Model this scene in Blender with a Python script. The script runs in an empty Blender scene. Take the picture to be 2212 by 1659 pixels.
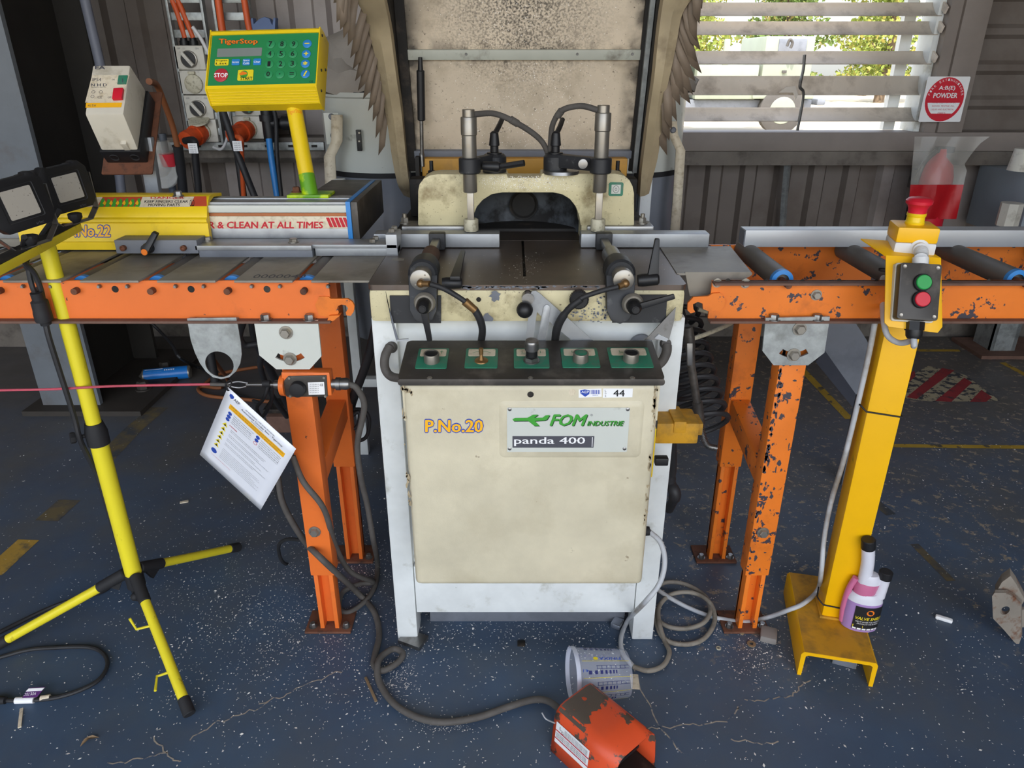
import bpy, bmesh, math, random
from mathutils import Vector, Matrix
V = Vector
random.seed(7)
scene = bpy.context.scene
COL = scene.collection

# ---------------------------------------------------------------- camera, sky, light, exposure
FPX, CXP, CYP, CAMH, PITCH = 1560.0, 1106.0, 829.5, 1.5, math.radians(24)
cd = bpy.data.cameras.new('camera'); cam = bpy.data.objects.new('camera', cd); COL.objects.link(cam)
cam.location = (0, 0, CAMH); cam.rotation_euler = (math.radians(90) - PITCH, 0, 0)
cd.sensor_fit = 'HORIZONTAL'; cd.sensor_width = 36.0; cd.lens = 36.0 * FPX / 2212.0
cd.clip_start = 0.05; cd.clip_end = 300
scene.camera = cam

w = bpy.data.worlds.new('world'); scene.world = w; w.use_nodes = True
wn = w.node_tree; bg = wn.nodes['Background']
sky = wn.nodes.new('ShaderNodeTexSky'); sky.sky_type = 'NISHITA'; sky.sun_disc = False
sky.sun_elevation = math.radians(58); sky.sun_rotation = math.radians(150); sky.air_density = 1.0; sky.dust_density = 2.0
hs = wn.nodes.new('ShaderNodeHueSaturation'); hs.inputs['Saturation'].default_value = .5
wn.links.new(sky.outputs[0], hs.inputs['Color']); wn.links.new(hs.outputs[0], bg.inputs[0]); bg.inputs[1].default_value = 0.36

sl = bpy.data.lights.new('sun', 'SUN'); sl.energy = 5.0; sl.angle = 0.01; sl.color = (1, .95, .86)
so = bpy.data.objects.new('sun', sl); COL.objects.link(so)
so.rotation_euler = (math.radians(32), 0, math.radians(-35))

pl_ = bpy.data.lights.new('door_portal', 'AREA'); pl_.shape = 'RECTANGLE'; pl_.size = 11.0; pl_.size_y = 4.4
po = bpy.data.objects.new('door_portal', pl_); COL.objects.link(po)
po.location = (-1.5, -3.45, 2.2); po.rotation_euler = (math.radians(90), 0, 0)
pl_.cycles.is_portal = True
vs = scene.view_settings
vs.view_transform = 'Standard'; vs.look = 'None'; vs.gamma = 1.0; vs.use_curve_mapping = False
vs.exposure = 0.88
scene.cycles.max_bounces = 8; scene.cycles.diffuse_bounces = 4; scene.cycles.glossy_bounces = 3
scene.cycles.transmission_bounces = 6; scene.cycles.transparent_max_bounces = 10
scene.cycles.caustics_reflective = False; scene.cycles.caustics_refractive = False
scene.cycles.sample_clamp_indirect = 4.0

# ---------------------------------------------------------------- measuring helpers
CT, ST = math.cos(PITCH), math.sin(PITCH); CAM = V((0, 0, CAMH))
def ray(x, y):
    u = (x - CXP) / FPX; v = (y - CYP) / FPX
    return V((u, CT - v * ST, -ST - v * CT))
def atY(x, y, Y): d = ray(x, y); return CAM + d * (Y / d.y)
def atZ(x, y, z): d = ray(x, y); return CAM + d * ((z - CAMH) / d.z)
def atX(x, y, X): d = ray(x, y); return CAM + d * (X / d.x)
def onp(x, y, c, n): d = ray(x, y); return CAM + d * ((V(c) - CAM).dot(n) / d.dot(n))
def frame(yaw, tilt, roll=0):
    a, t, q = map(math.radians, (yaw, tilt, roll))
    n = V((-math.sin(a) * math.cos(t), -math.cos(a) * math.cos(t), math.sin(t)))
    r = V((math.cos(a), -math.sin(a), 0)); u = n.cross(r)
    return r * math.cos(q) + u * math.sin(q), u * math.cos(q) - r * math.sin(q), n

# ---------------------------------------------------------------- objects
def link(o, parent=None):
    COL.objects.link(o)
    if parent is not None:
        o.parent = parent
        o.matrix_parent_inverse = Matrix.Translation(-world_loc(parent))
    return o
def world_loc(o):
    p = V((0, 0, 0))
    while o is not None and o.type == 'EMPTY':
        p += V(o.location); o = o.parent
    return p
def thing(name, label, cat, loc=(0, 0, 0), group=None):
    o = bpy.data.objects.new(name, None); COL.objects.link(o); o.location = loc; o.empty_display_size = .05
    o['label'] = label; o['category'] = cat
    if group: o['group'] = group
    return o
def tag(o, label, cat, group=None, kind=None):
    o['label'] = label; o['category'] = cat
    if group: o['group'] = group
    if kind: o['kind'] = kind
    return o
LAST = [None]
def obj(name, bm, mat, parent=None, label=None, kind=None, ang=38):
    me = bpy.data.meshes.new(name)
    bmesh.ops.recalc_face_normals(bm, faces=bm.faces)
    bm.to_mesh(me); bm.free()
    for p in me.polygons: p.use_smooth = True
    me.set_sharp_from_angle(angle=math.radians(ang))
    me.materials.append(mat)
    o = bpy.data.objects.new(name, me); link(o, parent); LAST[0] = o
    if label: o['label'] = label
    if kind: o['kind'] = kind
    return o
def struct(name, bm, mat, parent=None):
    o = obj(name, bm, mat, parent)
    if parent is None: o['kind'] = 'structure'
    return o
NB = bmesh.new
def merge(bm, t):
    mp = {v: bm.verts.new(v.co) for v in t.verts}
    for f in t.faces:
        try: bm.faces.new([mp[v] for v in f.verts])
        except ValueError: pass
    t.free()
def bev(t, b, seg=2):
    if b > 0: bmesh.ops.bevel(t, geom=list(t.edges), offset=b, segments=seg, profile=.6, affect='EDGES', clamp_overlap=True)
def obox(bm, c, size, R=None, b=0, seg=2):
    t = NB(); bmesh.ops.create_cube(t, size=1.0)
    bmesh.ops.scale(t, vec=V(size), verts=t.verts); bev(t, b, seg)
    M_ = Matrix((R[0], R[1], R[2])).transposed() if R else Matrix.Identity(3)
    for v in t.verts: v.co = M_ @ v.co + V(c)
    merge(bm, t); return bm
def box(bm, lo, hi, b=0, seg=2):
    lo, hi = V(lo), V(hi)
    return obox(bm, (lo + hi) / 2, hi - lo, None, b, seg)
def plate(bm, pts, off, b=0, holes=()):
    t = NB(); off = V(off); loops = []
    for lp in [pts] + list(holes):
        vs_ = [t.verts.new(V(p)) for p in lp]; loops.append(vs_)
    if holes:
        es = [t.edges.new((l[i], l[(i + 1) % len(l)])) for l in loops for i in range(len(l))]
        bmesh.ops.triangle_fill(t, use_beauty=True, use_dissolve=False, edges=es)
    else: t.faces.new(loops[0])
    ff = list(t.faces); cp = {v: t.verts.new(v.co + off) for v in list(t.verts)}
    for f in ff: t.faces.new([cp[v] for v in reversed(f.verts)])
    for l in loops:
        for i in range(len(l)):
            a, c = l[i], l[(i + 1) % len(l)]
            t.faces.new([c, a, cp[a], cp[c]])
    bmesh.ops.recalc_face_normals(t, faces=t.faces)
    if b > 0 and not holes: bev(t, b)
    merge(bm, t); return bm
def rrect(c, r, u, w, h, rad, n=5):
    out = []; c, r, u = V(c), V(r), V(u)
    for sx, sy, a0 in ((1, 1, 0), (-1, 1, 90), (-1, -1, 180), (1, -1, 270)):
        for i in range(n + 1):
            a = math.radians(a0 + 90 * i / n)
            out.append(c + r * (sx * (w / 2 - rad) + rad * math.cos(a)) + u * (sy * (h / 2 - rad) + rad * math.sin(a)))
    return out
def circ(c, r, u, rad, n=24, ry=None):
    return [V(c) + V(r) * rad * math.cos(2 * math.pi * i / n) + V(u) * (ry or rad) * math.sin(2 * math.pi * i / n) for i in range(n)]
def basis(d):
    d = V(d).normalized(); a = V((0, 0, 1)) if abs(d.z) < .9 else V((1, 0, 0))
    r = d.cross(a).normalized(); return r, r.cross(d).normalized(), d
def lathe(bm, p, axis, prof, seg=24, cap=True):
    r, u, d = basis(axis); p = V(p); rings = []
    for t, rad in prof:
        rings.append([bm.verts.new(p + d * t + (r * math.cos(2 * math.pi * i / seg) + u * math.sin(2 * math.pi * i / seg)) * max(rad, 1e-5)) for i in range(seg)])
    for a, b_ in zip(rings, rings[1:]):
        for i in range(seg):
            j = (i + 1) % seg; bm.faces.new([a[i], a[j], b_[j], b_[i]])
    if cap: bm.faces.new(list(reversed(rings[0]))); bm.faces.new(rings[-1])
    return bm
def cyl(bm, p0, p1, r0, r1=None, seg=20, b=0):
    p0, p1 = V(p0), V(p1); L = (p1 - p0).length; r1 = r0 if r1 is None else r1
    pr = [(0, r0), (L, r1)] if not b else [(0, r0 - b), (b, r0), (L - b, r1), (L, r1 - b)]
    return lathe(bm, p0, p1 - p0, pr, seg)
def smooth(pts, n=6):
    pts = [V(p) for p in pts]
    if len(pts) < 3 or n < 2: return pts
    P = [pts[0] * 2 - pts[1]] + pts + [pts[-1] * 2 - pts[-2]]; out = []
    for i in range(1, len(P) - 2):
        a, b_, c, d = P[i - 1:i + 3]
        for k in range(n):
            t = k / n
            out.append(.5 * ((2 * b_) + (c - a) * t + (2 * a - 5 * b_ + 4 * c - d) * t * t + (3 * b_ - a - 3 * c + d) * t ** 3))
    out.append(pts[-1]); return out
def tube(bm, pts, rad, seg=10, n=6, closed=False):
    P = smooth(pts, n); N = len(P); rings = []; up = None
    for i in range(N):
        d = (P[min(i + 1, N - 1)] - P[max(i - 1, 0)]).normalized()
        if up is None: r, up, _ = basis(d)
        else:
            r = d.cross(up)
            if r.length < 1e-6: r = basis(d)[0]
            r.normalize(); up = r.cross(d).normalized() * (1 if r.cross(d).dot(up) > 0 else -1)
        rr = rad[min(int(i * len(rad) / N), len(rad) - 1)] if isinstance(rad, (list, tuple)) else rad
        rings.append([bm.verts.new(P[i] + (r * math.cos(2 * math.pi * k / seg) + up * math.sin(2 * math.pi * k / seg)) * rr) for k in range(seg)])
    for a, b_ in zip(rings, rings[1:]):
        for k in range(seg):
            j = (k + 1) % seg; bm.faces.new([a[k], a[j], b_[j], b_[k]])
    bm.faces.new(list(reversed(rings[0]))); bm.faces.new(rings[-1])
    return bm
def sphere(bm, c, r, seg=20, sc=(1, 1, 1)):
    t = NB(); bmesh.ops.create_uvsphere(t, u_segments=seg, v_segments=seg // 2, radius=1)
    for v in t.verts: v.co = V((v.co.x * r * sc[0], v.co.y * r * sc[1], v.co.z * r * sc[2])) + V(c)
    merge(bm, t); return bm
def hexbolt(bm, c, n, rad, h=None, washer=True):
    n = V(n).normalized(); h = h or rad * .8; c = V(c)
    if washer: lathe(bm, c, n, [(0, rad * 1.35), (rad * .2, rad * 1.35)], 18)
    lathe(bm, c + n * rad * .2, n, [(0, rad), (h * .8, rad), (h, rad * .82)], 6)
    return bm
def ribbon(bm, A, B):
    a = [bm.verts.new(V(p)) for p in A]; b_ = [bm.verts.new(V(p)) for p in B]
    for i in range(len(a) - 1): bm.faces.new([a[i], a[i + 1], b_[i + 1], b_[i]])
    return bm
def sheet(bm, rows):
    g = [[bm.verts.new(V(p)) for p in r] for r in rows]
    for a, b_ in zip(g, g[1:]):
        for i in range(len(a) - 1): bm.faces.new([a[i], a[i + 1], b_[i + 1], b_[i]])
    return bm
def solid(o, t):
    m = o.modifiers.new('thick', 'SOLIDIFY'); m.thickness = t; m.offset = 0
    return o
_tc = {}
def spread_(b):
    if b <= 0: return [(0, 0)]
    if b < .035: return [(-b, 0), (b, 0), (0, -b * .6), (0, b * .6)]
    return [(b * math.cos(k * math.pi / 5), b * math.sin(k * math.pi / 5)) for k in range(10)]
def glyphs(s, bold, shear):
    k = (s, bold, shear)
    if k not in _tc:
        cu = bpy.data.curves.new('t', 'FONT'); cu.body = s; cu.offset = bold; cu.shear = shear; cu.resolution_u = 2; cu.fill_mode = 'FRONT'
        cu.align_x = 'CENTER'; cu.space_line = .9
        o = bpy.data.objects.new('t', cu); COL.objects.link(o); bpy.context.view_layer.update()
        me = bpy.data.meshes.new_from_object(o.evaluated_get(bpy.context.evaluated_depsgraph_get()))
        _tc[k] = ([v.co.copy() for v in me.vertices], [tuple(p.vertices) for p in me.polygons])
        bpy.data.objects.remove(o); bpy.data.curves.remove(cu); bpy.data.meshes.remove(me)
    return _tc[k]
def text(bm, s, O, R, U, lift=.0004, bold=.0, shear=0, n=None):
    """lettering s filling the parallelogram O, O+R, O+U"""
    O, R, U = V(O), V(R), V(U); n = V(n) if n is not None else R.cross(U).normalized()
    v0, ff = glyphs(s, 0, shear)
    x0 = min(v.x for v in v0); x1 = max(v.x for v in v0); y0 = min(v.y for v in v0); y1 = max(v.y for v in v0)
    for k, (dx, dy) in enumerate(spread_(bold)):
        vs_ = [bm.verts.new(O + R * ((v.x + dx - x0) / (x1 - x0)) + U * ((v.y + dy - y0) / (y1 - y0 or 1)) + n * (lift + k * 4e-6)) for v in v0]
        for f in ff: bm.faces.new([vs_[i] for i in f])
    return bm
def textpx(bm, s, x0, y0, x1, y1, c, n, lift=.0004, **k):
    """upright lettering on the plane (c, n), corners measured on the photograph"""
    O = onp(x0, y1, c, n); return text(bm, s, O, onp(x1, y1, c, n) - O, onp(x0, y0, c, n) - O, lift, n=n, **k)
def quadpx(bm, pts, c, n, lift=.0003, th=0):
    q = [onp(x, y, c, n) + V(n) * lift for x, y in pts]
    if th: plate(bm, q, V(n) * th)
    else: bm.faces.new([bm.verts.new(p) for p in q])
    return bm

# ---------------------------------------------------------------- materials
def lin(c):
    if isinstance(c, str): c = [int(c[i:i + 2], 16) for i in (0, 2, 4)]
    return tuple(((x / 255) / 12.92 if x / 255 <= .04045 else ((x / 255 + .055) / 1.055) ** 2.4) for x in c[:3]) + (1,)
def M(name, col, rough=.5, metal=0, var=.12, vs_=6, dirt=None, dt=(.56, .66), ds=9, chip=None, ct=(.64, .66), cs=40, bump=0, bs=60, spec=.5, trans=0, alpha=1, coat=0, ior=1.45, stretch=(1, 1, 1), emit=0):
    m = bpy.data.materials.new(name); m.use_nodes = True; nt = m.node_tree; N = nt.nodes; L = nt.links
    b = N['Principled BSDF']; b.inputs['Roughness'].default_value = rough; b.inputs['Metallic'].default_value = metal
    b.inputs['Specular IOR Level'].default_value = spec; b.inputs['IOR'].default_value = ior
    b.inputs['Transmission Weight'].default_value = trans; b.inputs['Alpha'].default_value = alpha; b.inputs['Coat Weight'].default_value = coat
    tc = N.new('ShaderNodeTexCoord'); mp = N.new('ShaderNodeMapping'); mp.inputs['Scale'].default_value = stretch
    L.new(tc.outputs['Object'], mp.inputs[0]); co = mp.outputs[0]
    def noise(s, d=4):
        n = N.new('ShaderNodeTexNoise'); n.inputs['Scale'].default_value = s; n.inputs['Detail'].default_value = d
        n.inputs['Roughness'].default_value = .62; L.new(co, n.inputs['Vector']); return n.outputs['Fac']
    def ramp(f, a, c):
        r = N.new('ShaderNodeMapRange'); r.inputs[1].default_value = a; r.inputs[2].default_value = c; L.new(f, r.inputs[0]); return r.outputs[0]
    def mix(f, A, B):
        x = N.new('ShaderNodeMix'); x.data_type = 'RGBA'
        if isinstance(f, float): x.inputs[0].default_value = f
        else: L.new(f, x.inputs[0])
        for i, s in ((6, A), (7, B)):
            if isinstance(s, tuple): x.inputs[i].default_value = s
            else: L.new(s, x.inputs[i])
        return x.outputs[2]
    c = lin(col); cur = c
    if var:
        lo = tuple(k * (1 - var) for k in c[:3]) + (1,); hi = tuple(min(1, k * (1 + var)) for k in c[:3]) + (1,)
        cur = mix(ramp(noise(vs_), .3, .7), lo, hi)
    if dirt: cur = mix(ramp(noise(ds, 6), *dt), cur, lin(dirt))
    if chip: cur = mix(ramp(noise(cs, 5), *ct), cur, lin(chip))
    if isinstance(cur, tuple): b.inputs['Base Color'].default_value = cur
    else: L.new(cur, b.inputs['Base Color'])
    if bump:
        bn = N.new('ShaderNodeBump'); bn.inputs['Strength'].default_value = bump; bn.inputs['Distance'].default_value = .004
        L.new(noise(bs), bn.inputs['Height']); L.new(bn.outputs[0], b.inputs['Normal'])
    if emit:
        b.inputs['Emission Color'].default_value = c; b.inputs['Emission Strength'].default_value = emit
    m['nodes_made'] = True
    return m
m = {}
def mk(k, *a, **kw): m[k] = M(k, *a, **kw)
mk('wallmetal_lit', '9a918c', .55, var=.1, vs_=2, dirt='857b75', dt=(.5, .75), ds=3)  # paler copy of the wall metal, with the light on it painted in
mk('columnshade', '2b2824', .7, var=.15); mk('tape_mid', 'b08d3c', .7, var=.15, dirt='6d6043', dt=(.5, .62), ds=12)  # first one: column colour with the shade on web and back flange painted in
mk('coildusty', '8b8478', .65, var=.15, dirt='5f574c', dt=(.5, .7), ds=14)
mk('plateshade', '37322d', .7, var=.2)  # column foot and bolts, darkened to paint in the dim light there
mk('cream', 'cfc49c', .45, dirt='8d7d58', dt=(.52, .72), ds=14, chip='6d5f48', ct=(.63, .7), cs=160, bump=.15, bs=220)
mk('beige', 'cdc4aa', .42, dirt='bcb297', dt=(.5, .7), ds=5, chip='8f8067', ct=(.70, .74), cs=26, bump=.12, bs=260)
mk('legwhite', 'dcdfdd', .42, dirt='a8a698', dt=(.6, .75), ds=8, chip='5d564c', ct=(.74, .77), cs=60)
mk('panelblack', '423e3a', .42, metal=.2, var=.3, dirt='67615a', dt=(.5, .72), ds=12)
mk('tabletop', '665a52', .36, metal=.55, var=.25, dirt='6e6864', dt=(.52, .75), ds=5)
mk('castblack', '26272a', .5, dirt='5b5b5a', dt=(.6, .78), ds=40)
mk('blackplastic', '1b1b1d', .45, var=.2)
mk('rubber', '222224', .7, var=.2)
mk('cableblk', '29292b', .55, var=.25)
mk('cablegrey', 'b9bcbf', .5, dirt='8d857a', dt=(.5, .66), ds=5)
mk('cabledusty', '56524e', .7, var=.2, vs_=20)
mk('alu', '9da0a3', .42, metal=.55, var=.12, dirt='7d7f83', dt=(.5, .75), ds=9)
mk('aluclean', 'b0b3b6', .4, metal=.35, var=.06)
mk('steel', '8b8a88', .35, metal=.9, var=.2, dirt='5d5650', dt=(.55, .75), ds=25)
mk('chrome', '98938a', .38, metal=.75, var=.1, dirt='9c907c', dt=(.55, .8), ds=40)
mk('galv', 'a1a5a4', .5, metal=.55, var=.22, vs_=30, dirt='80837f', dt=(.5, .7), ds=16)
mk('plate_grey', '8b857a', .5, metal=.15, var=.18, dirt='5e574f', dt=(.5, .75), ds=7)
mk('roller', '68645f', .55, metal=.3, var=.2, dirt='6a625a', dt=(.5, .8), ds=12)
mk('blue', '2f7fc6', .4)
mk('orange', 'e4722f', .42, var=.06, dirt='b95a26', dt=(.6, .85), ds=9, chip='4a3630', ct=(.71, .72), cs=55)
mk('orangeworn', 'e67a26', .45, var=.08, dirt='a85520', dt=(.55, .8), ds=9, chip='3f3a42', ct=(.60, .615), cs=34)
mk('rust', '6e4531', .8, var=.25, dirt='3f2d25', dt=(.5, .7), ds=30)
mk('dustybrown', '6b5044', .8, var=.2, vs_=20)
mk('yellow', 'e8c61a', .32, var=.05, dirt='bfa124', dt=(.6, .8), ds=10)
mk('yellowstand', 'e6d62e', .4, var=.07, dirt='8f7d1c', dt=(.62, .72), ds=26, stretch=(1, 1, .35))
mk('yellowpost', 'f2b705', .4, var=.04, dirt='a07b2a', dt=(.66, .78), ds=12)
mk('yellowdusty', 'c99320', .6, var=.1, dirt='967129', dt=(.45, .65), ds=16)
mk('yellowgreen', 'b8d414', .4, var=.1, dirt='5f9a1c', dt=(.45, .55), ds=18)
mk('green', '27804a', .4, var=.06)
mk('greenkey', '2c8a55', .45, var=.05)
mk('labelgreen', '2c7a5f', .45, var=.15, dirt='5d6a5e', dt=(.5, .75), ds=40)
mk('bluekey', '2d7fc4', .4, var=.05)
mk('yellowkey', 'e8d22a', .4, var=.05)
mk('red', 'cf1f33', .4, var=.06)
mk('redstop', 'b5333c', .4, var=.06)
mk('greenbtn', '1f9a45', .4, var=.08)
mk('white', 'eeeeee', .55, var=.03)
mk('paper', 'eceef5', .25, var=.02, coat=.3)
mk('labelcream', 'd8ccb4', .5, var=.1, dirt='b9a98c', dt=(.5, .7), ds=60)
mk('ink', '17171a', .6, var=0)
mk('inkgrey', '4a4a52', .6, var=0)
mk('inkred', 'c02030', .6, var=0)
mk('inkblue', '2a4aa8', .6, var=0)
mk('inkyellow', 'f2b21a', .5, var=0)
mk('inkorange', 'ea7a1e', .5, var=0)
mk('inkgreen', '3f9a34', .5, var=0)
mk('inkgreendark', '14361c', .5, var=0)
mk('lcd', '7d837f', .25, var=.05)
mk('greyplastic', 'cfc8b8', .45, var=.06, dirt='a59a84', dt=(.52, .75), ds=16)
mk('pvc', '7b7f8c', .5, var=.1)
mk('socketgrey', 'cbc7bb', .45, var=.06, dirt='9d978a', dt=(.55, .75), ds=20)
mk('plugorange', 'c94d22', .5, var=.15, dirt='7d3b24', dt=(.55, .75), ds=40)
mk('cableorange', 'cf5a2c', .5, var=.1)
mk('cablebrown', '8a5330', .6, var=.15)
mk('lens', 'a8a297', .45, var=.05, dirt='4a4640', dt=(.64, .67), ds=190)
mk('flap', '7d6e5e', .6, var=.15, vs_=12)
mk('hoodpanel', 'cbbba4', .5, var=.08, dirt='a0917a', dt=(.5, .75), ds=7, chip='6a5f50', ct=(.62, .7), cs=120)
mk('hoodrim', 'a8987a', .5, var=.15, dirt='6e5f48', dt=(.5, .75), ds=8, chip='5e4634', ct=(.68, .72), cs=22)
mk('blackgrime', '1d1a17', .7, var=.3, dirt='4a4036', dt=(.55, .75), ds=14)
mk('ochre', 'b9851f', .5, var=.1, dirt='8d651d', dt=(.55, .8), ds=12)
mk('drum', 'c9ccc4', .3, var=.03, dirt='a0a097', dt=(.64, .72), ds=14)
mk('cloth', '9d958b', .9, var=.12, bump=.3, bs=40)
mk('housinggrey', '8f9aa3', .5, var=.06)
mk('greymetal', '70747c', .5, var=.08, dirt='5c6068', dt=(.5, .75), ds=8)
mk('columngrey', '6a6f74', .55, var=.1, dirt='5a5450', dt=(.52, .75), ds=5)
mk('wallmetal', '6f665f', .55, var=.12, vs_=2, dirt='5a4f47', dt=(.5, .75), ds=3)
mk('girt', '6d665e', .6, metal=.2, var=.2, dirt='463f39', dt=(.5, .72), ds=10)
mk('slat', 'ddd2c4', .5, var=.08, dirt='8f8375', dt=(.5, .75), ds=6)
mk('frameBrown', '857b74', .55, var=.08)
mk('roof', '8d8a86', .7, var=.05)
mk('cable_white', 'd6d6d6', .5, var=.05)
mk('nylon', 'c3bda6', .5, var=.12, dirt='8d866f', dt=(.5, .7), ds=60)
mk('brass', '8f6f48', .4, metal=.7, var=.2)
mk('cupplastic', 'dfe4f2', .2, var=0, trans=.0, alpha=.24, spec=.6)
mk('bag_clear', 'c9c6bd', .25, var=.05, alpha=.38, spec=.6)
mk('bagred', 'b3151d', .4, var=.1, dirt='c23a3a', dt=(.6, .8), ds=14)
mk('pinkliquid', 'c86f93', .25, var=.05)
mk('purpleliquid', 'a886bd', .3, var=.05)
mk('bottlewhite', 'd9d8e0', .3, var=.03)
mk('pedal', 'd8512a', .45, var=.08, dirt='55483f', dt=(.57, .6), ds=16)
mk('pedalwear', '5a5048', .55, metal=.2, var=.2, dirt='c24d2a', dt=(.60, .63), ds=22)
mk('stone', '8a8580', .9, var=.15)
mk('concreterust', '8d8478', .85, var=.2, dirt='6b3f25', dt=(.52, .62), ds=14)
mk('blueCan', '1f74c4', .3, var=.1)
mk('ropered', 'b94a5a', .5, var=.1)
mk('wood', '8a7458', .8, var=.2)
mk('chips', 'efece6', .5, metal=0, var=.15)
mk('tanchips', 'a08d72', .8, var=.2)
mk('foil', 'd7dce4', .2, metal=.9)
mk('outground', 'b8ad98', .9, var=.08, vs_=.5)
mk('truckgreen', '8a9080', .5, var=.08, vs_=2)
mk('tyre', '4b4845', .8, var=.1)
mk('leafA', '7b8a3c', .8, var=.35, vs_=3, dirt='a8944a', dt=(.5, .65), ds=2.5)
mk('leafB', '556b2f', .8, var=.35, vs_=3, dirt='8a7a44', dt=(.5, .65), ds=2.5)
mk('bark', '6d5c4a', .9)
mk('glass', 'dfe8ea', .05, var=0, alpha=.25, spec=.8)
mk('purple', '5b2f6e', .5, var=.05)
mk('pvcgrey2', '4f555f', .5, var=.1)
mk('tape_yellow', 'a98a2a', .7, var=.15, dirt='4d4a3d', dt=(.55, .6), ds=14)
mk('tape_faded', '6d6043', .75, var=.15, dirt='41454a', dt=(.42, .6), ds=11)
mk('paint_red', '8f2a30', .65, var=.15, dirt='4a3438', dt=(.55, .66), ds=16)
mk('paint_white', 'a39a80', .7, var=.15, dirt='3c4046', dt=(.5, .54), ds=22)
mk('crack', 'a59c8e', .9, var=.2, dirt='4a5a70', dt=(.5, .6), ds=45)

# the painted floor: blue paint, worn and dusty, with paint lost down to tan concrete
fm = bpy.data.materials.new('floor_paint'); fm.use_nodes = True
def _floor():
    nt = fm.node_tree; N = nt.nodes; L = nt.links; b = N['Principled BSDF']; b.inputs['Roughness'].default_value = .5
    tc = N.new('ShaderNodeTexCoord')
    def noise(s, d=5, r=.6):
        n = N.new('ShaderNodeTexNoise'); n.inputs['Scale'].default_value = s; n.inputs['Detail'].default_value = d; n.inputs['Roughness'].default_value = r
        L.new(tc.outputs['Object'], n.inputs['Vector']); return n.outputs['Fac']
    def ramp(f, a, c, lo=0, hi=1):
        r = N.new('ShaderNodeMapRange'); r.inputs[1].default_value = a; r.inputs[2].default_value = c; r.inputs[3].default_value = lo; r.inputs[4].default_value = hi; L.new(f, r.inputs[0]); return r.outputs[0]
    def mix(f, A, B):
        x = N.new('ShaderNodeMix'); x.data_type = 'RGBA'; L.new(f, x.inputs[0])
        for i, s in ((6, A), (7, B)):
            if isinstance(s, tuple): x.inputs[i].default_value = s
            else: L.new(s, x.inputs[i])
        return x.outputs[2]
    def math_(op, a, c):
        x = N.new('ShaderNodeMath'); x.operation = op
        for i, s in enumerate((a, c)):
            if isinstance(s, (int, float)): x.inputs[i].default_value = s
            else: L.new(s, x.inputs[i])
        return x.outputs[0]
    sx = N.new('ShaderNodeSeparateXYZ'); L.new(tc.outputs['Object'], sx.inputs[0])
    cur = mix(ramp(noise(2.2), .35, .68), lin('3f5067'), lin('4a6079'))
    dust = math_('MULTIPLY', ramp(noise(3.1, 8), .42, .66), ramp(sx.outputs[1], 1.0, 2.4, .45, 1.0))
    cur = mix(dust, cur, lin('565b5f'))
    cur = mix(ramp(sx.outputs[1], 1.7, 3.6, 0, .8), cur, lin('5a534a'))
    wear = math_('MULTIPLY', ramp(noise(26, 7, .7), .56, .62), math_('MULTIPLY', ramp(sx.outputs[0], .25, .6), ramp(noise(2.0, 3), .36, .52)))
    wear = math_('MULTIPLY', wear, ramp(sx.outputs[1], 1.35, 1.75))
    cur = mix(wear, cur, lin('9a8d79'))
    cur = mix(ramp(noise(150, 3), .71, .75), cur, lin('a5a29d'))
    L.new(cur, b.inputs['Base Color'])
    bn = N.new('ShaderNodeBump'); bn.inputs['Strength'].default_value = .12; bn.inputs['Distance'].default_value = .003
    L.new(noise(60), bn.inputs['Height']); L.new(bn.outputs[0], b.inputs['Normal'])
    L.new(ramp(noise(5), .3, .7, .42, .62), b.inputs['Roughness'])
_floor()

# ================================================================ SETTING
WY = 4.1
bm = NB(); box(bm, (-7, -3.4, -.06), (6, WY, 0)); FLOOR = struct('floor', bm, fm)
# worn paint on the floor
def floorstrip(name, mat, pts, w, z=.0008):
    b = NB(); P = [atZ(x, y, z) for x, y in pts]
    A, B = [], []
    for i, p in enumerate(P):
        d = (P[min(i + 1, len(P) - 1)] - P[max(0, i - 1)]).normalized(); s = V((-d.y, d.x, 0)) * w / 2
        A.append(p + s); B.append(p - s)
    ribbon(b, A, B); return obj(name, b, mat, FLOOR)
floorstrip('floor_line', m['tape_faded'], [(225, 992), (290, 925), (345, 880)], .085)
floorstrip('floor_line', m['tape_mid'], [(-20, 1242), (30, 1195), (62, 1166)], .075)
floorstrip('floor_line', m['tape_faded'], [(100, 1125), (150, 1080)], .085)
floorstrip('floor_line', m['tape_yellow'], [(1725, 790), (1835, 905)], .04)
floorstrip('floor_line', m['tape_yellow'], [(1872, 962), (2330, 967)], .03)
floorstrip('floor_line', m['tape_yellow'], [(1935, 757), (2075, 757)], .035)
floorstrip('floor_line', m['tape_yellow'], [(2165, 783), (2290, 850)], .035)
floorstrip('floor_line', m['tape_faded'], [(1880, 1075), (1925, 1112)], .04)
floorstrip('floor_line', m['tape_faded'], [(1975, 1175), (2055, 1255)], .03)
def floorpoly(name, mat, pts, z=.0007):
    b = NB(); b.faces.new([b.verts.new(atZ(x, y, z)) for x, y in pts]); return obj(name, b, mat, FLOOR)
floorpoly('hatch_ground', m['paint_white'], [(1928, 835), (2005, 790), (2085, 810), (2160, 866), (2020, 868), (1960, 862)])
for q in ([(1932, 833), (1975, 800), (1978, 812), (1950, 838)], [(1958, 858), (2035, 795), (2062, 800), (1980, 862)], [(2020, 866), (2083, 816), (2100, 826), (2055, 868)], [(2095, 868), (2120, 842), (2143, 858), (2130, 868)]):
    floorpoly('hatch_stripe', m['paint_red'], q, .0012)
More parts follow.
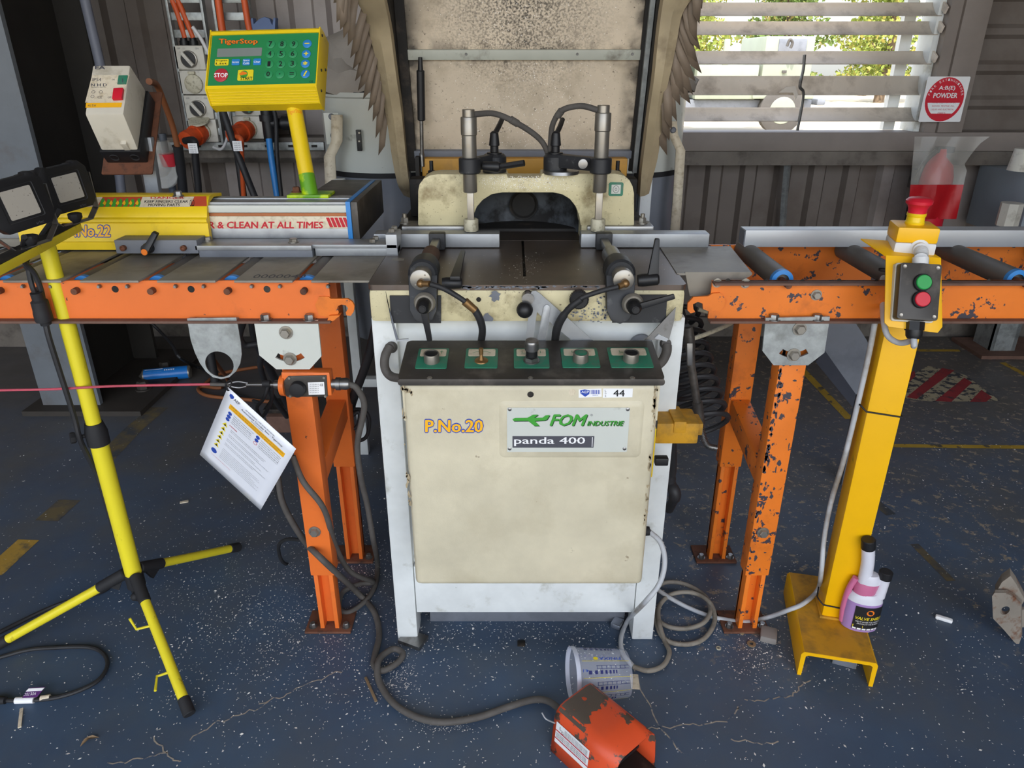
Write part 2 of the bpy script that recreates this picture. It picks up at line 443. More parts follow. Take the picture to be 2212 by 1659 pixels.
for pts in ([(1365, 1584), (1420, 1572), (1500, 1566), (1570, 1560), (1590, 1535), (1602, 1520)], [(1605, 1512), (1650, 1511), (1710, 1505), (1730, 1480), (1760, 1468)],
            [(560, 1520), (620, 1500), (690, 1470), (745, 1445)], [(410, 1600), (470, 1560), (540, 1535), (590, 1515)], [(235, 1650), (300, 1640), (370, 1620)], [(330, 1590), (365, 1635), (400, 1650)],
            [(1575, 1595), (1640, 1606), (1690, 1600)], [(1370, 1450), (1420, 1560), (1480, 1640)]):
    P = [(x + random.uniform(-4, 4), y + random.uniform(-4, 4)) for a, b_ in zip(pts, pts[1:]) for x, y in [(a[0] + (b_[0] - a[0]) * t / 6, a[1] + (b_[1] - a[1]) * t / 6) for t in range(6)]]
    floorstrip('floor_crack', m['crack'], P, .0035)

# back wall: ribbed sheet under the window, ribbed sheet to the left, weatherboard sheet to the right
def ribs(x0, x1, pitch=.19, top=.10, d=.035, off=0):
    out = []; x = x0 + off
    while x < x1:
        out += [(x, 0), (x + pitch - top, 0), (x + pitch - top + .02, d), (x + pitch - .02, d)]; x += pitch
    return [p for p in out if x0 <= p[0] <= x1]
def ribwall(bm, x0, x1, z0, z1):
    g_ = ribs(-7, 6); near = lambda x: min(g_, key=lambda p: abs(p[0] - x))[0]; x0, x1 = near(x0), near(x1); pr = [p for p in g_ if x0 - 1e-6 <= p[0] <= x1 + 1e-6]; sheet(bm, [[(x, WY - d + .035, z0) for x, d in pr], [(x, WY - d + .035, z1) for x, d in pr]])
WL, WR = .55, 2.16; XS = -1.60
bm = NB(); ribwall(bm, -7, XS, 0, 4.6); ribwall(bm, WL + .05, 1.98, 0, 1.16)
pr = ribs(1.0, 4.6, .17, .07, .02)
sheet(bm, [[(x, WY + .02 - d, z + .0) for z, d in pr] for x in (WR + .1, 6)])
box(bm, (WL, WY, 2.6), (WR + .2, WY + .04, 4.6))
wb = struct('wall_back', bm, m['wallmetal'])
bm = NB(); ribwall(bm, 1.98, 6, 0, 1.16); obj('wall_lit', bm, m['wallmetal_lit'], wb)  # same cladding low at the right, its brighter lighting painted as a paler tone
bm = NB(); ribwall(bm, XS, WL + .05, 0, 4.6); obj('wall_lit', bm, m['wallmetal_lit'], wb)  # same cladding left of the window, window light painted into its colour
bm = NB(); box(bm, (-7.1, -3.4, 0), (-7, WY + .1, 4.6)); struct('wall_left', bm, m['wallmetal'])
bm = NB(); box(bm, (6, -3.4, 0), (6.1, WY + .1, 4.6)); struct('wall_right', bm, m['wallmetal'])
bm = NB(); box(bm, (-7.1, -3.6, 4.5), (6.1, WY + .2, 4.6)); struct('ceiling', bm, m['roof'])
bm = NB(); box(bm, (4.0, -3.5, 0), (6.1, -3.4, 4.6)); box(bm, (-7.1, -3.5, 4.4), (4.0, -3.4, 4.6)); struct('wall_front', bm, m['wallmetal'])
bm = NB(); box(bm, (-7, WY - .03, 0), (6, WY, .12)); struct('baseboard_back', bm, m['girt'])
# girts
bm = NB(); box(bm, (-7, 3.93, 1.02), (.3, WY, 1.045)); box(bm, (-7, 3.93, 1.02), (.3, 3.945, 1.14)); box(bm, (-7, 3.93, 1.13), (.3, WY, 1.145)); struct('trim_1', bm, m['girt'])
bm = NB(); box(bm, (.3, 3.98, 1.0), (6, WY, 1.07)); struct('trim_2', bm, m['girt'])
bm = NB(); box(bm, (.3, 4.0, 1.07), (6, WY + .06, 1.165), .004); struct('trim_3', bm, m['frameBrown'])
# louvre window
win = bpy.data.objects.new('window_1', None); COL.objects.link(win); win.location = (1.3, WY, 1.165); win['kind'] = 'structure'
bm = NB()
box(bm, (WR, 4.0, 1.165), (WR + .06, WY + .10, 2.6)); box(bm, (WR + .06, 3.98, 1.165), (WR + .19, WY + .06, 2.6), .004)
box(bm, (WL - .06, 4.0, 1.165), (WL, WY + .1, 2.6)); obj('window_frame', bm, m['frameBrown'], win)
bm = NB(); box(bm, (WR - .14, 4.16, 1.165), (WR - .08, 4.2, 2.6)); box(bm, (WR - .03, 4.05, 1.165), (WR, 4.2, 2.6)); obj('reveal_strip', bm, m['legwhite'], win)
def slat(yc, tilt):
    z = atY(1800, yc, 4.08).z; b = NB(); pts = []
    for i in range(9):
        a = math.radians(-62 + 124 * i / 8); pts.append((.056 * math.sin(a), .02 * math.cos(a)))
    t = math.radians(tilt); rows = []
    for x in (WL, WR - .01):
        rows.append([(x, 4.08 + p * math.cos(t) + q * math.sin(t), z + p * math.sin(t) - q * math.cos(t)) for p, q in pts])
    sheet(b, rows); o = obj('slat', b, m['slat'], win); solid(o, .004); return z
zs = [slat(y, t) for y, t in ((-92, 38), (-35, 38), (16, 40), (57, 40), (121, 38), (183, 68), (244, 40))]
for z in zs:
    b = NB(); obox(b, (WR - .012, 4.06, z + .01), (.012, .11, .035), frame(0, 0)[:1] + (V((0, .85, .5)), V((0, -.5, .85))), .002); obj('slat_clip', b, m['slat'], win)
bm = NB(); tube(bm, [atY(x, y, 4.02) for x, y in ((1738, 118), (1735, 150), (1728, 186), (1735, 200), (1730, 240), (1722, 282))], .008, 6); obj('operating_bar', bm, m['steel'], win)
bm = NB(); plate(bm, [atY(x, y, 4.03) for x, y in ((1682, 200), (1698, 188), (1718, 186), (1724, 205), (1718, 216), (1714, 200))], (0, .006, 0)); obj('bar_bracket', bm, m['slat'], win)
# I section column at the left with its base plate
bm = NB()
box(bm, (-2.21, 3.07, .02), (-1.94, 3.095, 4.5)); cs = obj('steel_column', bm, m['columngrey']); cs['kind'] = 'structure'; cs.name = 'trim_4'
bm = NB(); box(bm, (-2.085, 3.095, .02), (-2.065, 3.66, 4.5)); obj('column_web', bm, m['columnshade'], cs)
bm = NB(); box(bm, (-2.21, 3.66, .02), (-1.94, 3.685, 4.5)); obj('column_flange', bm, m['columnshade'], cs)
bm = NB(); box(bm, (-2.27, 3.0, 0), (-1.72, 3.8, .025)); o = obj('base_plate', bm, m['plateshade'], cs)
for y in (3.25, 3.5): b = NB(); hexbolt(b, (-1.82, y, .025), (0, 0, 1), .028, .04); obj('anchor_bolt', b, m['plateshade'], cs)
bm = NB(); box(bm, (-7, 3.9, .0), (-2.3, 4.02, .14)); obj('wall_kerb', bm, m['girt'], wb)
# column at the right
c0 = atZ(2150, 762, 0)
bm = NB(); box(bm, (c0.x - .05, c0.y - .02, 0), (c0.x + .09, c0.y, 1.0)); box(bm, (c0.x - .05, c0.y - .02, 0), (c0.x - .03, c0.y + .14, 1.0)); box(bm, (c0.x + .07, c0.y - .02, 0), (c0.x + .09, c0.y + .14, 1.0)); o = struct('trim_5', bm, m['galv'])
bm = NB(); box(bm, (c0.x - .14, c0.y - .1, 0), (c0.x + .3, c0.y + .2, .02)); obj('foot_plate', bm, m['dustybrown'], o)

# ================================================================ OUTSIDE
bm = NB(); box(bm, (-60, 4.4, -.12), (70, 75, -.06)); box(bm, (-40, -40, -.12), (40, -3.4, -.06)); o = obj('ground_outside', bm, m['outground']); o['kind'] = 'structure'
def tree(x, y, h, r, mat, label):
    t = thing('tree', label, 'tree', (x, y, -.06), 'trees beyond the yard')
    b = NB(); tube(b, [(x, y, -.1), (x + .1, y, h * .35), (x - .1, y, h * .6)], [.22, .16, .1], 8); obj('trunk', b, m['bark'], t)
    b = NB(); rnd = random.Random(int(x * 13 + y))
    for i in range(3800):
        a = rnd.uniform(0, 6.28); k = rnd.random() ** .5 * r; zz = h * .1 + rnd.random() * h * .9
        k *= (.75 + .35 * math.sin(3 * zz))
        c = V((x + k * math.cos(a), y + k * math.sin(a), zz)); s = rnd.uniform(.06, .15)
        d1 = V((rnd.uniform(-1, 1), rnd.uniform(-1, 1), rnd.uniform(-1, 1))).normalized() * s; d2 = d1.cross(V((rnd.uniform(-1, 1), rnd.uniform(-1, 1), .3))).normalized() * s * .6
        b.faces.new([b.verts.new(c + d1), b.verts.new(c + d2), b.verts.new(c - d1), b.verts.new(c - d2)])
    obj('foliage', b, mat, t, kind='stuff')
for i, (x, y, h, r, lb) in enumerate([(7.0, 33, 6.0, 2.0, 'yellow green tree behind the truck bonnet'), (11.3, 33, 6.4, 2.05, 'olive green tree behind the truck cab'), (15.6, 33, 6.2, 2.05, 'yellow green tree in the middle of the louvre view'), (19.9, 33, 6.6, 2.05, 'olive green tree at the right end of the louvre view'),
                                     (9.2, 40, 7.4, 2.0, 'taller pale tree showing between the front trees over the cab'), (13.6, 40, 7.6, 2.0, 'taller tree in the gap right of the cab'), (18.0, 40, 7.2, 2.0, 'taller tree in the gap at the right of the louvres')]):
    tree(x, y, h, r, m['leafA' if i % 2 == 0 else 'leafB'], lb)
# parked truck
TY = 17.5
t = thing('truck', 'old pale olive truck parked in the sunny yard, seen through the louvre window', 'truck', (6.6, TY + .8, -.06))
def tb(name, x0, y0, x1, y1, d, mat, Y=TY, b=.04):
    p, q = atY(x0, y1, Y), atY(x1, y0, Y); bm = NB(); box(bm, (p.x, Y, p.z), (q.x, Y + d, q.z), b); return obj(name, bm, mat, t)
tb('cab', 1640, 78, 1764, 205, 1.9, m['truckgreen']); tb('cab_window', 1680, 84, 1745, 118, .05, m['greymetal'], TY - .03, .01)
tb('bonnet', 1500, 140, 1642, 215, 1.8, m['truckgreen']); tb('cargo_tray', 1270, 60, 1500, 180, 1.9, m['truckgreen']); tb('chassis', 1290, 215, 1755, 244, 1.6, m['greymetal'], TY + .15)
tb('mudguard', 1625, 200, 1760, 214, .4, m['truckgreen'], TY - .05); tb('windscreen_pillar', 1560, 84, 1580, 142, .1, m['truckgreen'])
tb('bumper', 1764, 214, 1785, 228, 1.9, m['greymetal']); tb('door_handle', 1690, 152, 1700, 158, .04, m['tyre'], TY - .05, .005)
for x, yy in ((1690, 0), (1350, 0)):
    c = atY(x, 239, TY - .1); b = NB(); lathe(b, c, (0, 1, 0), [(0, .42), (.03, .5), (.25, .5), (.28, .42)], 28); wh = obj('wheel', b, m['tyre'], t)
    b = NB(); lathe(b, c + V((0, -.03, 0)), (0, 1, 0), [(0, .1), (.02, .28), (.04, .3)], 24); obj('hub', b, m['truckgreen'], wh)
bm = NB(); tube(bm, [atY(x, y, TY - .2) for x, y in ((1700, 100), (1706, 86), (1712, 92), (1708, 104))], .03, 6); obj('mirror', bm, m['tyre'], t)

# ================================================================ THE CUT-OFF SAW
S = thing('cutoff_saw', 'big cream cut-off saw with raised hood, silver fences and sloping black control panel', 'saw', (.035, 1.9, 0))
XL, XR, TZ = -.325, .40, 1.05
def leg(x0, x1, y0, y1):
    b = NB(); plate(b, [(x0, y0, .0), (x1, y0, .0), (x1, y0, .965), (x0, y0, .965)], (0, y1 - y0, 0), .006); return obj('leg', b, m['legwhite'], S)
leg(XL, XL + .058, 1.58, 1.66); leg(XR - .06, XR, 1.58, 1.66); leg(XL, XL + .058, 2.14, 2.22); leg(XR - .06, XR, 2.14, 2.22)
bm = NB(); box(bm, (XL + .003, 1.655, .09), (XL + .02, 2.145, .96)); box(bm, (XR - .02, 1.655, .09), (XR - .003, 2.145, .96)); box(bm, (XL + .055, 1.6, .2), (XR - .058, 1.615, .96)); box(bm, (XL + .05, 2.2, .09), (XR - .05, 2.215, .96))
obj('cabinet', bm, m['legwhite'], S)
bm = NB(); box(bm, (XL + .06, 1.575, .104), (XR - .062, 1.6, .26), .003); obj('apron', bm, m['legwhite'], S)
bm = NB(); box(bm, (XL + .085, 1.654, .0), (XR - .07, 1.68, .1), .002); obj('bottom_rail', bm, m['greymetal'], S)
bm = NB(); obox(bm, (XL + .045, 1.575, .006), (.07, .05, .012), frame(25, 90)); obj('levelling_pad', bm, m['steel'], S)
# front cover with its embossed field
YC = 1.375
CV0, CV1 = -.230, .310
bm = NB(); box(bm, (CV0, YC, .362), (CV1, 1.535, .888), .016, 3); cov = obj('cover_panel', bm, m['beige'], S)
n0 = V((0, -1, 0)); c0 = V((0, YC, .6)); pp = lambda x, y: onp(x, y, c0, n0)
def emb(x0, y0, x1, y1, rad, d, mat, name, par, bw):
    a, b_ = pp(x0, y1), pp(x1, y0); c = (a + b_) / 2; W_, H_ = b_.x - a.x, b_.z - a.z; X, Z = V((1, 0, 0)), V((0, 0, 1)); b = NB()
    o1 = rrect(c, X, Z, W_, H_, rad); o2 = rrect(c + n0 * d, X, Z, W_ - bw, H_ - bw, rad * .8)
    A = [b.verts.new(p) for p in o1]; B = [b.verts.new(p) for p in o2]
    for i in range(len(A)): j = (i + 1) % len(A); b.faces.new([A[i], A[j], B[j], B[i]])
    b.faces.new(B); return obj(name, b, mat, par)
emb(1079, 866, 1393, 988, .012, .004, m['beige'], 'embossed_field', cov, .014)
PN = V((0, YC - .0055, .6)); npf = emb(1095, 878, 1361, 974, .003, .0055, m['drum'], 'name_plate', S, .001)
for x, y in ((1101, 884), (1356, 884), (1101, 969), (1349, 969)):
    b = NB(); lathe(b, onp(x, y, PN, n0), n0, [(0, .004), (.001, .004), (.002, .002)], 14); obj('rivet', b, m['steel'], npf)
def gp(pts, sx=0, sy=0): return [((820 + x / 3.3515) + sx, (690 + y / 3.3515) + sy) for x, y in pts]
bird = [[(962, 722), (980, 712), (1070, 711), (1095, 733), (970, 734)], [(1070, 711), (1112, 688), (1150, 688), (1118, 711), (1150, 720), (1125, 735), (1158, 768), (1120, 769), (1075, 733)], [(1118, 711), (1180, 710), (1200, 694), (1233, 690), (1212, 723), (1195, 730), (1122, 734)]]
for dx, dy, mt, lf, nm in ((1.6, 1.8, 'inkgreendark', .0004, 'emblem_shadow'), (0, 0, 'inkgreen', .0008, 'emblem')):
    b = NB()
    for k, q in enumerate(bird): quadpx(b, gp(q, dx, dy), PN, n0, lf + k * .00005)
    obj(nm, b, m[mt], npf)
for dx, dy, mt, lf, bo, nm in ((1.5, 1.6, 'inkgreendark', .0004, .02, 'lettering'), (0, 0, 'inkgreen', .0008, 0, 'lettering')):
    b = NB(); textpx(b, 'FOM', 1188 + dx, 895 + dy, 1268 + dx, 919 + dy, PN, n0, lf, bold=.03, shear=.35); textpx(b, 'INDUSTRIE', 1268 + dx, 909 + dy, 1348 + dx, 919 + dy, PN, n0, lf, bold=.02, shear=.35); obj(nm, b, m[mt], npf)
b = NB(); textpx(b, '®', 1275, 894, 1281, 899, PN, n0); quadpx(b, [(1107, 942), (1284, 942), (1282, 967), (1107, 967)], PN, n0); obj('lettering', b, m['inkgrey'], npf)
b = NB(); textpx(b, 'panda 400', 1111, 944, 1263, 963, PN, n0, .0007, bold=.012); quadpx(b, [(1279, 944), (1280.5, 944), (1279.5, 965), (1278, 965)], PN, n0, .0007); obj('lettering', b, m['white'], npf)
# P.No.20
for bo, mt, lf in ((.075, 'inkblue', .0004), (.03, 'inkyellow', .0009)):
    b = NB(); textpx(b, 'P.No.20', 919.5, 907, 1042, 933, c0, n0, lf, bold=bo); obj('lettering', b, m[mt], cov)
# stickers
b = NB(); quadpx(b, [(1250, 841), (1299, 839), (1300, 857), (1250, 859)], c0, n0, .0003); quadpx(b, [(1303, 839), (1367, 839), (1366, 858), (1302, 859)], c0, n0, .0003); obj('lot_sticker', b, m['white'], cov)
b = NB(); b.faces.new([b.verts.new(p) for p in circ(pp(1236, 847.5) + n0 * .0003, (1, 0, 0), (0, 0, 1), .0075)]); obj('round_sticker', b, m['labelcream'], cov, 'pale yellow round sticker')
b = NB(); textpx(b, '44', 1325, 842, 1349, 856, c0, n0, .0006, bold=.015)
for k, ch in enumerate('Lot'): textpx(b, ch, 1306.5, 841.5 + k * 6, 1309.5, 845.5 + k * 6, c0, n0, .0006)
obj('lettering', b, m['ink'], cov)
b = NB(); quadpx(b, [(1253, 843), (1263, 841), (1274, 843), (1273, 851), (1264, 857), (1254, 850)], c0, n0, .0005)
rb = random.Random(3); x = 1276
while x < 1297: wd = rb.choice((.7, 1.2, 1.7)); quadpx(b, [(x, 842), (x + wd, 842), (x + wd, 851), (x, 851)], c0, n0, .0005); x += wd + rb.choice((.8, 1.3))
textpx(b, '0000576', 1280, 852.5, 1292, 854.5, c0, n0, .0005); obj('lettering', b, m['inkblue'], cov)
b = NB(); textpx(b, 'AEP', 1255.5, 844, 1272, 849, c0, n0, .0008); obj('lettering', b, m['white'], cov)
b = NB(); lathe(b, pp(1146, 852) + n0 * .0004, n0, [(0, .007), (.0004, .005)], 12); obj('screw_hole', b, m['blackgrime'], cov)
# dents and paint loss along the cover edges
rb = random.Random(5); b = NB(); crk = lambda: rb.uniform(.5, 1.5)
for x0, y0, x1, y1, k in ((1418, 840, 1410, 900, 16), (1412, 900, 1392, 1140, 22), (868, 838, 892, 850, 14), (872, 880, 884, 1100, 16)):
    for i in range(k):
        f = rb.random(); x = x0 + (x1 - x0) * f + rb.uniform(-3, 3); y = y0 + (y1 - y0) * f; s0, s1 = rb.uniform(1, 3.5), rb.uniform(2, 8); a = [(x + s0 * crk() * math.cos(t), y + s1 * crk() * math.sin(t)) for t in (0, .7, 1.4, 2.1, 2.8, 3.5, 4.2, 4.9, 5.6)]
        quadpx(b, a, c0, n0, .0004)
obj('paint_chip', b, m['hoodrim'], cov, kind='stuff')
# control panel
pa, pb = V((0, 1.366, .9026)), V((0, 1.530, .9266)); pc = (pa + pb) / 2; pu = (pb - pa).normalized(); pr_ = V((1, 0, 0)); pn = V((0, -pu.z, pu.y))
PX0, PX1 = -.2365, .3165
bm = NB(); plate(bm, rrect(V(((PX0 + PX1) / 2, pc.y, pc.z)), pr_, pu, PX1 - PX0, (pb - pa).length, .012), -pn * .004, .001)
plate(bm, rrect(V(((PX0 + PX1) / 2, 1.366, .8952)), pr_, V((0, 0, 1)), PX1 - PX0, .0145, .006), (0, .004, 0), .001)
pan = obj('control_panel', bm, m['panelblack'], S)
bm = NB(); plate(bm, [(PX0 + .006, 1.38, .80), (PX0 + .006, 1.38, .897), (PX0 + .006, 1.528, .918), (PX0 + .006, 1.533, .918), (PX0 + .006, 1.533, .80)], (PX1 - PX0 - .012, 0, 0)); obj('panel_box', bm, m['beige'], S)
lab = [(896, 754, 971, 797, 'up'), (1003, 754, 1076, 796, 'arc'), (1110, 754, 1184, 796, ''), (1215, 753, 1289, 795, 'jaw'), (1320, 752, 1399, 795, 'jaws')]
for i, (x0, y0, x1, y1, mk_) in enumerate(lab):
    b = NB(); a, q = onp(x0, y1, pc, pn), onp(x1, y0, pc, pn); cc = (a + q) / 2; wd = (q - a).dot(pr_); hh = (q - a).dot(pu)
    plate(b, rrect(cc, pr_, pu, wd, hh, .004), pn * .0022, .0006); gl = obj('legend_plate', b, m['labelgreen'], pan)
    b = NB(); plate(b, rrect(cc + pu * hh * .26 + pn * .0022, pr_, pu, wd * .84, hh * .36, .004), pn * .0004); obj('legend_field', b, m['labelcream'], pan)
    b = NB(); q0 = cc + pu * hh * .27 + pn * .003
    def sg(*P):
        for a_, c_ in zip(P, P[1:]):
            d_ = (V((c_[0] - a_[0], c_[1] - a_[1]))).normalized() * .00055; s_ = V((-d_.y, d_.x))
            b.faces.new([b.verts.new(q0 + pr_ * (p[0] + e.x) + pu * (p[1] + e.y)) for p, e in ((a_, s_), (c_, s_), (c_, -s_), (a_, -s_))])
    if mk_ == 'up': sg((.018, -.006), (.018, .006)); sg((.015, .002), (.018, .007), (.021, .002))
    elif mk_ == 'arc': sg((-.02, -.004), (-.013, .002), (0, .004), (.013, .002), (.02, -.004))
    elif mk_ == 'jaw': sg((-.016, .005), (-.016, -.003), (-.008, -.003)); sg((.016, .005), (.016, -.001), (.009, -.001)); sg((.004, -.005), (-.012, -.006))
    else: sg((-.02, .005), (-.02, -.003), (-.012, -.003)); sg((-.004, .005), (-.004, -.002), (.004, -.002)); sg((.02, -.004), (.02, .006)); sg((-.022, -.007), (-.012, -.007))
    obj('legend_mark', b, m['greenkey'], pan)
    o_ = cc - pu * hh * .16 + pn * .002
    if i in (0, 3, 4):
        b = NB(); lathe(b, o_, pn, [(0, .0170), (.0185, .0166), (.020, .0160), (.020, .0138), (.018, .0135)], 28); bt = obj('push_button', b, m['chrome'], pan)
        b = NB(); lathe(b, o_ + pn * .0178, pn, [(0, .0134), (.001, .0134), (.0016, .012)], 24); obj('button_face', b, m['labelgreen' if i == 3 else 'blackplastic'], pan)
    elif i == 1:
        b = NB(); lathe(b, o_, pn, [(0, .015), (.002, .014), (.004, .006), (.006, .0055), (.016, .003), (.017, .0045), (.03, .005), (.031, .004)], 20); obj('toggle_lever', b, m['brass'], pan)
    else:
        b = NB(); lathe(b, o_, pn, [(0, .0175), (.003, .0175)], 28); lathe(b, o_ + pn * .003, pn, [(0, .0155), (.008, .015)], 6); obj('valve_nut', b, m['steel'], pan)
        b = NB(); lathe(b, o_ + pn * .011, pn, [(0, .009), (.003, .0125), (.016, .0125), (.017, .0135)], 28); obj('valve_collar', b, m['blackplastic'], pan)
        b = NB(); r_, u_, d_ = basis(pn)
        for k in range(36): a = k * math.tau / 36; obox(b, o_ + pn * .036 + (r_ * math.cos(a) + u_ * math.sin(a)) * .0143, (.0015, .0015, .014), (r_ * math.cos(a) + u_ * math.sin(a), u_ * math.cos(a) - r_ * math.sin(a), d_))
        lathe(b, o_ + pn * .028, pn, [(0, .0135), (.001, .0145), (.017, .0145), (.021, .014), (.0225, .0125)], 32); obj('valve_knob', b, m['steel'], pan)
for x in (928, 1146, 1366):
    b = NB(); lathe(b, onp(x, 817, pc, pn), pn, [(0, .0055), (.0015, .0055), (.003, .003), (.002, .0015)], 16); obj('screw', b, m['chrome'], pan)
# table and casting
XT0, XT1, YT0, YT1 = -.321, .388, 1.55, 2.10
out = [(XT0, YT1, TZ)] + [(XT0 + .014 - .014 * math.cos(a), YT0 + .014 - .014 * math.sin(a), TZ) for a in (0, .5, 1.07, 1.57)] + [(XT1 - .014 + .014 * math.sin(a), YT0 + .014 - .014 * math.cos(a), TZ) for a in (0, .5, 1.07, 1.57)] + [(XT1, YT1, TZ)]
sx = lambda y: atZ(1134, y, TZ)
slot = [(.0258, sx(597).y, TZ), (.0325, sx(597).y, TZ), (.0325, sx(513).y, TZ), (.0258, sx(513).y, TZ)]
bm = NB(); plate(bm, out, (0, 0, -.012), 0, [slot]); tab = obj('work_table', bm, m['tabletop'], S)
bm = NB(); a = atZ(873, 560, TZ); box(bm, (a.x - .03, a.y - .01, TZ), (a.x, a.y + .012, TZ + .0006)); obj('table_inset', bm, m['plate_grey'], tab)
bm = NB(); box(bm, (XT0 + .001, YT0 + .001, .962), (XT1 - .001, YT1, TZ - .011), .012); cas = obj('table_casting', bm, m['cream'], S)
bm = NB(); box(bm, (.022, sx(599).y, TZ - .0115), (.036, sx(511).y, TZ - .0105)); obj('blade_slot', bm, m['blackgrime'], tab)
YB = YT0 - .001; cB = V((0, YB, 1)); bB = lambda x, y: onp(x, y, cB, n0)
for q, in (([(842, 638), (953, 638), (953, 697), (846, 697)],), ([(1322, 636), (1441, 636), (1437, 696), (1322, 696)],)):
    b = NB(); plate(b, [bB(*p) for p in q], (0, -.004, 0)); obj('mounting_face', b, m['castblack'], S)
b = NB(); lathe(b, bB(1034, 647), n0, [(0, .0055), (.0006, .005)], 16); obj('oil_hole', b, m['blackgrime'], cas)
b = NB(); lathe(b, bB(1140, 641), n0, [(-.01, .014), (.02, .0135)], 20); kn = obj('lock_knob', b, m['steel'], S)
b = NB(); sphere(b, bB(1133, 661) + n0 * .028, .0185); obj('ball', b, m['blackplastic'], kn)
b = NB(); c = bB(1250, 644); lathe(b, c, n0, [(0, .019), (.004, .0205), (.016, .0205), (.018, .018)], 32)
for k in range(28): a = k * math.tau / 28; obox(b, c + V((math.cos(a) * .0205, -.01, math.sin(a) * .0205)), (.002, .012, .002))
obj('knurled_knob', b, m['blackplastic'], S)
b = NB()
for cx, cy, r0 in ((1050, 690, 14), (1010, 618, 9), (1070, 640, 12)):
    q = [(cx + r0 * random.uniform(.6, 1.5) * math.cos(t), cy + r0 * .8 * random.uniform(.6, 1.4) * math.sin(t)) for t in [k * math.tau / 14 for k in range(14)]]
    quadpx(b, [(x, min(max(y, 621), 694)) for x, y in q], cB, n0, .0004)
obj('bare_patch', b, m['greymetal'], cas, kind='stuff')
rq = random.Random(8); b = NB()
def spot(b, x, y, r0, r1, c, n, lf=.0004):
    quadpx(b, [(x + r0 * rq.uniform(.5, 1.4) * math.cos(t), y + r1 * rq.uniform(.5, 1.4) * math.sin(t)) for t in [k_ * math.tau / 9 for k_ in range(9)]], c, n, lf)
for _ in range(70): spot(b, rq.uniform(956, 1318), 618.5 + abs(rq.gauss(0, 2.2)), rq.uniform(2, 8), rq.uniform(.8, 2.4), cB, n0)
for _ in range(60): spot(b, rq.gauss(1262, 30), rq.gauss(678, 10), rq.uniform(.8, 3), rq.uniform(.8, 2.4), cB, n0)
for _ in range(30): spot(b, rq.uniform(1290, 1318), rq.uniform(640, 690), rq.uniform(.8, 3), rq.uniform(.8, 4), cB, n0)
obj('paint_chip', b, m['greymetal'], cas, kind='stuff')
# fences
def fence(x0, x1, y0, y1, z0, z1, name='fence_bar'):
    b = NB(); box(b, (x0, y0, z0), (x1, y1, z1), .0025); return obj(name, b, m['alu'], S)
YFN = 1.895; fx = lambda x: atY(x, 520, YFN).x
fence(fx(808), fx(1079), YFN, YFN + .05, TZ + .002, TZ + .038)
f2 = fence(fx(1255), fx(1532), YFN, YFN + .05, TZ + .002, TZ + .038)
# arch housing
YA = 1.985; nA = n0; cA = V((0, YA, 1.1)); pA = lambda x, y: onp(x, y, cA, n0)
outer = [(903, 487), (903, 412), (906, 398), (915, 386), (928, 379), (945, 376), (1095, 376), (1097, 384), (1168, 384), (1170, 375), (1330, 375), (1348, 379), (1360, 389), (1367, 403), (1370, 418), (1370, 487)]
inner = [(1254, 487), (1251, 466), (1244, 447), (1231, 430), (1214, 420), (1195, 416), (1085, 416), (1062, 420), (1043, 432), (1030, 447), (1023, 466), (1020, 487)]
b = NB(); plate(b, [pA(*p) for p in outer + inner], (0, .085, 0), .003); arch = obj('arch_housing', b, m['cream'], S)
zA = pA(903, 487).z
for xa_, xb_ in ((903, 1020), (1254, 1370)): b = NB(); box(b, (pA(xa_, 487).x + .003, YA + .002, TZ), (pA(xb_, 487).x - .003, YA + .09, zA + .002)); obj('arch_foot', b, m['cream'], S)
for xa_, xb_ in ((868, 1004), (1268, 1412)): b = NB(); box(b, (pA(xa_, 480).x, YA - .012, TZ + .004), (pA(xb_, 480).x, YA + .07, zA), .004); obj('fence_rail', b, m['steel'], S)
for x, y in ((871, 478), (1392, 474)):
    p = pA(x, y); b = NB(); hexbolt(b, (p.x, YA + .03, zA), (0, 0, 1), .011, .014); lathe(b, (p.x, YA + .03, zA + .01), (0, 0, 1), [(0, .006), (.016, .006)], 12); obj('bolt', b, m['chrome'], S)
for x, y in ((929, 492), (1336, 490)):
    b = NB(); lathe(b, (pA(x, y).x, YA - .0125, TZ + .02), n0, [(0, .006), (.0005, .0055)], 14); obj('rail_hole', b, m['blackgrime'], S)
# blade tunnel: half drum behind the opening with the extraction hole
mk('tunnelfloor', '443b34', .5, metal=.4, var=.3, dirt='45403b', dt=(.5, .7), ds=14); mk('tunnelwall', '5a5e63', .5, metal=.3, var=.25, dirt='2c2b2b', dt=(.44, .6), ds=13)
cX, cY, rB = .022, 2.03, .178; b = NB(); zT = pA(1100, 414).z
rows = []
for z, k in ((TZ + .001, 1), (TZ + .08, 1), (zT - .04, .98), (zT - .008, .9), (zT + .006, .75)):
    rows.append([(cX - rB * k * math.cos(math.pi * i / 24), cY + rB * k * math.sin(math.pi * i / 24), z) for i in range(25)])
sheet(b, rows); bw = obj('blade_tunnel', b, m['blackgrime'], S); bw.data.materials[0] = m['tunnelwall']
b = NB(); box(b, (cX - rB, YA + .08, zT), (cX + rB, YA + .26, zT + .012)); obj('tunnel_roof', b, m['blackgrime'], S)
b = NB(); plate(b, [(cX - rB, YA, TZ)] + [(cX - rB * math.cos(math.pi * i / 20), cY + rB * math.sin(math.pi * i / 20), TZ) for i in range(21)] + [(cX + rB, YA, TZ)], (0, 0, .0008)); obj('tunnel_floor', b, m['tunnelfloor'], S)
b = NB(); hc = atY(1131, 442, 2.198); lathe(b, hc, n0, [(0, .034), (.006, .041), (.008, .043), (.006, .039), (-.002, .038)], 32); obj('extraction_hole', b, m['blackgrime'], S)
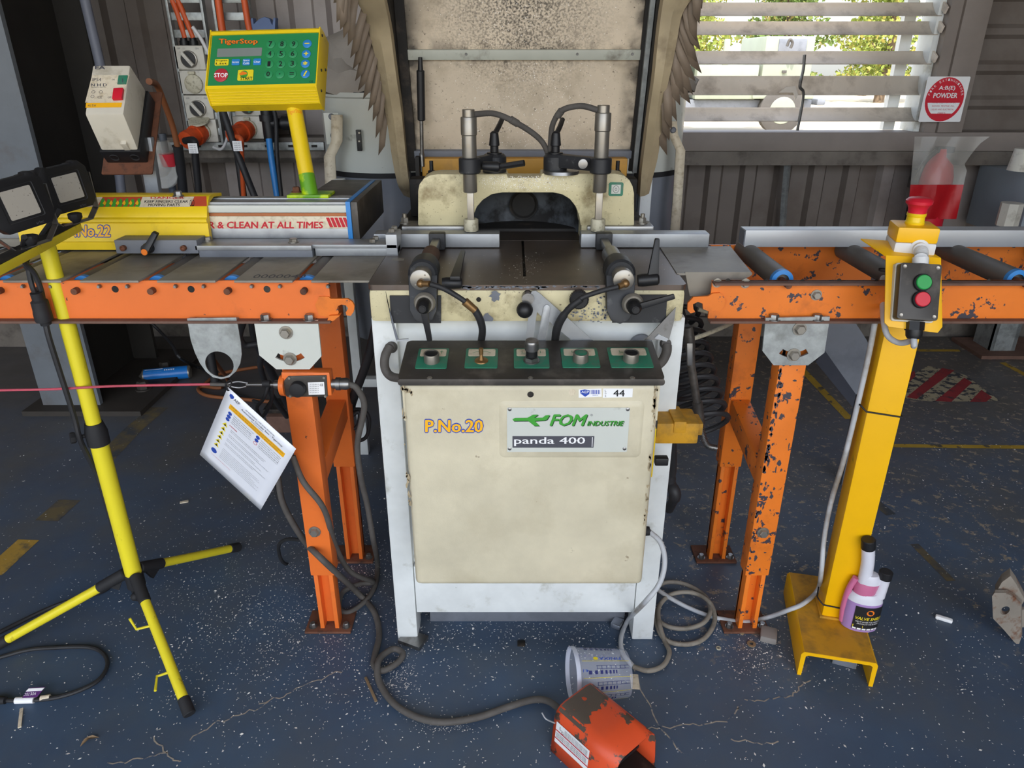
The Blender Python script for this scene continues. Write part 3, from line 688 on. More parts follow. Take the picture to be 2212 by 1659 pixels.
# name tag on the arch
b = NB(); q = [pA(*p) for p in ((1314, 394), (1347, 394), (1347, 423), (1314, 423))]; c = sum(q, V()) / 4; plate(b, rrect(c, (1, 0, 0), (0, 0, 1), .039, .036, .005), n0 * .0015); tg = obj('arch_tag', b, m['labelgreen'], S)
b = NB(); plate(b, rrect(c + n0 * .0015, (1, 0, 0), (0, 0, 1), .025, .024, .001), n0 * .0004); obj('tag_field', b, m['drum'], tg)
b = NB()
for r0, r1, ry in ((.0085, .0075, 1.15), (.003, .0022, 1.3)):
    A = circ(c + n0 * .0022, (1, 0, 0), (0, 0, 1), r0, 24, r0 * ry); B = circ(c + n0 * .0022, (1, 0, 0), (0, 0, 1), r1, 24, r1 * ry); ribbon(b, A + A[:1], B + B[:1])
obj('tag_mark', b, m['inkgrey'], tg)
b = NB()
for _ in range(420):
    x, y = rq.gauss(1135, 55), 380 + abs(rq.gauss(0, 16))
    if y < 412 and 1040 < x < 1245: spot(b, x, y, rq.uniform(.4, 1.1), rq.uniform(.4, 1.1), cA, n0, .0006)
obj('arch_swarf', b, m['chips'], arch, kind='stuff')
# vertical clamps
def vclamp(px, ytop, arm, hose, side):
    Yc = 1.925; ax = atY(px, 330, Yc).x; z = lambda y: atY(px, y, Yc).z; b = NB()
    zt, zb = z(ytop), z(415)
    lathe(b, (ax, Yc, zb), (0, 0, 1), [(0, .017), (.002, .0185), (zt - zb - .062, .0185), (zt - zb - .06, .0205), (zt - zb - .02, .0205), (zt - zb - .018, .0195), (zt - zb - .017, .0155), (zt - zb - .001, .0155), (zt - zb, .0145)], 28)
    cy = obj('vertical_clamp', b, m['chrome'], S)
    b = NB(); obox(b, (ax, Yc, (zb + z(490)) / 2), (.018, .018, zb - z(490)), None, .003); obj('clamp_rod', b, m['chrome'], cy)
    zf = TZ + .04; b = NB(); lathe(b, (ax, Yc, zf), (0, 0, 1), [(0, .018), (.002, .0195), (.03, .0195), (.032, .018)], 8); obj('clamp_foot', b, m['nylon'], cy)
    zr = z(357); b = NB(); lathe(b, (ax, Yc, zr - .02), (0, 0, 1), [(0, .025), (.003, .028), (.036, .028), (.039, .025)], 28)
    mx = atY(arm, 340, 2.02).x; plate(b, [(ax, Yc - .018, zr - .016), (mx, 2.0, zr - .016), (mx + side * .025, 2.02, zr - .016), (mx, 2.05, zr - .016), (ax, Yc + .02, zr - .016)], (0, 0, .034), .005)
    lathe(b, (mx, 2.025, zr - .03), (0, 0, 1), [(0, .032), (.04, .032), (.047, .026)], 24); obj('clamp_arm', b, m['castblack'], S)
    b = NB(); lathe(b, (mx, 2.025, zr + .015), (0, 0, 1), [(0, .02), (.006, .02), (.007, .011), (.022, .011), (.024, .0145), (.055, .011), (.06, .006)], 20)
    tube(b, [(mx, 2.02, zr + .066), (mx + .012, 2.05, zr + .085), (mx + .02, 2.08, zr + .10)], .007, 8); obj('clamp_lever', b, m['blackplastic'], S)
    return ax, Yc, zt, zr, mx
ax, Yc, zt, zr, mx = vclamp(1014, 236, 1068, 0, 1)
b = NB(); p0 = V((ax + .035, Yc + .02, zr - .005)); lathe(b, p0, (1, -.3, 0), [(0, .012), (.04, .013), (.045, .01)], 16); tube(b, [p0 + V((.04, -.01, 0)), p0 + V((.075, -.02, .006)), p0 + V((.105, -.03, .012))], .008, 8); obj('clamp_lever', b, m['blackplastic'], S)
b = NB(); tube(b, [(ax + .012, Yc, zt - .012), atY(1070, 246, 1.97), atY(1120, 268, 2.0), atY(1160, 295, 2.03), atY(1178, 318, 2.05), atY(1186, 345, 2.06)], .0075, 10); cyl(b, atY(1103, 258, 1.99), atY(1118, 267, 2.0), .0095); obj('air_hose', b, m['cabledusty'], S)
ax, Yc, zt, zr, mx = vclamp(1299, 227, 1200, 0, -1)
b = NB(); tube(b, [(ax - .012, Yc, zt - .012), atY(1255, 229, 1.95), atY(1215, 238, 1.98), atY(1195, 266, 2.01), atY(1190, 300, 2.04), atY(1188, 345, 2.06)], .0075, 10); cyl(b, atY(1213, 239, 1.98), atY(1205, 250, 1.99), .0095); obj('air_hose', b, m['cabledusty'], S)
b = NB(); lathe(b, atY(1259, 354, 1.915), n0, [(0, .012), (.004, .012), (.005, .006)], 18); obj('arm_bolt', b, m['steel'], S)
b = NB(); lathe(b, (atY(1212, 365, 2.0).x, 2.005, pA(1200, 375).z - .002), (0, 0, 1), [(0, .05), (.008, .048)], 24); obj('arm_seat', b, m['steel'], S)
# horizontal clamps
def hclamp(x, z, hub, tip, side):
    b = NB(); lathe(b, (x, 1.50, z), (0, 1, 0), [(0, .021), (.001, .0225), (.02, .0225), (.021, .0205), (.06, .0205)], 28)
    for a in (.8, 3.9): lathe(b, (x + .015 * math.cos(a), 1.5, z + .015 * math.sin(a)), n0, [(0, .002), (.0004, .0015)], 8)
    cy = obj('horizontal_clamp', b, m['chrome'], S)
    b = NB(); lathe(b, (x, 1.545, z), (0, 1, 0), [(0, .028), (.005, .033), (.06, .033), (.085, .028), (.09, .022)], 28)
    plate(b, [(x - .033, 1.545, z), (x + .033, 1.545, z), (x + .03, 1.52, z - .075), (x + .02, 1.515, z - .098), (x, 1.512, z - .105), (x - .02, 1.515, z - .098), (x - .03, 1.52, z - .075)], (0, .03, 0), .006); obj('clamp_body', b, m['castblack'], cy)
    b = NB(); lathe(b, (x, 1.63, z), (0, 1, 0), [(0, .0215), (.1, .0215), (.104, .019)], 24); obj('clamp_sleeve', b, m['dustybrown' if side < 0 else 'steel'], cy)
    b = NB(); obox(b, (x, 1.80, z), (.02, .15, .02), None, .003); obj('clamp_rod', b, m['steel'], cy)
    b = NB(); box(b, (x - .02, 1.862, TZ + .003), (x + .022, YFN - .002, TZ + .046), .004); obj('clamp_pad', b, m['castblack'], cy)
    h = V(hub); b = NB(); lathe(b, h + V((0, .004, 0)), n0, [(0, .024), (.006, .023), (.012, .02)], 24); obj('pivot_washer', b, m['plate_grey'], cy)
    b = NB(); lathe(b, h - V((0, .008, 0)), n0, [(0, .016), (.02, .0155), (.03, .012), (.034, .008)], 18); t = V(tip); d = (t - h).normalized(); s_ = d.cross(n0)
    e = h + V((0, -.03, 0)); plate(b, [e + s_ * .008, e - s_ * .008, t - s_ * .006, t + s_ * .006], (0, .009, 0), .0025); lathe(b, h + V((0, -.04, 0)), n0, [(0, .006), (.004, .006)], 14); obj('pivot_lever', b, m['blackplastic'], cy)
    return cy
Zc = 1.075
hclamp(-.196, Zc, atY(917, 655, 1.512), atY(928, 738, 1.49), -1); hclamp(.239, Zc, atY(1367, 657, 1.512), atY(1458, 641, 1.48), 1)
# clamp handles at the side of each body
p0 = atY(955, 612, 1.535); b = NB(); lathe(b, p0, (1, .05, 0), [(0, .012), (.01, .014), (.04, .013), (.044, .01)], 14); t1, t2 = atZ(982, 606, TZ + .02), atZ(1000, 548, TZ + .012); plate(b, [t1 + V((-.01, 0, 0)), t1 + V((.012, 0, 0)), t2 + V((.006, 0, 0)), t2 + V((-.006, 0, 0))], (0, 0, .009), .002); obj('clamp_handle', b, m['blackplastic'], S)
p0 = atY(1378, 606, 1.545); b = NB(); lathe(b, p0, (1, -.05, .1), [(0, .013), (.01, .0145), (.042, .0135), (.046, .01)], 14); q = p0 + V((.032, -.002, .008)); t = atY(1420, 515, 1.56); plate(b, [q + V((-.013, -.006, 0)), q + V((.012, -.006, 0)), t + V((.005, -.004, 0)), t + V((-.005, -.004, 0))], (0, .011, 0), .003); obj('clamp_handle', b, m['blackplastic'], S)
def elbow(p, q):
    b = NB(); sphere(b, p, .009, 14); tube(b, [p, p + (q - p) * .5, q], .0065, 10); lathe(b, p, (0, 1, 0), [(0, .008), (.014, .008)], 12); obj('elbow_fitting', b, m['brass'], S)
a0 = V((-.194, 1.488, Zc - .004)); a1 = atY(928, 613, 1.478); elbow(a0, a1)
b = NB(); tube(b, [a1, atY(960, 624, 1.485), atY(1000, 648, 1.49), atY(1014, 662, 1.49)], .0058, 10); obj('air_hose', b, m['cableblk'], S)
b = NB(); cyl(b, atY(1004, 651, 1.49), atY(1026, 670, 1.493), .0095, .0085); obj('hose_joiner', b, m['brass'], S)
b = NB(); tube(b, [atY(1024, 667, 1.493), atY(1036, 688, 1.50), atY(1042, 712, 1.52), atY(1039, 740, 1.56), atY(1036, 765, 1.575)], .0085, 10); obj('air_hose', b, m['cableblk'], S)
a0 = V((.241, 1.488, Zc - .004)); a1 = atY(1336, 619, 1.48); elbow(a0, a1)
b = NB(); tube(b, [a1, atY(1300, 628, 1.485), atY(1262, 641, 1.49), atY(1246, 651, 1.49)], .0055, 10); obj('air_hose', b, m['cableblk'], S)
b = NB(); tube(b, [atY(1256, 646, 1.489), atY(1232, 664, 1.495), atY(1212, 690, 1.51), atY(1202, 715, 1.53), atY(1198, 745, 1.57)], [.0075, .0075, .0095, .0095, .009], 10); obj('air_hose', b, m['cableblk'], S)
# cable loops beside the panel
b = NB(); cyl(b, atY(846, 750, 1.577), atY(842, 750, 1.56), .014, .011); tube(b, [atY(842, 748, 1.56), atY(832, 770, 1.545), atY(832, 796, 1.54), atY(845, 813, 1.53), atY(872, 818, 1.50)], .0105, 10); obj('panel_cable', b, m['cabledusty'], S)
b = NB(); cyl(b, atY(1437, 742, 1.577), atY(1440, 742, 1.56), .013, .011); tube(b, [atY(1441, 745, 1.56), atY(1440, 760, 1.55), atY(1432, 778, 1.54), atY(1420, 790, 1.53)], .011, 10); obj('panel_cable', b, m['cabledusty'], S)
b = NB(); lathe(b, atY(1384, 745, 1.594), n0, [(0, .028), (.008, .028), (.01, .02)], 24); obj('cabinet_knob', b, m['greymetal'], S)
# isolator on the right side of the cover
c = V((CV1 + .012, 1.56, atY(1430, 900, 1.54).z))
iso = [atY(x, y, 1.53) for x, y in ((1417, 902), (1503, 905), (1517, 930), (1502, 962), (1424, 956))]
b = NB(); a = atY(1424, 925, 1.53); box(b, (a.x - .012, 1.515, a.z - .035), (a.x + .092, 1.60, a.z + .02), .006); box(b, (a.x + .085, 1.53, a.z - .02), (a.x + .105, 1.585, a.z + .012), .004); box(b, (a.x + .03, 1.512, a.z - .005), (a.x + .06, 1.60, a.z + .026), .004); iso = obj('isolator_switch', b, m['yellowdusty'], S)
b = NB(); box(b, (CV1 - .004, 1.47, a.z - .10), (CV1 + .022, 1.53, a.z + .03), .003); obj('isolator_back', b, m['yellow'], iso)
b = NB(); box(b, (CV1 + .0, 1.50, a.z - .01), (CV1 + .03, 1.535, a.z + .035), .003); obj('isolator_terminal', b, m['blackplastic'], iso); b = NB(); k = atY(1432, 993, 1.52); box(b, (k.x - .02, 1.51, k.z - .012), (k.x + .012, 1.53, k.z + .008), .003); obj('isolator_lock', b, m['blackplastic'], iso)
# ---------------- hood
HX0, HX1 = -.315, .3845

hb, ht = V((0, 2.42, 1.239)), V((0, 2.27, 1.86))
hu = (ht - hb).normalized(); hn = V((0, -hu.z, hu.y)).normalized(); hL = (ht - hb).length
b = NB(); plate(b, [V((HX0, 0, 0)) + hb, V((HX1, 0, 0)) + hb, V((HX1, 0, 0)) + ht, V((HX0, 0, 0)) + ht], -hn * .004); hood = obj('hood_panel', b, m['hoodpanel'], S)
def grime():
    nt = m['hoodpanel'].node_tree; N, L = nt.nodes, nt.links; bs = N['Principled BSDF']; src = bs.inputs['Base Color'].links[0].from_socket
    tc = N.new('ShaderNodeTexCoord')
    def mth(op, a, c):
        x = N.new('ShaderNodeMath'); x.operation = op
        for i, s in enumerate((a, c)):
            if isinstance(s, (int, float)): x.inputs[i].default_value = s
            else: L.new(s, x.inputs[i])
        return x.outputs[0]
    def mr(f, a, c): r = N.new('ShaderNodeMapRange'); r.inputs[1].default_value = a; r.inputs[2].default_value = c; L.new(f, r.inputs[0]); return r.outputs[0]
    def noise(s_, d_): n = N.new('ShaderNodeTexNoise'); n.inputs['Scale'].default_value = s_; n.inputs['Detail'].default_value = d_; L.new(tc.outputs['Object'], n.inputs['Vector']); return n.outputs['Fac']
    ds = N.new('ShaderNodeVectorMath'); ds.operation = 'DISTANCE'; L.new(tc.outputs['Object'], ds.inputs[0]); ds.inputs[1].default_value = (.03, 2.30, 1.66)
    spray = mth('MULTIPLY', mr(ds.outputs['Value'], .30, .02), mr(noise(170, 4), .42, .62))
    sx = N.new('ShaderNodeSeparateXYZ'); L.new(tc.outputs['Object'], sx.inputs[0])
    ed = mr(mth('ABSOLUTE', mth('SUBTRACT', sx.outputs[0], .035), 0), .29, .35); edge = mth('MULTIPLY', ed, mr(noise(16, 6), .38, .6))
    low = mth('MULTIPLY', mr(mth('ABSOLUTE', mth('SUBTRACT', sx.outputs[2], 1.525), 0), .05, .0), mr(noise(22, 6), .4, .62))
    f = mth('MINIMUM', mth('ADD', mth('ADD', spray, edge), mth('MULTIPLY', low, .7)), .93)
    mx = N.new('ShaderNodeMix'); mx.data_type = 'RGBA'; L.new(f, mx.inputs[0]); L.new(src, mx.inputs[6]); mx.inputs[7].default_value = lin('2e2a25'); L.new(mx.outputs[2], bs.inputs['Base Color'])
grime()
def hp(x, y): return onp(x, y, hb, hn)
b = NB(); za = hp(1130, 106); zb_ = hp(1130, 128); plate(b, [V((HX0 + .003, za.y, za.z)), V((HX1 - .003, za.y, za.z)), V((HX1 - .003, zb_.y, zb_.z)), V((HX0 + .003, zb_.y, zb_.z))], hn * .012, .002); rib = obj('hood_rib', b, m['greymetal'], S)
b = NB()
for _ in range(900):
    x, y = rq.gauss(1140, 85), rq.uniform(-20, 318)
    if not 98 < y < 136 and 900 < x < 1360: spot(b, x, y, rq.uniform(.4, 1.0), rq.uniform(.4, 1.0), hb, hn, .0008)
obj('panel_swarf', b, m['chips'], hood, kind='stuff')
rib.data.materials[0] = M('ribpaint', 'a9aa9e', .45, var=.1, dirt='4e4438', dt=(.55, .72), ds=7)
for x in (1007, 1247, 1366): b = NB(); lathe(b, onp(x, 117, hb + hn * .012, hn), hn, [(0, .004), (.002, .003)], 10); obj('rib_screw', b, m['steel'], rib)
b = NB(); za = hp(1130, 322); zb_ = hp(1130, 338); plate(b, [V((HX0 + .003, za.y, za.z)), V((HX1 - .003, za.y, za.z)), V((HX1 - .003, zb_.y, zb_.z)), V((HX0 + .003, zb_.y, zb_.z))], hn * .02, .002); obj('hood_rib', b, m['greymetal'], S)
# black seals and side plates
innerL = [(893, 428), (884, 395), (877, 340), (868, 250), (858, 180), (850, 120), (842, 60), (830, 0), (815, -60)]
outerL = [(872, 422), (858, 395), (846, 335), (836, 262), (824, 200), (812, 130), (802, 90), (790, 40), (768, 0), (735, -40)]
innerR = [(1382, 425), (1386, 370), (1393, 315), (1402, 245), (1413, 170), (1420, 100), (1427, 40), (1433, 0), (1442, -60)]
outerR = [(1402, 418), (1411, 380), (1421, 340), (1428, 290), (1437, 210), (1450, 150), (1462, 90), (1474, 30), (1500, -10), (1520, -50)]
def hood_side(inn, outp, X, s):
    def pt(x, y):
        p = atX(x, y, X); return p
    I = smooth([pt(x, y) for x, y in inn], 4); n = len(I)
    O_px = smooth([V((x, y, 0)) for x, y in outp], 4)
    O = []
    for i in range(n):
        k = O_px[min(len(O_px) - 1, round(i * (len(O_px) - 1) / (n - 1)))]; O.append(atY(k.x, k.y, I[i].y + .004))
    b = NB(); bk = [p + V((0, .05, 0)) for p in O]; r_ = NB()
    mid = [(a + c) / 2 + V((0, -.012, 0)) for a, c in zip(I, O)]
    sheet(b, [[p + V((0, .05, 0)) for p in I], I, mid, O, bk]); rm = obj('hood_rim', b, m['hoodrim'], S)
    b = NB(); back = []
    for p in I:
        f = (p.z - hb.z) / (ht.z - hb.z); back.append(V((X, max(hb.y + (ht.y - hb.y) * f, p.y + .02) + .02, p.z)))
    ribbon(b, [p + V((s * .004, .01, 0)) for p in I], back); o = obj('hood_side', b, m['blackgrime'], S); solid(o, .004)
    return I, O
IL, OL = hood_side(innerL, outerL, -.335, -1)
IR, OR = hood_side(innerR, outerR, .405, 1)
b = NB(); plate(b, [V((HX0 - .022, 0, 0)) + hb - hu * .06, V((HX0 + .008, 0, 0)) + hb - hu * .06, V((HX0 + .008, 0, 0)) + ht, V((HX0 - .022, 0, 0)) + ht], hn * .014); obj('hood_seal', b, m['blackgrime'], S)
b = NB(); plate(b, [V((HX1 + .03, 0, 0)) + hb - hu * .06, V((HX1 - .006, 0, 0)) + hb - hu * .06, V((HX1 - .006, 0, 0)) + ht, V((HX1 + .03, 0, 0)) + ht], hn * .014); obj('hood_seal', b, m['blackgrime'], S)
b = NB(); plate(b, [V((HX1 + .004, 0, 0)) + hb - hu * .06, V((HX1 + .018, 0, 0)) + hb - hu * .06, V((HX1 + .018, 0, 0)) + ht, V((HX1 + .004, 0, 0)) + ht], hn * .03); obj('hood_stiffener', b, m['galv'], S)
b = NB(); sheet(b, [[(HX0 - .03, ht.y + .02, ht.z), (HX1 + .05, ht.y + .02, ht.z)], [(HX0 - .08, 1.75, ht.z + .15), (HX1 + .1, 1.75, ht.z + .15)]]); o = obj('hood_top', b, m['hoodrim'], S); solid(o, .004)
# grime thrown on the hood panel by the blade
# gas strut
sp, sq = hp(910, 118) + hn * .03, atY(912, 345, 2.36); d = (sq - sp); b = NB(); cyl(b, sp, sp + d * .18, .006, .009); cyl(b, sp + d * .12, sp + d * .60, .012, b=.002); gs = obj('gas_strut', b, m['blackplastic'], S)
b = NB(); cyl(b, sp + d * .6, sp + d * .95, .006); lathe(b, sq - V((0, 0, -.02)), (0, 0, -1), [(0, .008), (.04, .008)], 12); obj('strut_rod', b, m['steel'], gs)
b = NB(); r_, u_, dd = basis(d); q = sp + d * .14; plate(b, [q + V((.0125, -.004, 0)), q + V((.0125, .004, 0)), q + d * .2 + V((.0125, .004, 0)), q + d * .2 + V((.0125, -.004, 0))], (.0004, 0, 0)); obj('strut_label', b, m['labelcream'], gs)
b = NB(); box(b, (sq.x - .02, 2.34, 1.12), (sq.x - .008, 2.38, sq.z + .01)); obj('strut_bracket', b, m['blackgrime'], S)
# parts behind the arch
b = NB(); box(b, (HX0 + .03, 2.36, 1.10), (HX1 - .02, 2.42, 1.225), .006); obj('motor_cover', b, m['ochre'], S)
for x in (HX0, HX1 - .10): b = NB(); box(b, (x, 2.27, 1.06), (x + .10, 2.34, 1.175), .006); obj('hinge_block', b, m['blackgrime'], S)
b = NB(); box(b, (HX0 - .02, 2.1, .96), (HX1 + .02, 2.42, 1.06), .006); obj('rear_shelf', b, m['blackgrime'], S)
for x in (932, 1334):
    b = NB(); p = atY(x, 362, 2.3); cyl(b, p - V((0, 0, .02)), p + V((0, 0, .02)), .006); hexbolt(b, p - V((0, 0, .02)), (0, 0, 1), .012); obj('hinge_bolt', b, m['blackplastic'], S)
# curtain strips along both rims
def pix(p):
    q = V(p) - CAM; a_ = q.y * CT - q.z * ST; return CXP + FPX * q.x / a_, CYP + FPX * (-q.y * ST - q.z * CT) / a_
def flap(root, tip, w, k):
    r_, t_ = V(root), V(tip); d = t_ - r_; s_ = d.cross(V((0, 1, 0))).normalized() * w; b = NB(); bow = V((random.uniform(-.004, .004), -.004, 0))
    sheet(b, [[r_ - s_ * .9, r_ + s_ * .9], [r_ + d * .45 - s_ + bow, r_ + d * .45 + s_ + bow], [r_ + d * .84 - s_ * k[0], r_ + d * .84 + s_ * k[0]], [r_ + d * (.84 if k[1] < 0 else 1) - s_ * (k[0] if k[1] < 0 else .9), r_ + d * (1 if k[1] < 0 else .86) + s_ * .9]])
    b.free(); b = NB()
    q = [r_ - s_ * .9, r_ + s_ * .9, r_ + d * .45 + s_ + bow, t_ + s_ * .8 - d * (.22 if k[1] > 0 else 0), t_ - s_ * .8 - d * (.22 if k[1] < 0 else 0), r_ + d * .45 - s_ + bow]
    v = [b.verts.new(p) for p in q]; b.faces.new([v[0], v[1], v[2], v[5]]); b.faces.new([v[5], v[2], v[3], v[4]])
    o = obj('flap', b, m['flap'], S, ang=12); solid(o, .002)
def flaps(Op, tips, w, dx, side, up=112):
    for i, (x, y) in enumerate(tips):
        k = min(Op, key=lambda p: abs(pix(p)[1] - (y - up)))
        Yk = k.y + .012 + .0022 * (i % 3)
        flap(k + V((dx, Yk - k.y, 0)), atY(x, y, Yk + .012), w, (1, side))
flaps(OL, [(727, 10), (734, 51), (742, 66), (749, 84), (758, 101), (763, 128), (768, 153), (773, 178), (779, 199), (790, 217), (801, 242), (811, 264), (817, 300), (823, 337)], .0105, .006, 1)
flaps(OR, [(1508, 20), (1503, 52), (1497, 89), (1506, 112), (1500, 138), (1509, 163), (1496, 180), (1490, 208), (1485, 228), (1470, 205), (1462, 230), (1455, 264), (1444, 282), (1439, 306), (1434, 337)], .0125, -.006, -1)

# ================================================================ ROLLER CONVEYORS
YBm = 1.605
def hb_(b, c, n, r): return hexbolt(b, c, n, r)
def conveyor(name, label, x0, x1, zt, zb, ormat, rear0, rear1):
    t = thing(name, label, 'conveyor', ((x0 + x1) / 2, 1.8, 0))
    b = NB(); plate(b, [(x0, YBm, zb + .006), (x1, YBm, zb + .006), (x1, YBm, zt), (x0, YBm, zt)], (0, .006, 0)); obj('side_beam', b, ormat, t)
    b = NB(); plate(b, [(x0, YBm - .022, zb), (x1, YBm - .022, zb), (x1, YBm + .006, zb), (x0, YBm + .006, zb)], (0, 0, .006), .0015); obj('beam_flange', b, m['dustybrown'], t)
    b = NB(); box(b, (rear0, 1.95, zb), (rear1, 1.956, zt + .002 if rear0 > 0 else zt - .05)); box(b, (rear0, 1.956, zb), (rear1, 1.985, zb + .006)); obj('side_beam', b, ormat, t)
    return t
zb, zt = atY(400, 693, YBm).z, 1.044
xe = atY(713, 640, YBm).x
LC = conveyor('roller_conveyor', 'orange roller conveyor with grey infill plates left of the saw', -1.9, xe, zt, zb, m['orange'], -1.9, -.34)
b = NB(); box(b, (xe, 1.93, zt - .03), (-.345, 1.96, zt - .004)); obj('rear_rail', b, m['orange'], LC)
rx = [-.476 - .1745 * k for k in range(8)]
def roller(t, x, y0, y1, z, r=.0255):
    b = NB(); lathe(b, (x, y0 + .012, z), (0, 1, 0), [(0, r - .002), (.002, r), (y1 - y0 - .015, r)], 24); o = obj('roller', b, m['roller'], t)
    b = NB(); lathe(b, (x, y0, z), (0, 1, 0), [(0, r * .6), (.001, r), (.013, r + .0005), (.013, r * .6)], 24, cap=False); obj('roller_cap', b, m['blue'], o)
    b = NB(); cyl(b, (x, YBm - .016, z), (x, y0 + .01, z), .0075, b=.001); obj('axle', b, m['rust'], t)
for x in rx: roller(LC, x, 1.632, 1.94, zt - .022)
for x in rx:
    for dx in (-.055, .055):
        b = NB(); p = V((x + dx, YBm - .0005, zt - .012)); hexbolt(b, p, (0, -1, 0), .0048, .006, False); cyl(b, p, p + V((0, -.01, 0)), .003); obj('bolt', b, m['steel'], LC)
    b = NB(); lathe(b, (x - .087, YBm - .0004, zt - .02), (0, -1, 0), [(0, .008), (.0005, .0075)], 18); obj('beam_hole', b, m['blackgrime'], LC)
for i, x in enumerate(rx):
    x1 = (rx[i - 1] - .021) if i else -.3225
    b = NB(); box(b, (x + .021, 1.588, zt), (x1, 1.945, zt + .005), .001); obj('infill_plate', b, m['plate_grey'], LC)
b = NB(); text(b, '0000040', atZ(544, 601, zt + .005), V((.12, 0, 0)), atZ(552, 593, zt + .005) - atZ(544, 601, zt + .005), .0003, n=V((0, 0, 1))); obj('marker_writing', b, m['inkgrey'], LC)
# hook, hanger ring and slotted plate
Yp = YBm - .004; n0 = V((0, -1, 0))
def px(pts, ox, oy, s, Y): return [atY(ox + x / s, oy + y / s, Y) for x, y in pts]
hook = [(1300, 1030), (1380, 1030), (1400, 1048), (1545, 1048), (1585, 1075), (1602, 1110), (1595, 1160), (1570, 1195), (1535, 1190), (1528, 1165), (1548, 1130), (1530, 1105), (1490, 1098), (1462, 1110), (1455, 1130), (1468, 1160), (1460, 1190), (1400, 1212), (1300, 1190), (1265, 1100)]
b = NB(); plate(b, px(hook, 360, 380, 3.95, Yp), (0, .007, 0)); obj('hook_plate', b, m['orangeworn'], LC)
for px_, mt in (([(1385, 1195), (1480, 1190), (1420, 1240), (1370, 1235)], 'orangeworn'),):
    b = NB(); plate(b, px(px_, 360, 380, 3.95, Yp - .01), (0, .02, 0)); obj('weld_corner', b, m[mt], LC)
rg = [(404, 688), (510, 686), (513, 700), (520, 740), (522, 765), (519, 785), (510, 802), (495, 815), (478, 819), (460, 815), (445, 803), (432, 785), (421, 762), (412, 735)]
c = atY(474, 787, 1.588); hole = circ(c, (1, 0, 0), (0, 0, 1), .0335, 28, .033)
b = NB(); plate(b, [atY(x, y, 1.588) for x, y in rg], (0, .003, 0), 0, [hole]); a = atY(404, 688, 1.588); e = atY(510, 686, 1.588)
box(b, (a.x, 1.588, zb + .006), (e.x, 1.606, zb + .009)); obj('hanger_bracket', b, m['galv'], LC)
for x in (418, 497): b = NB(); lathe(b, (atY(x, 687, 1.592).x, 1.597, zb + .009), (0, 0, 1), [(0, .006), (.002, .004)], 14); obj('rivet', b, m['steel'], LC)
def slotplate(t, pts, slot, b1, b2, mat, Y, tops):
    sl = [V(p) for p in slot]; b = NB(); plate(b, pts, (0, .006, 0), 0, [sl]); sp_ = obj('slotted_plate', b, mat, t)
    for p in (b1, b2): b = NB(); hexbolt(b, p, n0, .012, .011); obj('bolt', b, m['chrome'], sp_)
    for p in tops: b = NB(); hexbolt(b, p, V((0, 0, 1)), .011, .012); obj('bolt', b, m['steel'], t)
def arcslot(c, R_, h, a): return [c + V((R_ * math.sin(t), 0, R_ - R_ * math.cos(t))) + V((-math.sin(t) * h, 0, math.cos(t) * h)) for t in [-a + 2 * a * i / 10 for i in range(11)]] + [c + V((R_ * math.sin(t), 0, R_ - R_ * math.cos(t))) - V((-math.sin(t) * h, 0, math.cos(t) * h)) for t in [a - 2 * a * i / 10 for i in range(11)]]
Ys = 1.588
slotplate(LC, px([(745, 1245), (1290, 1235), (1320, 1540), (1220, 1650), (935, 1650), (790, 1530)], 360, 380, 3.95, Ys), arcslot(atY(627, 776, Ys), .055, .007, .6), atY(618, 718, Ys), atY(627, 775, Ys), m['drum'], Ys,
          [(atY(573, 684, 1.595).x, 1.595, zb + .006), (atY(668, 684, 1.595).x, 1.595, zb + .006)])
def stand(t, xf, yf, xr, yr, w_, mat, zmid, zmid2):
    # front leg: rectangular tube sliding over a channel; rear leg likewise
    for (x, y, zm, dpt) in ((xf, yf, zmid, .05), (xr, yr, zmid2, .05)):
        b = NB(); plate(b, [(x - w_ / 2, y, zm), (x + w_ / 2, y, zm), (x + w_ / 2, y, zb - .0), (x - w_ / 2, y, zb - .0)], (0, dpt, 0), .004); lg = obj('leg', b, mat, t)
        b = NB(); k = w_ / 2 - .006; box(b, (x - k, y + .004, .008), (x - k + .012, y + dpt - .004, zm + .02), .002); box(b, (x + k - .012, y + .004, .008), (x + k, y + dpt - .004, zm + .02), .002); box(b, (x - k, y + dpt - .016, .008), (x + k, y + dpt - .008, zm + .02)); obj('inner_channel', b, mat, lg)
        b = NB(); box(b, (x - .07, y - .01, .001), (x + .062, y + dpt + .03, .009), .002); obj('foot_plate', b, m['rust'], lg)
        for dx in (-.05, .045): b = NB(); hexbolt(b, (x + dx, y + .012, .009), (0, 0, 1), .009, .012); obj('anchor_bolt', b, m['steel'], lg)
    b = NB(); p = V((xf, yf + .045, zmid + .30)); q = V((xr, yr + .005, zmid + .36)); d = (q - p).normalized(); s_ = V((w_ / 2 - .006, 0, 0)); u_ = d.cross(V((1, 0, 0))).normalized() * .032
    plate(b, [p + s_ + u_, p - s_ + u_, p - s_ - u_, p + s_ - u_], q - p, .003); obj('cross_brace', b, mat, t)
stand(LC, -.525, 1.612, -.517, 1.93, .066, m['orange'], .20, .36)
b = NB(); hexbolt(b, atY(680, 1148, 1.612), n0, .012, .011); obj('bolt', b, m['chrome'], LC)
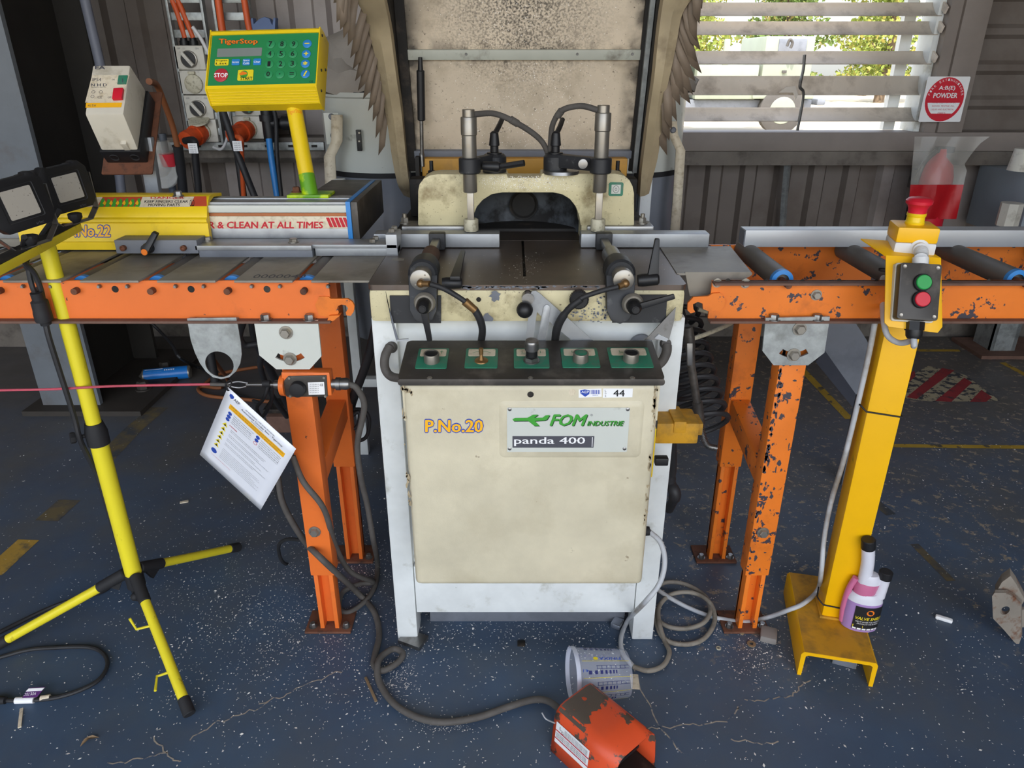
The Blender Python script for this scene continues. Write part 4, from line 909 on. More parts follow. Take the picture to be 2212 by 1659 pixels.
# right conveyor
zt2, zb2 = 1.044, zb; xr0 = atY(1535, 640, YBm).x
RC = conveyor('roller_conveyor', 'orange roller conveyor with open rollers and chipped paint right of the saw', xr0, 2.2, zt2, zb2, m['orangeworn'], .5, 2.2)
b = NB(); plate(b, [(xr0, YBm - .022, zt2 - .006), (2.2, YBm - .022, zt2 - .006), (2.2, YBm + .006, zt2 - .006), (xr0, YBm + .006, zt2 - .006)], (0, 0, .006), .0015); obj('beam_flange', b, m['dustybrown'], RC)
rxs = [atZ(x, 580, zt2 - .01).x for x in (1655, 1893, 2132)]
for x in rxs + [rxs[-1] + .245 * k for k in (1, 2)]: roller(RC, x, 1.632, 1.945, zt2 - .008)
b = NB(); q = [atZ(x, y, zt2 + .008) for x, y in ((1462, 590), (1625, 590), (1578, 532), (1425, 532))]; plate(b, q, (0, 0, -.005)); obj('infill_plate', b, m['plate_grey'], RC)
b = NB(); plate(b, [atY(1480, 588, 1.64), atY(1622, 588, 1.64), atY(1622, 596, 1.64), atY(1535, 640, 1.64), atY(1490, 640, 1.64)], (0, .005, 0)); obj('end_plate', b, m['plate_grey'], RC)
hk = [(1500, 652), (1516, 650), (1530, 641), (1540, 640), (1556, 634), (1566, 640), (1567, 655), (1560, 668), (1530, 672), (1512, 668), (1514, 660), (1518, 656), (1512, 653), (1506, 660), (1508, 672), (1498, 676), (1486, 672), (1484, 655)]
b = NB(); plate(b, [atY(x, y, Yp - .003) for x, y in ((1486, 655), (1498, 642), (1530, 640), (1540, 634), (1556, 633), (1566, 645), (1566, 660), (1556, 671), (1530, 672), (1519, 668), (1518, 656), (1508, 652), (1497, 657), (1498, 668), (1502, 674), (1492, 677), (1485, 670))], (0, .007, 0)); obj('hook_plate', b, m['orangeworn'], RC)
for x, y, r in ((1549, 611, .008), (1610, 612, .0085), (1763, 637, .0095)):
    b = NB(); hexbolt(b, atY(x, y, YBm), n0, r, .008); obj('bolt', b, m['chrome'], RC)
for x in (1572, 1655, 1733, 1812, 1893, 2010, 2050, 2135):
    b = NB(); lathe(b, atY(x, 607, YBm - .0004), n0, [(0, .006), (.0005, .0055)], 4 if x % 2 else 14); obj('beam_hole', b, m['blackgrime'], RC)
Yq = 1.588
slotplate(RC, [atY(x, y, Yq) for x, y in ((1654, 687), (1793, 684), (1781, 762), (1746, 789), (1671, 789), (1647, 758))], arcslot(atY(1714, 767, Yq), .055, .007, .6), atY(1727, 710, Yq), atY(1714, 766, Yq), m['galv'], Yq,
          [(atY(1674, 676, 1.595).x, 1.595, zb + .006), (atY(1768, 674, 1.595).x, 1.595, zb + .006)])
xfr = atY(1660, 1050, 1.612).x + .01
stand(RC, xfr, 1.612, xfr - .005, 1.93, .066, m['orangeworn'], .20, .36)
b = NB(); rq = random.Random(21)
for _ in range(120):
    z_ = rq.uniform(.22, .92); x_ = xfr - .031 + abs(rq.gauss(0, .008)) + (0 if rq.random() < .8 else rq.uniform(0, .05)); s1, s2 = rq.uniform(.0015, .005), rq.uniform(.002, .010)
    b.faces.new([b.verts.new((min(max(x_ + s1 * rq.uniform(.5, 1.4) * math.cos(t), xfr - .032), xfr + .032), 1.6116, z_ + s2 * rq.uniform(.5, 1.4) * math.sin(t))) for t in [k_ * math.tau / 9 for k_ in range(9)]])
obj('paint_chip', b, M('chipdark', '403b42', .6, var=.1), RC, kind='stuff')
b = NB(); hexbolt(b, atY(1648, 1150, 1.612), n0, .012, .011); obj('bolt', b, m['chrome'], RC)
# silver fence on the right conveyor
p = atY(1606, 540, 1.885); b = NB(); box(b, (p.x, 1.885, zt2 + .012), (2.2, 1.935, p.z + .052), .001); x0_, z0_ = p.x, zt2 + .012
AF = thing('aluminium_fence', 'long bare aluminium box section lying along the right conveyor', 'fence', (1.5, 1.9, zt2)); obj('box_section', b, m['aluclean'], AF)
b = NB(); box(b, (x0_ - .0015, 1.888, z0_ + .003), (x0_ + .001, 1.932, p.z + .049)); obj('end_face', b, m['blackgrime'], AF); LAST[0].data.materials[0] = m['greymetal']
# ================================================================ LENGTH STOP
LS = thing('length_stop', 'yellow and silver length stop with sliding carriage and stop arm, left of the saw', 'length stop', (-1, 1.93, 1.05))
YL = 1.885; bx1 = atY(749, 470, YL).x; zc = lambda y, Y=YL: atY(600, y, Y).z
def band(y0, y1, Y, mat, name, dep=.09):
    b = NB(); box(b, (-1.9, Y, zc(y1, Y)), (bx1, YL + dep, zc(y0, Y)), .0008); return obj(name, b, m[mat], LS)
band(444, 459.5, YL, 'drum', 'beam_rail'); band(460, 467, YL + .006, 'cableorange', 'drive_belt').data.materials[0] = M('belt', 'a8663c', .6, var=.1)
lb = band(467.5, 494, YL + .001, 'labelcream', 'beam_face'); band(494, 515, YL, 'alu', 'beam_rail'); band(515, 533, YL + .012, 'plate_grey', 'beam_foot')
b = NB(); box(b, (-1.9, YL + .012, zc(444)), (bx1, YL + .085, zc(444) + .006), .001); box(b, (-1.9, YL + .06, zc(444)), (bx1, YL + .09, zc(444) + .009), .001); obj('beam_top', b, m['alu'], LS)
cl = V((0, YL + .001, 1.1)); b = NB(); textpx(b, 'R & CLEAN AT ALL TIMES', 452, 479, 697, 493, cl, n0, bold=.034)
for i in range(5): quadpx(b, [(704 + i * 9, 470), (711 + i * 9, 470), (720 + i * 9, 491), (713 + i * 9, 491)], cl, n0, .0004)
obj('worn_lettering', b, m['inkred'], lb)
b = NB(); textpx(b, 'CAUTION', 2, 507, 14, 515, cl, n0); obj('lettering', b, m['inkred'], lb)
zl = zc(444) + .006
b = NB(); box(b, (bx1, YL - .002, zc(520)), (bx1 + .012, 2.26, zl + .004), .001); obj('cap_plate', b, m['blue'], LS)
b = NB(); box(b, (bx1 + .012 - .135, 1.985, 1.06), (bx1 + .004, 2.27, zl + .003), .002); box(b, (bx1 + .012, YL, zc(519)), (bx1 + .03, 2.27, zl + .003), .003); obj('drive_box', b, m['panelblack'], LS)
# carriage
prof = [(1.865, 1.053), (1.865, 1.073), (1.860, 1.076), (1.864, 1.122), (1.859, 1.126), (1.859, 1.133), (1.866, 1.137), (1.874, 1.16), (1.902, 1.184), (1.93, 1.186), (1.985, 1.18), (1.985, 1.172), (1.93, 1.178), (1.9, 1.17), (1.882, 1.15), (1.874, 1.053)]
xa, xb = atY(40, 500, 1.865).x, atY(452, 500, 1.865).x
b = NB(); plate(b, [(xa, y, z) for y, z in prof], (xb - xa, 0, 0)); cg = obj('carriage', b, m['yellow'], LS)
lp, lq = V((0, 1.874, 1.16)), V((0, 1.902, 1.184)); lu = (lq - lp).normalized(); ln = V((0, -lu.z, lu.y)); lc = (lp + lq) / 2
b = NB(); quadpx(b, [(110, 427), (446, 424), (447, 445.5), (106, 448)], lc, ln, .0003); st = obj('warning_label', b, m['inkred'], cg); st.data.materials[0] = M('labelred', 'b9492f', .5, var=.15, dirt='7d5a3c', dt=(.55, .75), ds=30)
b = NB(); quadpx(b, [(308, 426), (420, 425), (410, 447), (299, 448)], lc, ln, .0006); obj('label_field', b, m['labelcream'], cg); b = NB(); quadpx(b, [(165, 428), (222, 426), (210, 447), (150, 448)], lc, ln, .0006); obj('label_field', b, m['labelcream'], cg)
b = NB()
for k in range(7): x = 214 + k * 13; quadpx(b, [(x, 447), (x + 6, 430), (x + 11, 428 + (k % 2) * 3), (x + 12, 440), (x + 9, 447)], lc, ln, .0005 + .00005 * k)
obj('label_leaf', b, m['inkgreen'], cg)
b = NB()
for k in range(6): x = 222 + k * 14; quadpx(b, [(x, 440), (x + 5, 433), (x + 8, 439), (x + 5, 444)], lc, ln, .001)
obj('label_leaf', b, m['inkyellow'], cg)
b = NB(); textpx(b, 'DANGER', 326, 425.5, 398, 430, lc, ln, .0009, bold=.02); obj('lettering', b, m['inkred'], cg)
b = NB(); textpx(b, 'KEEP FINGERS CLEAR', 312, 433, 406, 438.5, lc, ln, .0009, bold=.02, shear=.2); textpx(b, 'MOVING PARTS', 320, 440, 389, 446, lc, ln, .0009, bold=.02, shear=.2); textpx(b, 'OLD', 410, 432, 420, 446, lc, ln, .0009, bold=.02); obj('lettering', b, m['ink'], cg)
c2 = V((0, 1.860, 1.08)); n2 = V((0, -1, .087)).normalized()
for bo, mt, lf in ((.075, 'inkblue', .0006), (.03, 'inkyellow', .001)):
    b = NB(); textpx(b, 'P.No.22', 148, 487, 238, 511, c2, n2, lf, bold=bo); obj('lettering', b, m[mt], cg)
b = NB(); hexbolt(b, atZ(385, 424, 1.186), (0, 0, 1), .01, .012); obj('bolt', b, m['steel'], cg)
# stop arm
ya = 1.80; a_ = lambda x, y, Y=ya: atY(x, y, Y)
b = NB(); p, q = a_(252, 548), a_(424, 519); box(b, (p.x, ya, p.z), (q.x, 1.858, q.z), .002); obj('arm_block', b, m['panelblack'], LS); LAST[0].data.materials[0] = m['greymetal']
for x in (268, 398): b = NB(); lathe(b, a_(x, 535), n0, [(0, .007), (.01, .007), (.012, .005), (.009, .003)], 16); obj('screw', b, m['rust'], LS)
b = NB(); h0 = a_(322, 535); lathe(b, h0, n0, [(0, .014), (.02, .012)], 18); s0, s1 = a_(312, 543, 1.765), a_(334, 503, 1.785); d = (s1 - s0).normalized(); sd = d.cross(n0); plate(b, [s0 + sd * .009, s0 - sd * .009, s1 - sd * .0075, s1 + sd * .0075], (0, .016, 0), .004); hd = obj('clamp_handle', b, m['blackplastic'], LS)
b = NB(); lathe(b, a_(311.5, 545, 1.764), n0, [(0, .008), (.001, .007)], 18); obj('handle_cap', b, m['inkorange'], hd)
p = a_(422, 541); q = a_(672, 531); b = NB(); box(b, (p.x, ya, p.z), (q.x, 1.88, q.z), .001); box(b, (q.x - .002, ya + .012, p.z + .002), (a_(858, 531, 1.812).x, 1.88, q.z), .001); obj('arm_plate', b, m['alu'], LS)
b = NB(); r_ = a_(430, 557); box(b, (r_.x, ya + .004, r_.z), (q.x, 1.85, p.z), .0015); obj('arm_bar', b, m['greymetal'], LS)
b = NB(); r_ = a_(682, 553, 1.815); e_ = a_(860, 553, 1.815); box(b, (r_.x, 1.815, r_.z), (e_.x, 1.86, p.z + .004), .0015); obj('arm_bar', b, m['alu'], LS)
b = NB(); e0 = a_(834, 533, 1.812); box(b, (e0.x, 1.812, r_.z + .004), (e_.x, 1.885, a_(834, 507, 1.812).z), .002); obj('stop_block', b, m['aluclean'], LS)
for x, y in ((448, 519), (634, 523)): b = NB(); hexbolt(b, atZ(x, y, q.z), (0, 0, 1), .0105, .008); obj('bolt', b, m['chrome'], LS)
for x, y, z in ((805, 525, q.z), (812, 519, q.z), (846, 503, a_(834, 507, 1.812).z), (852, 497, a_(834, 507, 1.812).z)): b = NB(); hexbolt(b, atZ(x, y, z), (0, 0, 1), .008, .009, False); obj('bolt', b, m['chrome'], LS)
# ================================================================ CONSOLE ON ITS POST
CN = thing('control_console', 'yellow and green keypad console on a yellow post beside the hood', 'control console', (-.54, 1.97, zl))
cc = V((-.644, 2.05, 1.506)); cr, cu_, cn = V((.997, -.07, .023)).normalized(), V((.02, .547, .837)), None
cn = -cr.cross(cu_).normalized(); cn = cn if cn.y < 0 else -cn; cu_ = cn.cross(cr).normalized()
if cu_.z < 0: cu_ = -cu_
W2, H2 = .1445, .072
def cp(u, n, s): return cc + cr * s + cu_ * u + cn * n
pf = [(-H2, 0), (-H2, .004), (-H2 - .008, .003), (-H2 - .012, -.004), (-H2 - .034, -.032), (-H2 - .034, -.062), (H2 + .012, -.062), (H2 + .016, -.02), (H2 + .014, .001), (H2 + .008, .005), (H2, .004), (H2, 0)]
b = NB(); plate(b, [cp(u, n, -W2) for u, n in pf], cr * (2 * W2)); con = obj('console_body', b, m['yellow'], CN)
for k in range(5):
    f0 = (k + .3) / 5; b = NB(); A = V((-H2 - .012 - .022 * f0, -.004 - .028 * f0)); plate(b, [cp(A.x, A.y + .001, -W2 + .001), cp(A.x - .0012, A.y, -W2 + .001), cp(A.x - .001, A.y - .003, -W2 + .001)], cr * (2 * W2 - .002)); obj('body_ridge', b, m['yellow'], con)
for s in (-W2 - .003, W2):
    b = NB(); plate(b, [cp(u, n, s) for u, n in [(-H2 - .010, .005), (-H2 - .036, -.03), (-H2 - .036, -.064), (H2 + .014, -.064), (H2 + .018, -.02), (H2 + .014, .006)]], cr * .003, .0008); e = obj('end_plate', b, m['yellow'], CN)
    for u, n in ((H2, -.01), (0, -.05), (-H2, -.03), (-.02, -.02)): b = NB(); lathe(b, cp(u, n, s + (.003 if s > 0 else 0)), cr if s > 0 else -cr, [(0, .004), (.002, .003)], 12); obj('screw', b, m['blackplastic'], e)
b = NB(); plate(b, [cp(H2, .0005, -W2 + .002), cp(H2, .0005, W2 - .002), cp(-H2, .0005, W2 - .002), cp(-H2, .0005, -W2 + .002)], cn * .0008); kp = obj('key_panel', b, m['green'], CN)
kpc = cc + cn * .0013
K = lambda x, y: onp(x, y, kpc, cn)
def key(x, y, mat, ch, inkm, rad=.0118):
    b = NB(); lathe(b, K(x, y), cn, [(0, rad), (.0016, rad), (.0026, rad * .86)], 24); k = obj('key', b, m[mat], kp)
    b = NB(); h = rad * 1.15; wv = h * .62 if ch not in '-+=*' else h * .8
    hh = h if ch.isdigit() or ch == '/' else (h * .12 if ch == '-' else h * .2 if ch == '.' else h * .45 if ch == '=' else h * .75)
    wv = h * .2 if ch == '.' else wv * (.6 if ch == '1' else 1)
    text(b, ch, K(x, y) - cr * wv / 2 - cu_ * hh / 2 + cn * .0028, cr * wv, cu_ * hh, 0, bold=.03, n=cn); obj('lettering', b, m[inkm], kp)
for ch, x, y in (('7', 585, 96), ('8', 610, 96), ('9', 635, 96), ('4', 583.5, 117), ('5', 608, 117), ('6', 633, 117), ('1', 582, 139), ('2', 607, 139), ('3', 632, 138), ('0', 580, 161), ('.', 605, 161), ('=', 631, 160)):
    key(x, y, 'greenkey', ch, 'ink')
for ch, x, y in (('-', 664, 95), ('+', 662, 117), ('*', 660, 138), ('/', 660, 160)): key(x, y, 'bluekey', ch, 'yellowkey', .0118)
def rkey(x0, y0, x1, y1, mat, lines, inkm):
    a, q = K(x0, y1), K(x1, y0); c = (a + q) / 2; wv, hv = (q - a).dot(cr), (q - a).dot(cu_)
    b = NB(); plate(b, rrect(c, cr, cu_, wv, hv, .003), cn * .002, .0006); obj('key', b, m[mat], kp)
    b = NB(); L = len(lines)
    for i, s in enumerate(lines):
        hl = hv * (.6 / L if L > 1 else .3); o = c + cu_ * (((L - 1) / 2 - i) * hv * .42 - hl / 2) - cr * wv * .41 + cn * .0022; text(b, s, o, cr * wv * .82, cu_ * hl, 0, bold=.012, n=cn)
    obj('lettering', b, m[inkm], kp)
rkey(464, 128, 495, 142.5, 'yellowkey', ['Program', 'List'], 'ink'); rkey(500.5, 128, 519, 142, 'bluekey', ['Increm'], 'white'); rkey(524, 127.5, 541.5, 142, 'bluekey', ['Space', 'Calib'], 'white'); rkey(547, 127, 565, 141.5, 'bluekey', ['Clear'], 'white')
b = NB(); lathe(b, K(478, 163), cn, [(0, .0187), (.002, .0187), (.003, .017)], 32); obj('key', b, m['redstop'], kp)
b = NB(); textpx(b, 'STOP', 463, 158, 492, 167, kpc + cn * .003, cn, .0003, bold=.02); obj('lettering', b, m['white'], kp)
rkey(513, 151, 548.5, 175, 'yellowkey', [''], 'ink') if False else None
a, q = K(513, 175), K(548.5, 151); c = (a + q) / 2
b = NB(); plate(b, rrect(c, cr, cu_, (q - a).dot(cr), (q - a).dot(cu_), .003), cn * .002, .0006); obj('key', b, m['yellowkey'], kp)
b = NB(); b.faces.new([b.verts.new(p) for p in circ(c + cn * .0023 + cu_ * .002 - cr * .004, cr, cu_, .0105)]); obj('key_emblem', b, m['inkgreen'], kp)
b = NB(); quadpx(b, [(516, 160), (524, 154), (532, 156), (534, 160), (526, 162), (520, 163)], kpc + cn * .0025, cn, .0003); obj('key_emblem', b, m['inkorange'], kp)
b = NB(); textpx(b, 'START', 519.5, 166, 545, 173, kpc + cn * .0026, cn, .0003, bold=.01); obj('lettering', b, m['ink'], kp)
for bo, mt, lf in ((.06, 'ink', .0002), (.03, 'inkorange', .0004)): b = NB(); textpx(b, 'TigerStop', 473, 84, 556.5, 97.5, kpc, cn, lf, bold=bo); obj('lettering', b, m[mt], kp)
b = NB(); textpx(b, 'CE', 668, 174.5, 676.5, 178.5, kpc, cn, .0003); obj('lettering', b, m['ink'], kp)
a, q = K(468.5, 123.5), K(566.5, 103); c = (a + q) / 2; b = NB(); plate(b, rrect(c, cr, cu_, (q - a).dot(cr), (q - a).dot(cu_), .002), cn * .0008); obj('display', b, m['lcd'], kp)
# post
pb0, pt0 = atY(671, 425, 1.97), cc - cu_ * .06 - cn * .05 + cr * .045
pt0 = atY(630, 205, 2.06); b = NB(); cyl(b, pb0 + (pt0 - pb0) * .20, pt0, .0205); cyl(b, pt0, pt0 + V((0, 0, .05)), .02); post = obj('post', b, m['yellow'], CN)
b = NB(); cyl(b, pb0, pb0 + (pt0 - pb0) * .22, .0215, .021); obj('post_sleeve', b, m['yellowgreen'], CN)
b = NB(); box(b, (pb0.x - .055, 1.94, zl + .003), (pb0.x + .055, 2.02, zl + .011), .002); obj('post_foot', b, m['yellowgreen'], CN)
b = NB(); hexbolt(b, (pb0.x - .042, 1.99, zl + .011), (0, 0, 1), .01, .012); obj('bolt', b, m['rust'], CN)
d = (pt0 - pb0).normalized(); mid = pb0 + (pt0 - pb0) * .80; b = NB(); v_ = (V(CAM) - mid).normalized(); rr = d.cross(v_).normalized(); rr = -rr if rr.x < 0 else rr
vv, ff = glyphs('TigerStop', .0, 0); x0 = min(v.x for v in vv); x1 = max(v.x for v in vv); vs3 = []
for v in vv:
    a = ((v.x - x0) / (x1 - x0) - .5) * 2.0; f = rr.cross(d); f = f if f.dot(v_) > 0 else -f
    vs3.append(b.verts.new(mid + d * (v.y * .014) + (rr * math.sin(a) + f * math.cos(a)) * .0209))
for f_ in ff: b.faces.new([vs3[i] for i in f_])
obj('lettering', b, m['inkorange'], CN)
# ================================================================ MOTOR STARTER ON A BRACKET
NS = thing('motor_starter', 'cream motor starter box with green and red buttons on a rusty bracket', 'switch', (-1.06, 2.12, 1.05))
nr, nu, nn = frame(-4, 42, 0); nc = onp(233, 193, (0, 2.08, 0), V((0, 1, 0))); W_, H_, D_ = .098, .158, .10
def npnt(s, u, n): return nc + nr * s + nu * u + nn * n
b = NB(); plate(b, [npnt(W_ / 2, H_ / 2, 0), npnt(W_ / 2, H_ / 2 - .0, -D_), npnt(W_ / 2 + .0, -H_ / 2 - .04, -D_), npnt(W_ / 2, -H_ / 2, 0)], -nr * W_, .005); bd = obj('starter_cover', b, m['greyplastic'], NS)
b = NB(); plate(b, [npnt(W_ / 2 + .006, H_ / 2 + .002, -D_), npnt(W_ / 2 + .006, H_ / 2 + .002, -D_ - .05), npnt(W_ / 2 + .006, -H_ / 2 - .045, -D_ - .05), npnt(W_ / 2 + .006, -H_ / 2 - .045, -D_)], -nr * (W_ + .012), .004); bs_ = obj('starter_base', b, m['blackplastic'], NS)
for s in (-.025, .03): b = NB(); lathe(b, npnt(s, -H_ / 2 - .045, -D_ - .025), -nu, [(0, .013), (.002, .012), (.0, .009)], 18); obj('cable_entry', b, m['rubber'], bs_)
b = NB(); plate(b, rrect(npnt(.0, -.02, -D_ - .052), nr, nu, W_ + .04, H_ + .12, .004), nn * -.004); obj('mounting_plate', b, m['rust'], NS)
ncp = nc; NP = lambda x, y: (x, y)
b = NB(); quadpx(b, [(199, 163), (280, 162), (264, 222), (184, 222)], nc, nn, .0006); fp = obj('starter_label', b, m['labelcream'], bd)
b = NB(); quadpx(b, [(186, 223), (264, 222), (262, 232), (185, 233)], nc, nn, .0006); obj('voltage_label', b, m['inkyellow'], bd)
b = NB(); q = [onp(x, y, nc, nn) for x, y in ((257, 164), (277, 164), (273, 183), (254, 183))]; plate(b, q, nn * .003, .0008); obj('start_button', b, m['labelgreen'], bd)
b = NB(); q = [onp(x, y, nc, nn) for x, y in ((248, 195), (269, 194), (266, 217), (245, 218))]; plate(b, q, nn * .009, .0015); obj('stop_button', b, m['red'], bd)
b = NB(); textpx(b, 'IP54', 200, 169, 219, 176, nc, nn, .001); textpx(b, 'N H D', 197, 181, 231, 187, nc, nn, .001, bold=.02); textpx(b, 'CE', 211, 208, 221, 213, nc, nn, .001); textpx(b, 'ON', 242, 171, 248, 174, nc, nn, .001); textpx(b, 'OFF', 233, 209, 241, 213, nc, nn, .001); textpx(b, '415V', 190, 226, 208, 231, nc, nn, .001); textpx(b, 'MAGNETIC SWITCH', 197, 188, 229, 190, nc, nn, .001); textpx(b, 'EA', 206, 143, 227, 150, nc, nn, .001, bold=.03); textpx(b, 'I', 264, 170, 266, 178, nc + nn * .003, nn, .0004); obj('lettering', b, m['inkgrey'], bd)
b = NB()
for x, y in ((202, 199), (218, 199), (200, 209)): A = circ(onp(x, y, nc, nn) + nn * .001, nr, nu, .0048, 16); B = circ(onp(x, y, nc, nn) + nn * .001, nr, nu, .0038, 16); ribbon(b, A + A[:1], B + B[:1])
obj('lettering', b, m['inkgrey'], bd)
b = NB(); p = npnt(.02, -H_ / 2 - .034, -D_ + .012); obox(b, p, (.016, .03, .012), (nr, nn, nu), .002); obj('cover_latch', b, m['greyplastic'], bd)
b = NB(); p0 = atY(322, 345, 2.14); p1 = V((p0.x - .01, 2.14, 1.06)); plate(b, [p0 + V((-.022, 0, .06)), p0 + V((.016, 0, .06)), p1 + V((.016, 0, 0)), p1 + V((-.022, 0, 0))], (0, .022, 0), .001); obj('bracket_post', b, m['alu'], NS)
# regulator bowl behind it
AR = thing('air_filter', 'clear bowl air filter with red ring behind the cream starter box', 'air filter', atY(352, 420, 2.5))
b = NB(); p = atY(357, 372, 2.5); lathe(b, p - V((0, 0, .02)), (0, 0, 1), [(0, .03), (.03, .042), (.05, .04), (.09, .034), (.12, .03)], 20); obj('filter_bowl', b, m['bag_clear'], AR)
b = NB(); lathe(b, p + V((.0, -.01, .0)), (0.1, -1, .2), [(0, .052), (.02, .052)], 28); obj('pressure_gauge', b, m['bag_clear'], AR)
b = NB(); lathe(b, p + V((.025, .0, .02)), (0, 0, 1), [(0, .03), (.04, .034)], 18); obj('filter_ring', b, m['inkred'], AR)
b = NB(); cyl(b, p + V((0, .03, -.5)), p + V((0, .03, .12)), .012); obj('filter_pipe', b, m['pvcgrey2'], AR)

# ================================================================ ROPE SWITCH, ROPE, SAFETY CARD
RS = thing('rope_switch', 'orange and black rope pull switch bolted to the orange leg', 'switch', atY(660, 830, 1.59))
ysw = 1.575; P_ = lambda x, y, Y=ysw: atY(x, y, Y)
b = NB(); p, q = P_(613, 858), P_(711, 806); box(b, (p.x, ysw + .003, p.z + .002), (q.x, 1.611, q.z), .004); lathe(b, P_(618, 832, 1.59), (-1, 0, 0), [(0, .027), (.012, .025), (.014, .02)], 24); obj('switch_body', b, m['plugorange'], RS); LAST[0].data.materials[0] = m['orange']
b = NB(); plate(b, [P_(x, y) for x, y in ((622, 813), (705, 811), (708, 857), (620, 858), (613, 848), (613, 823))], (0, .012, 0), .002); obj('switch_cover', b, m['panelblack'], RS)
b = NB(); lathe(b, P_(645, 838), n0, [(0, .019), (.016, .018), (.018, .015)], 28); obj('reset_knob', b, m['rubber'], RS)
b = NB(); quadpx(b, [(665, 826), (700, 825), (702, 852), (667, 853)], V((0, ysw, .8)), n0, .0004); lbl = obj('rating_label', b, m['white'], RS)
b = NB(); cS = V((0, ysw - .0005, .8))
for k in range(5): textpx(b, 'XY 275 00 13', 669, 829 + k * 4.4, 688, 831.5 + k * 4.4, cS, n0)
textpx(b, 'CE', 691, 829, 698, 834, cS, n0, bold=.02); obj('lettering', b, m['ink'], lbl)
for x, y in ((625, 817), (700, 816), (627, 856), (703, 856)): b = NB(); lathe(b, P_(x, y), n0, [(0, .004), (.002, .003)], 12); obj('screw', b, m['chrome'], RS)
g0 = P_(712, 829, 1.592); b = NB(); lathe(b, g0, (1, 0, 0), [(0, .012), (.016, .012), (.016, .016), (.026, .016), (.026, .014), (.04, .015), (.048, .012)], 18); obj('cable_gland', b, m['steel'], RS)
a0 = P_(606, 831, 1.592); b = NB(); lathe(b, a0, (-1, 0, 0), [(0, .012), (.014, .011), (.016, .005), (.082, .005)], 16); obj('switch_spindle', b, m['steel'], RS)
RP = thing('pull_rope', 'thin red sheathed pull wire stretched level across the left side', 'rope', (-1, 1.59, .79))
e0 = a0 - V((.058, 0, 0)); b = NB(); tube(b, [e0 + V((-.02, 0, .004)), e0 + V((-.045, 0, .008)), e0 + V((-.07, 0, 0)), e0 + V((-.045, 0, -.008)), e0 + V((-.02, 0, -.003))], .0028, 8); obj('end_thimble', b, m['steel'], RP)
s0 = atY(455, 830, 1.592); b = NB(); cyl(b, e0 + V((-.065, 0, 0)), s0, .0045); obj('rope_splice', b, m['cabledusty'], RP)
b = NB(); tube(b, [s0, atY(250, 834, 1.592), atY(0, 843, 1.592), (-2.0, 1.592, .775)], .0032, 8); obj('rope_sheath', b, m['ropered'], RP)
b = NB(); lathe(b, P_(568, 829, 1.592), (1, 0, 0), [(0, .0085), (.018, .0085)], 14); obj('rope_clip', b, m['rubber'], RP)
# card
SC = thing('safety_card', 'white laminated safety sheet hanging askew from the red pull wire', 'sign', (-.66, 1.52, .66))
kr, ku = V((.744, -.297, -.598)), V((.495, -.355, .793)); kn_ = -kr.cross(ku).normalized(); kn_ = kn_ if kn_.y < 0 else -kn_; kc = V((-.64, 1.516, .647))
b = NB(); rows = []
for i in range(13):
    fu = .5 - i / 12; rows.append([kc + kr * .21 * (j / 8 - .5) + ku * .297 * fu + kn_ * (.004 * math.sin(i * .5) * (j / 8 - .5)) for j in range(9)])
rows = [[kc + kr * .21 * (j / 8 - .5) + ku * .297 * (.5 - i / 12) for j in range(9)] for i in range(13)]
sheet(b, rows); sh = obj('card_sheet', b, m['paper'], SC); solid(sh, .0008)
def ct_(b, s, u0, v0, w_, h_, **k):  # position on the card: u from left, v from top in mm
    O = kc + kr * (u0 / 1000 - .105) + ku * (.1485 - (v0 + h_) / 1000); text(b, s, O, kr * w_ / 1000, ku * h_ / 1000, .0009, n=kn_, **k)
def cq(b, u0, v0, w_, h_, lf=.0007):
    q = [(u0, v0), (u0 + w_, v0), (u0 + w_, v0 + h_), (u0, v0 + h_)]; b.faces.new([b.verts.new(kc + kr * (u / 1000 - .105) + ku * (.1485 - v / 1000) + kn_ * lf) for u, v in q])
b = NB(); cq(b, 22, 42, 172, 17); obj('warning_band', b, m['inkyellow'], SC)
b = NB(); ct_(b, 'AEP', 26, 14, 18, 9, bold=.02); ct_(b, 'AEP ENGINEERING - SAFE WORK PROCEDURE', 62, 17, 90, 4); ct_(b, 'Automated Circular Saw - Tigerstop', 52, 25, 128, 8, bold=.01); ct_(b, 'RISK RATING: MEDIUM', 85, 35, 36, 3)
ct_(b, 'DO NOT use this machine unless a competent person has instructed you', 27, 44, 162, 5.5); ct_(b, 'in its safe use and operation and has given permission', 36, 51, 140, 5.5)
rb = random.Random(9)
for k, (u0, wd) in enumerate([(42, 62), (42, 58), (42, 60), (42, 60), (42, 62)]): ct_(b, ['Safety glasses must be worn at all', 'times in work areas', 'Appropriate footwear with', 'substantial uppers must be worn', 'Hearing protection must be worn'][k], u0, 66 + k * 7, wd, 4)
for k in range(5): ct_(b, ['Gloves must be worn when handling', 'material with sharp edges', 'Long and loose hair must be', 'contained', 'Rings and jewelry must not be worn'][k], 128, 66 + k * 7, 62, 4)
for k in range(4):
    for j in range(2): ct_(b, 'Keep the work area clean and clear of offcuts before moving anything near the blade guard', 50, 118 + k * 19 + j * 6, rb.uniform(90, 135), 3.4)
for k in range(7): ct_(b, 'Check that guards are in place and the work piece is clamped before starting the cut', 50, 200 + k * 6.5, rb.uniform(95, 140), 3)
obj('lettering', b, m['inkgrey'], SC)
b = NB(); ct_(b, 'DANGER', 42, 106, 24, 4, bold=.02); ct_(b, 'This document must be displayed at all times', 26, 252, 66, 3); obj('lettering', b, m['inkred'], SC)
b = NB()
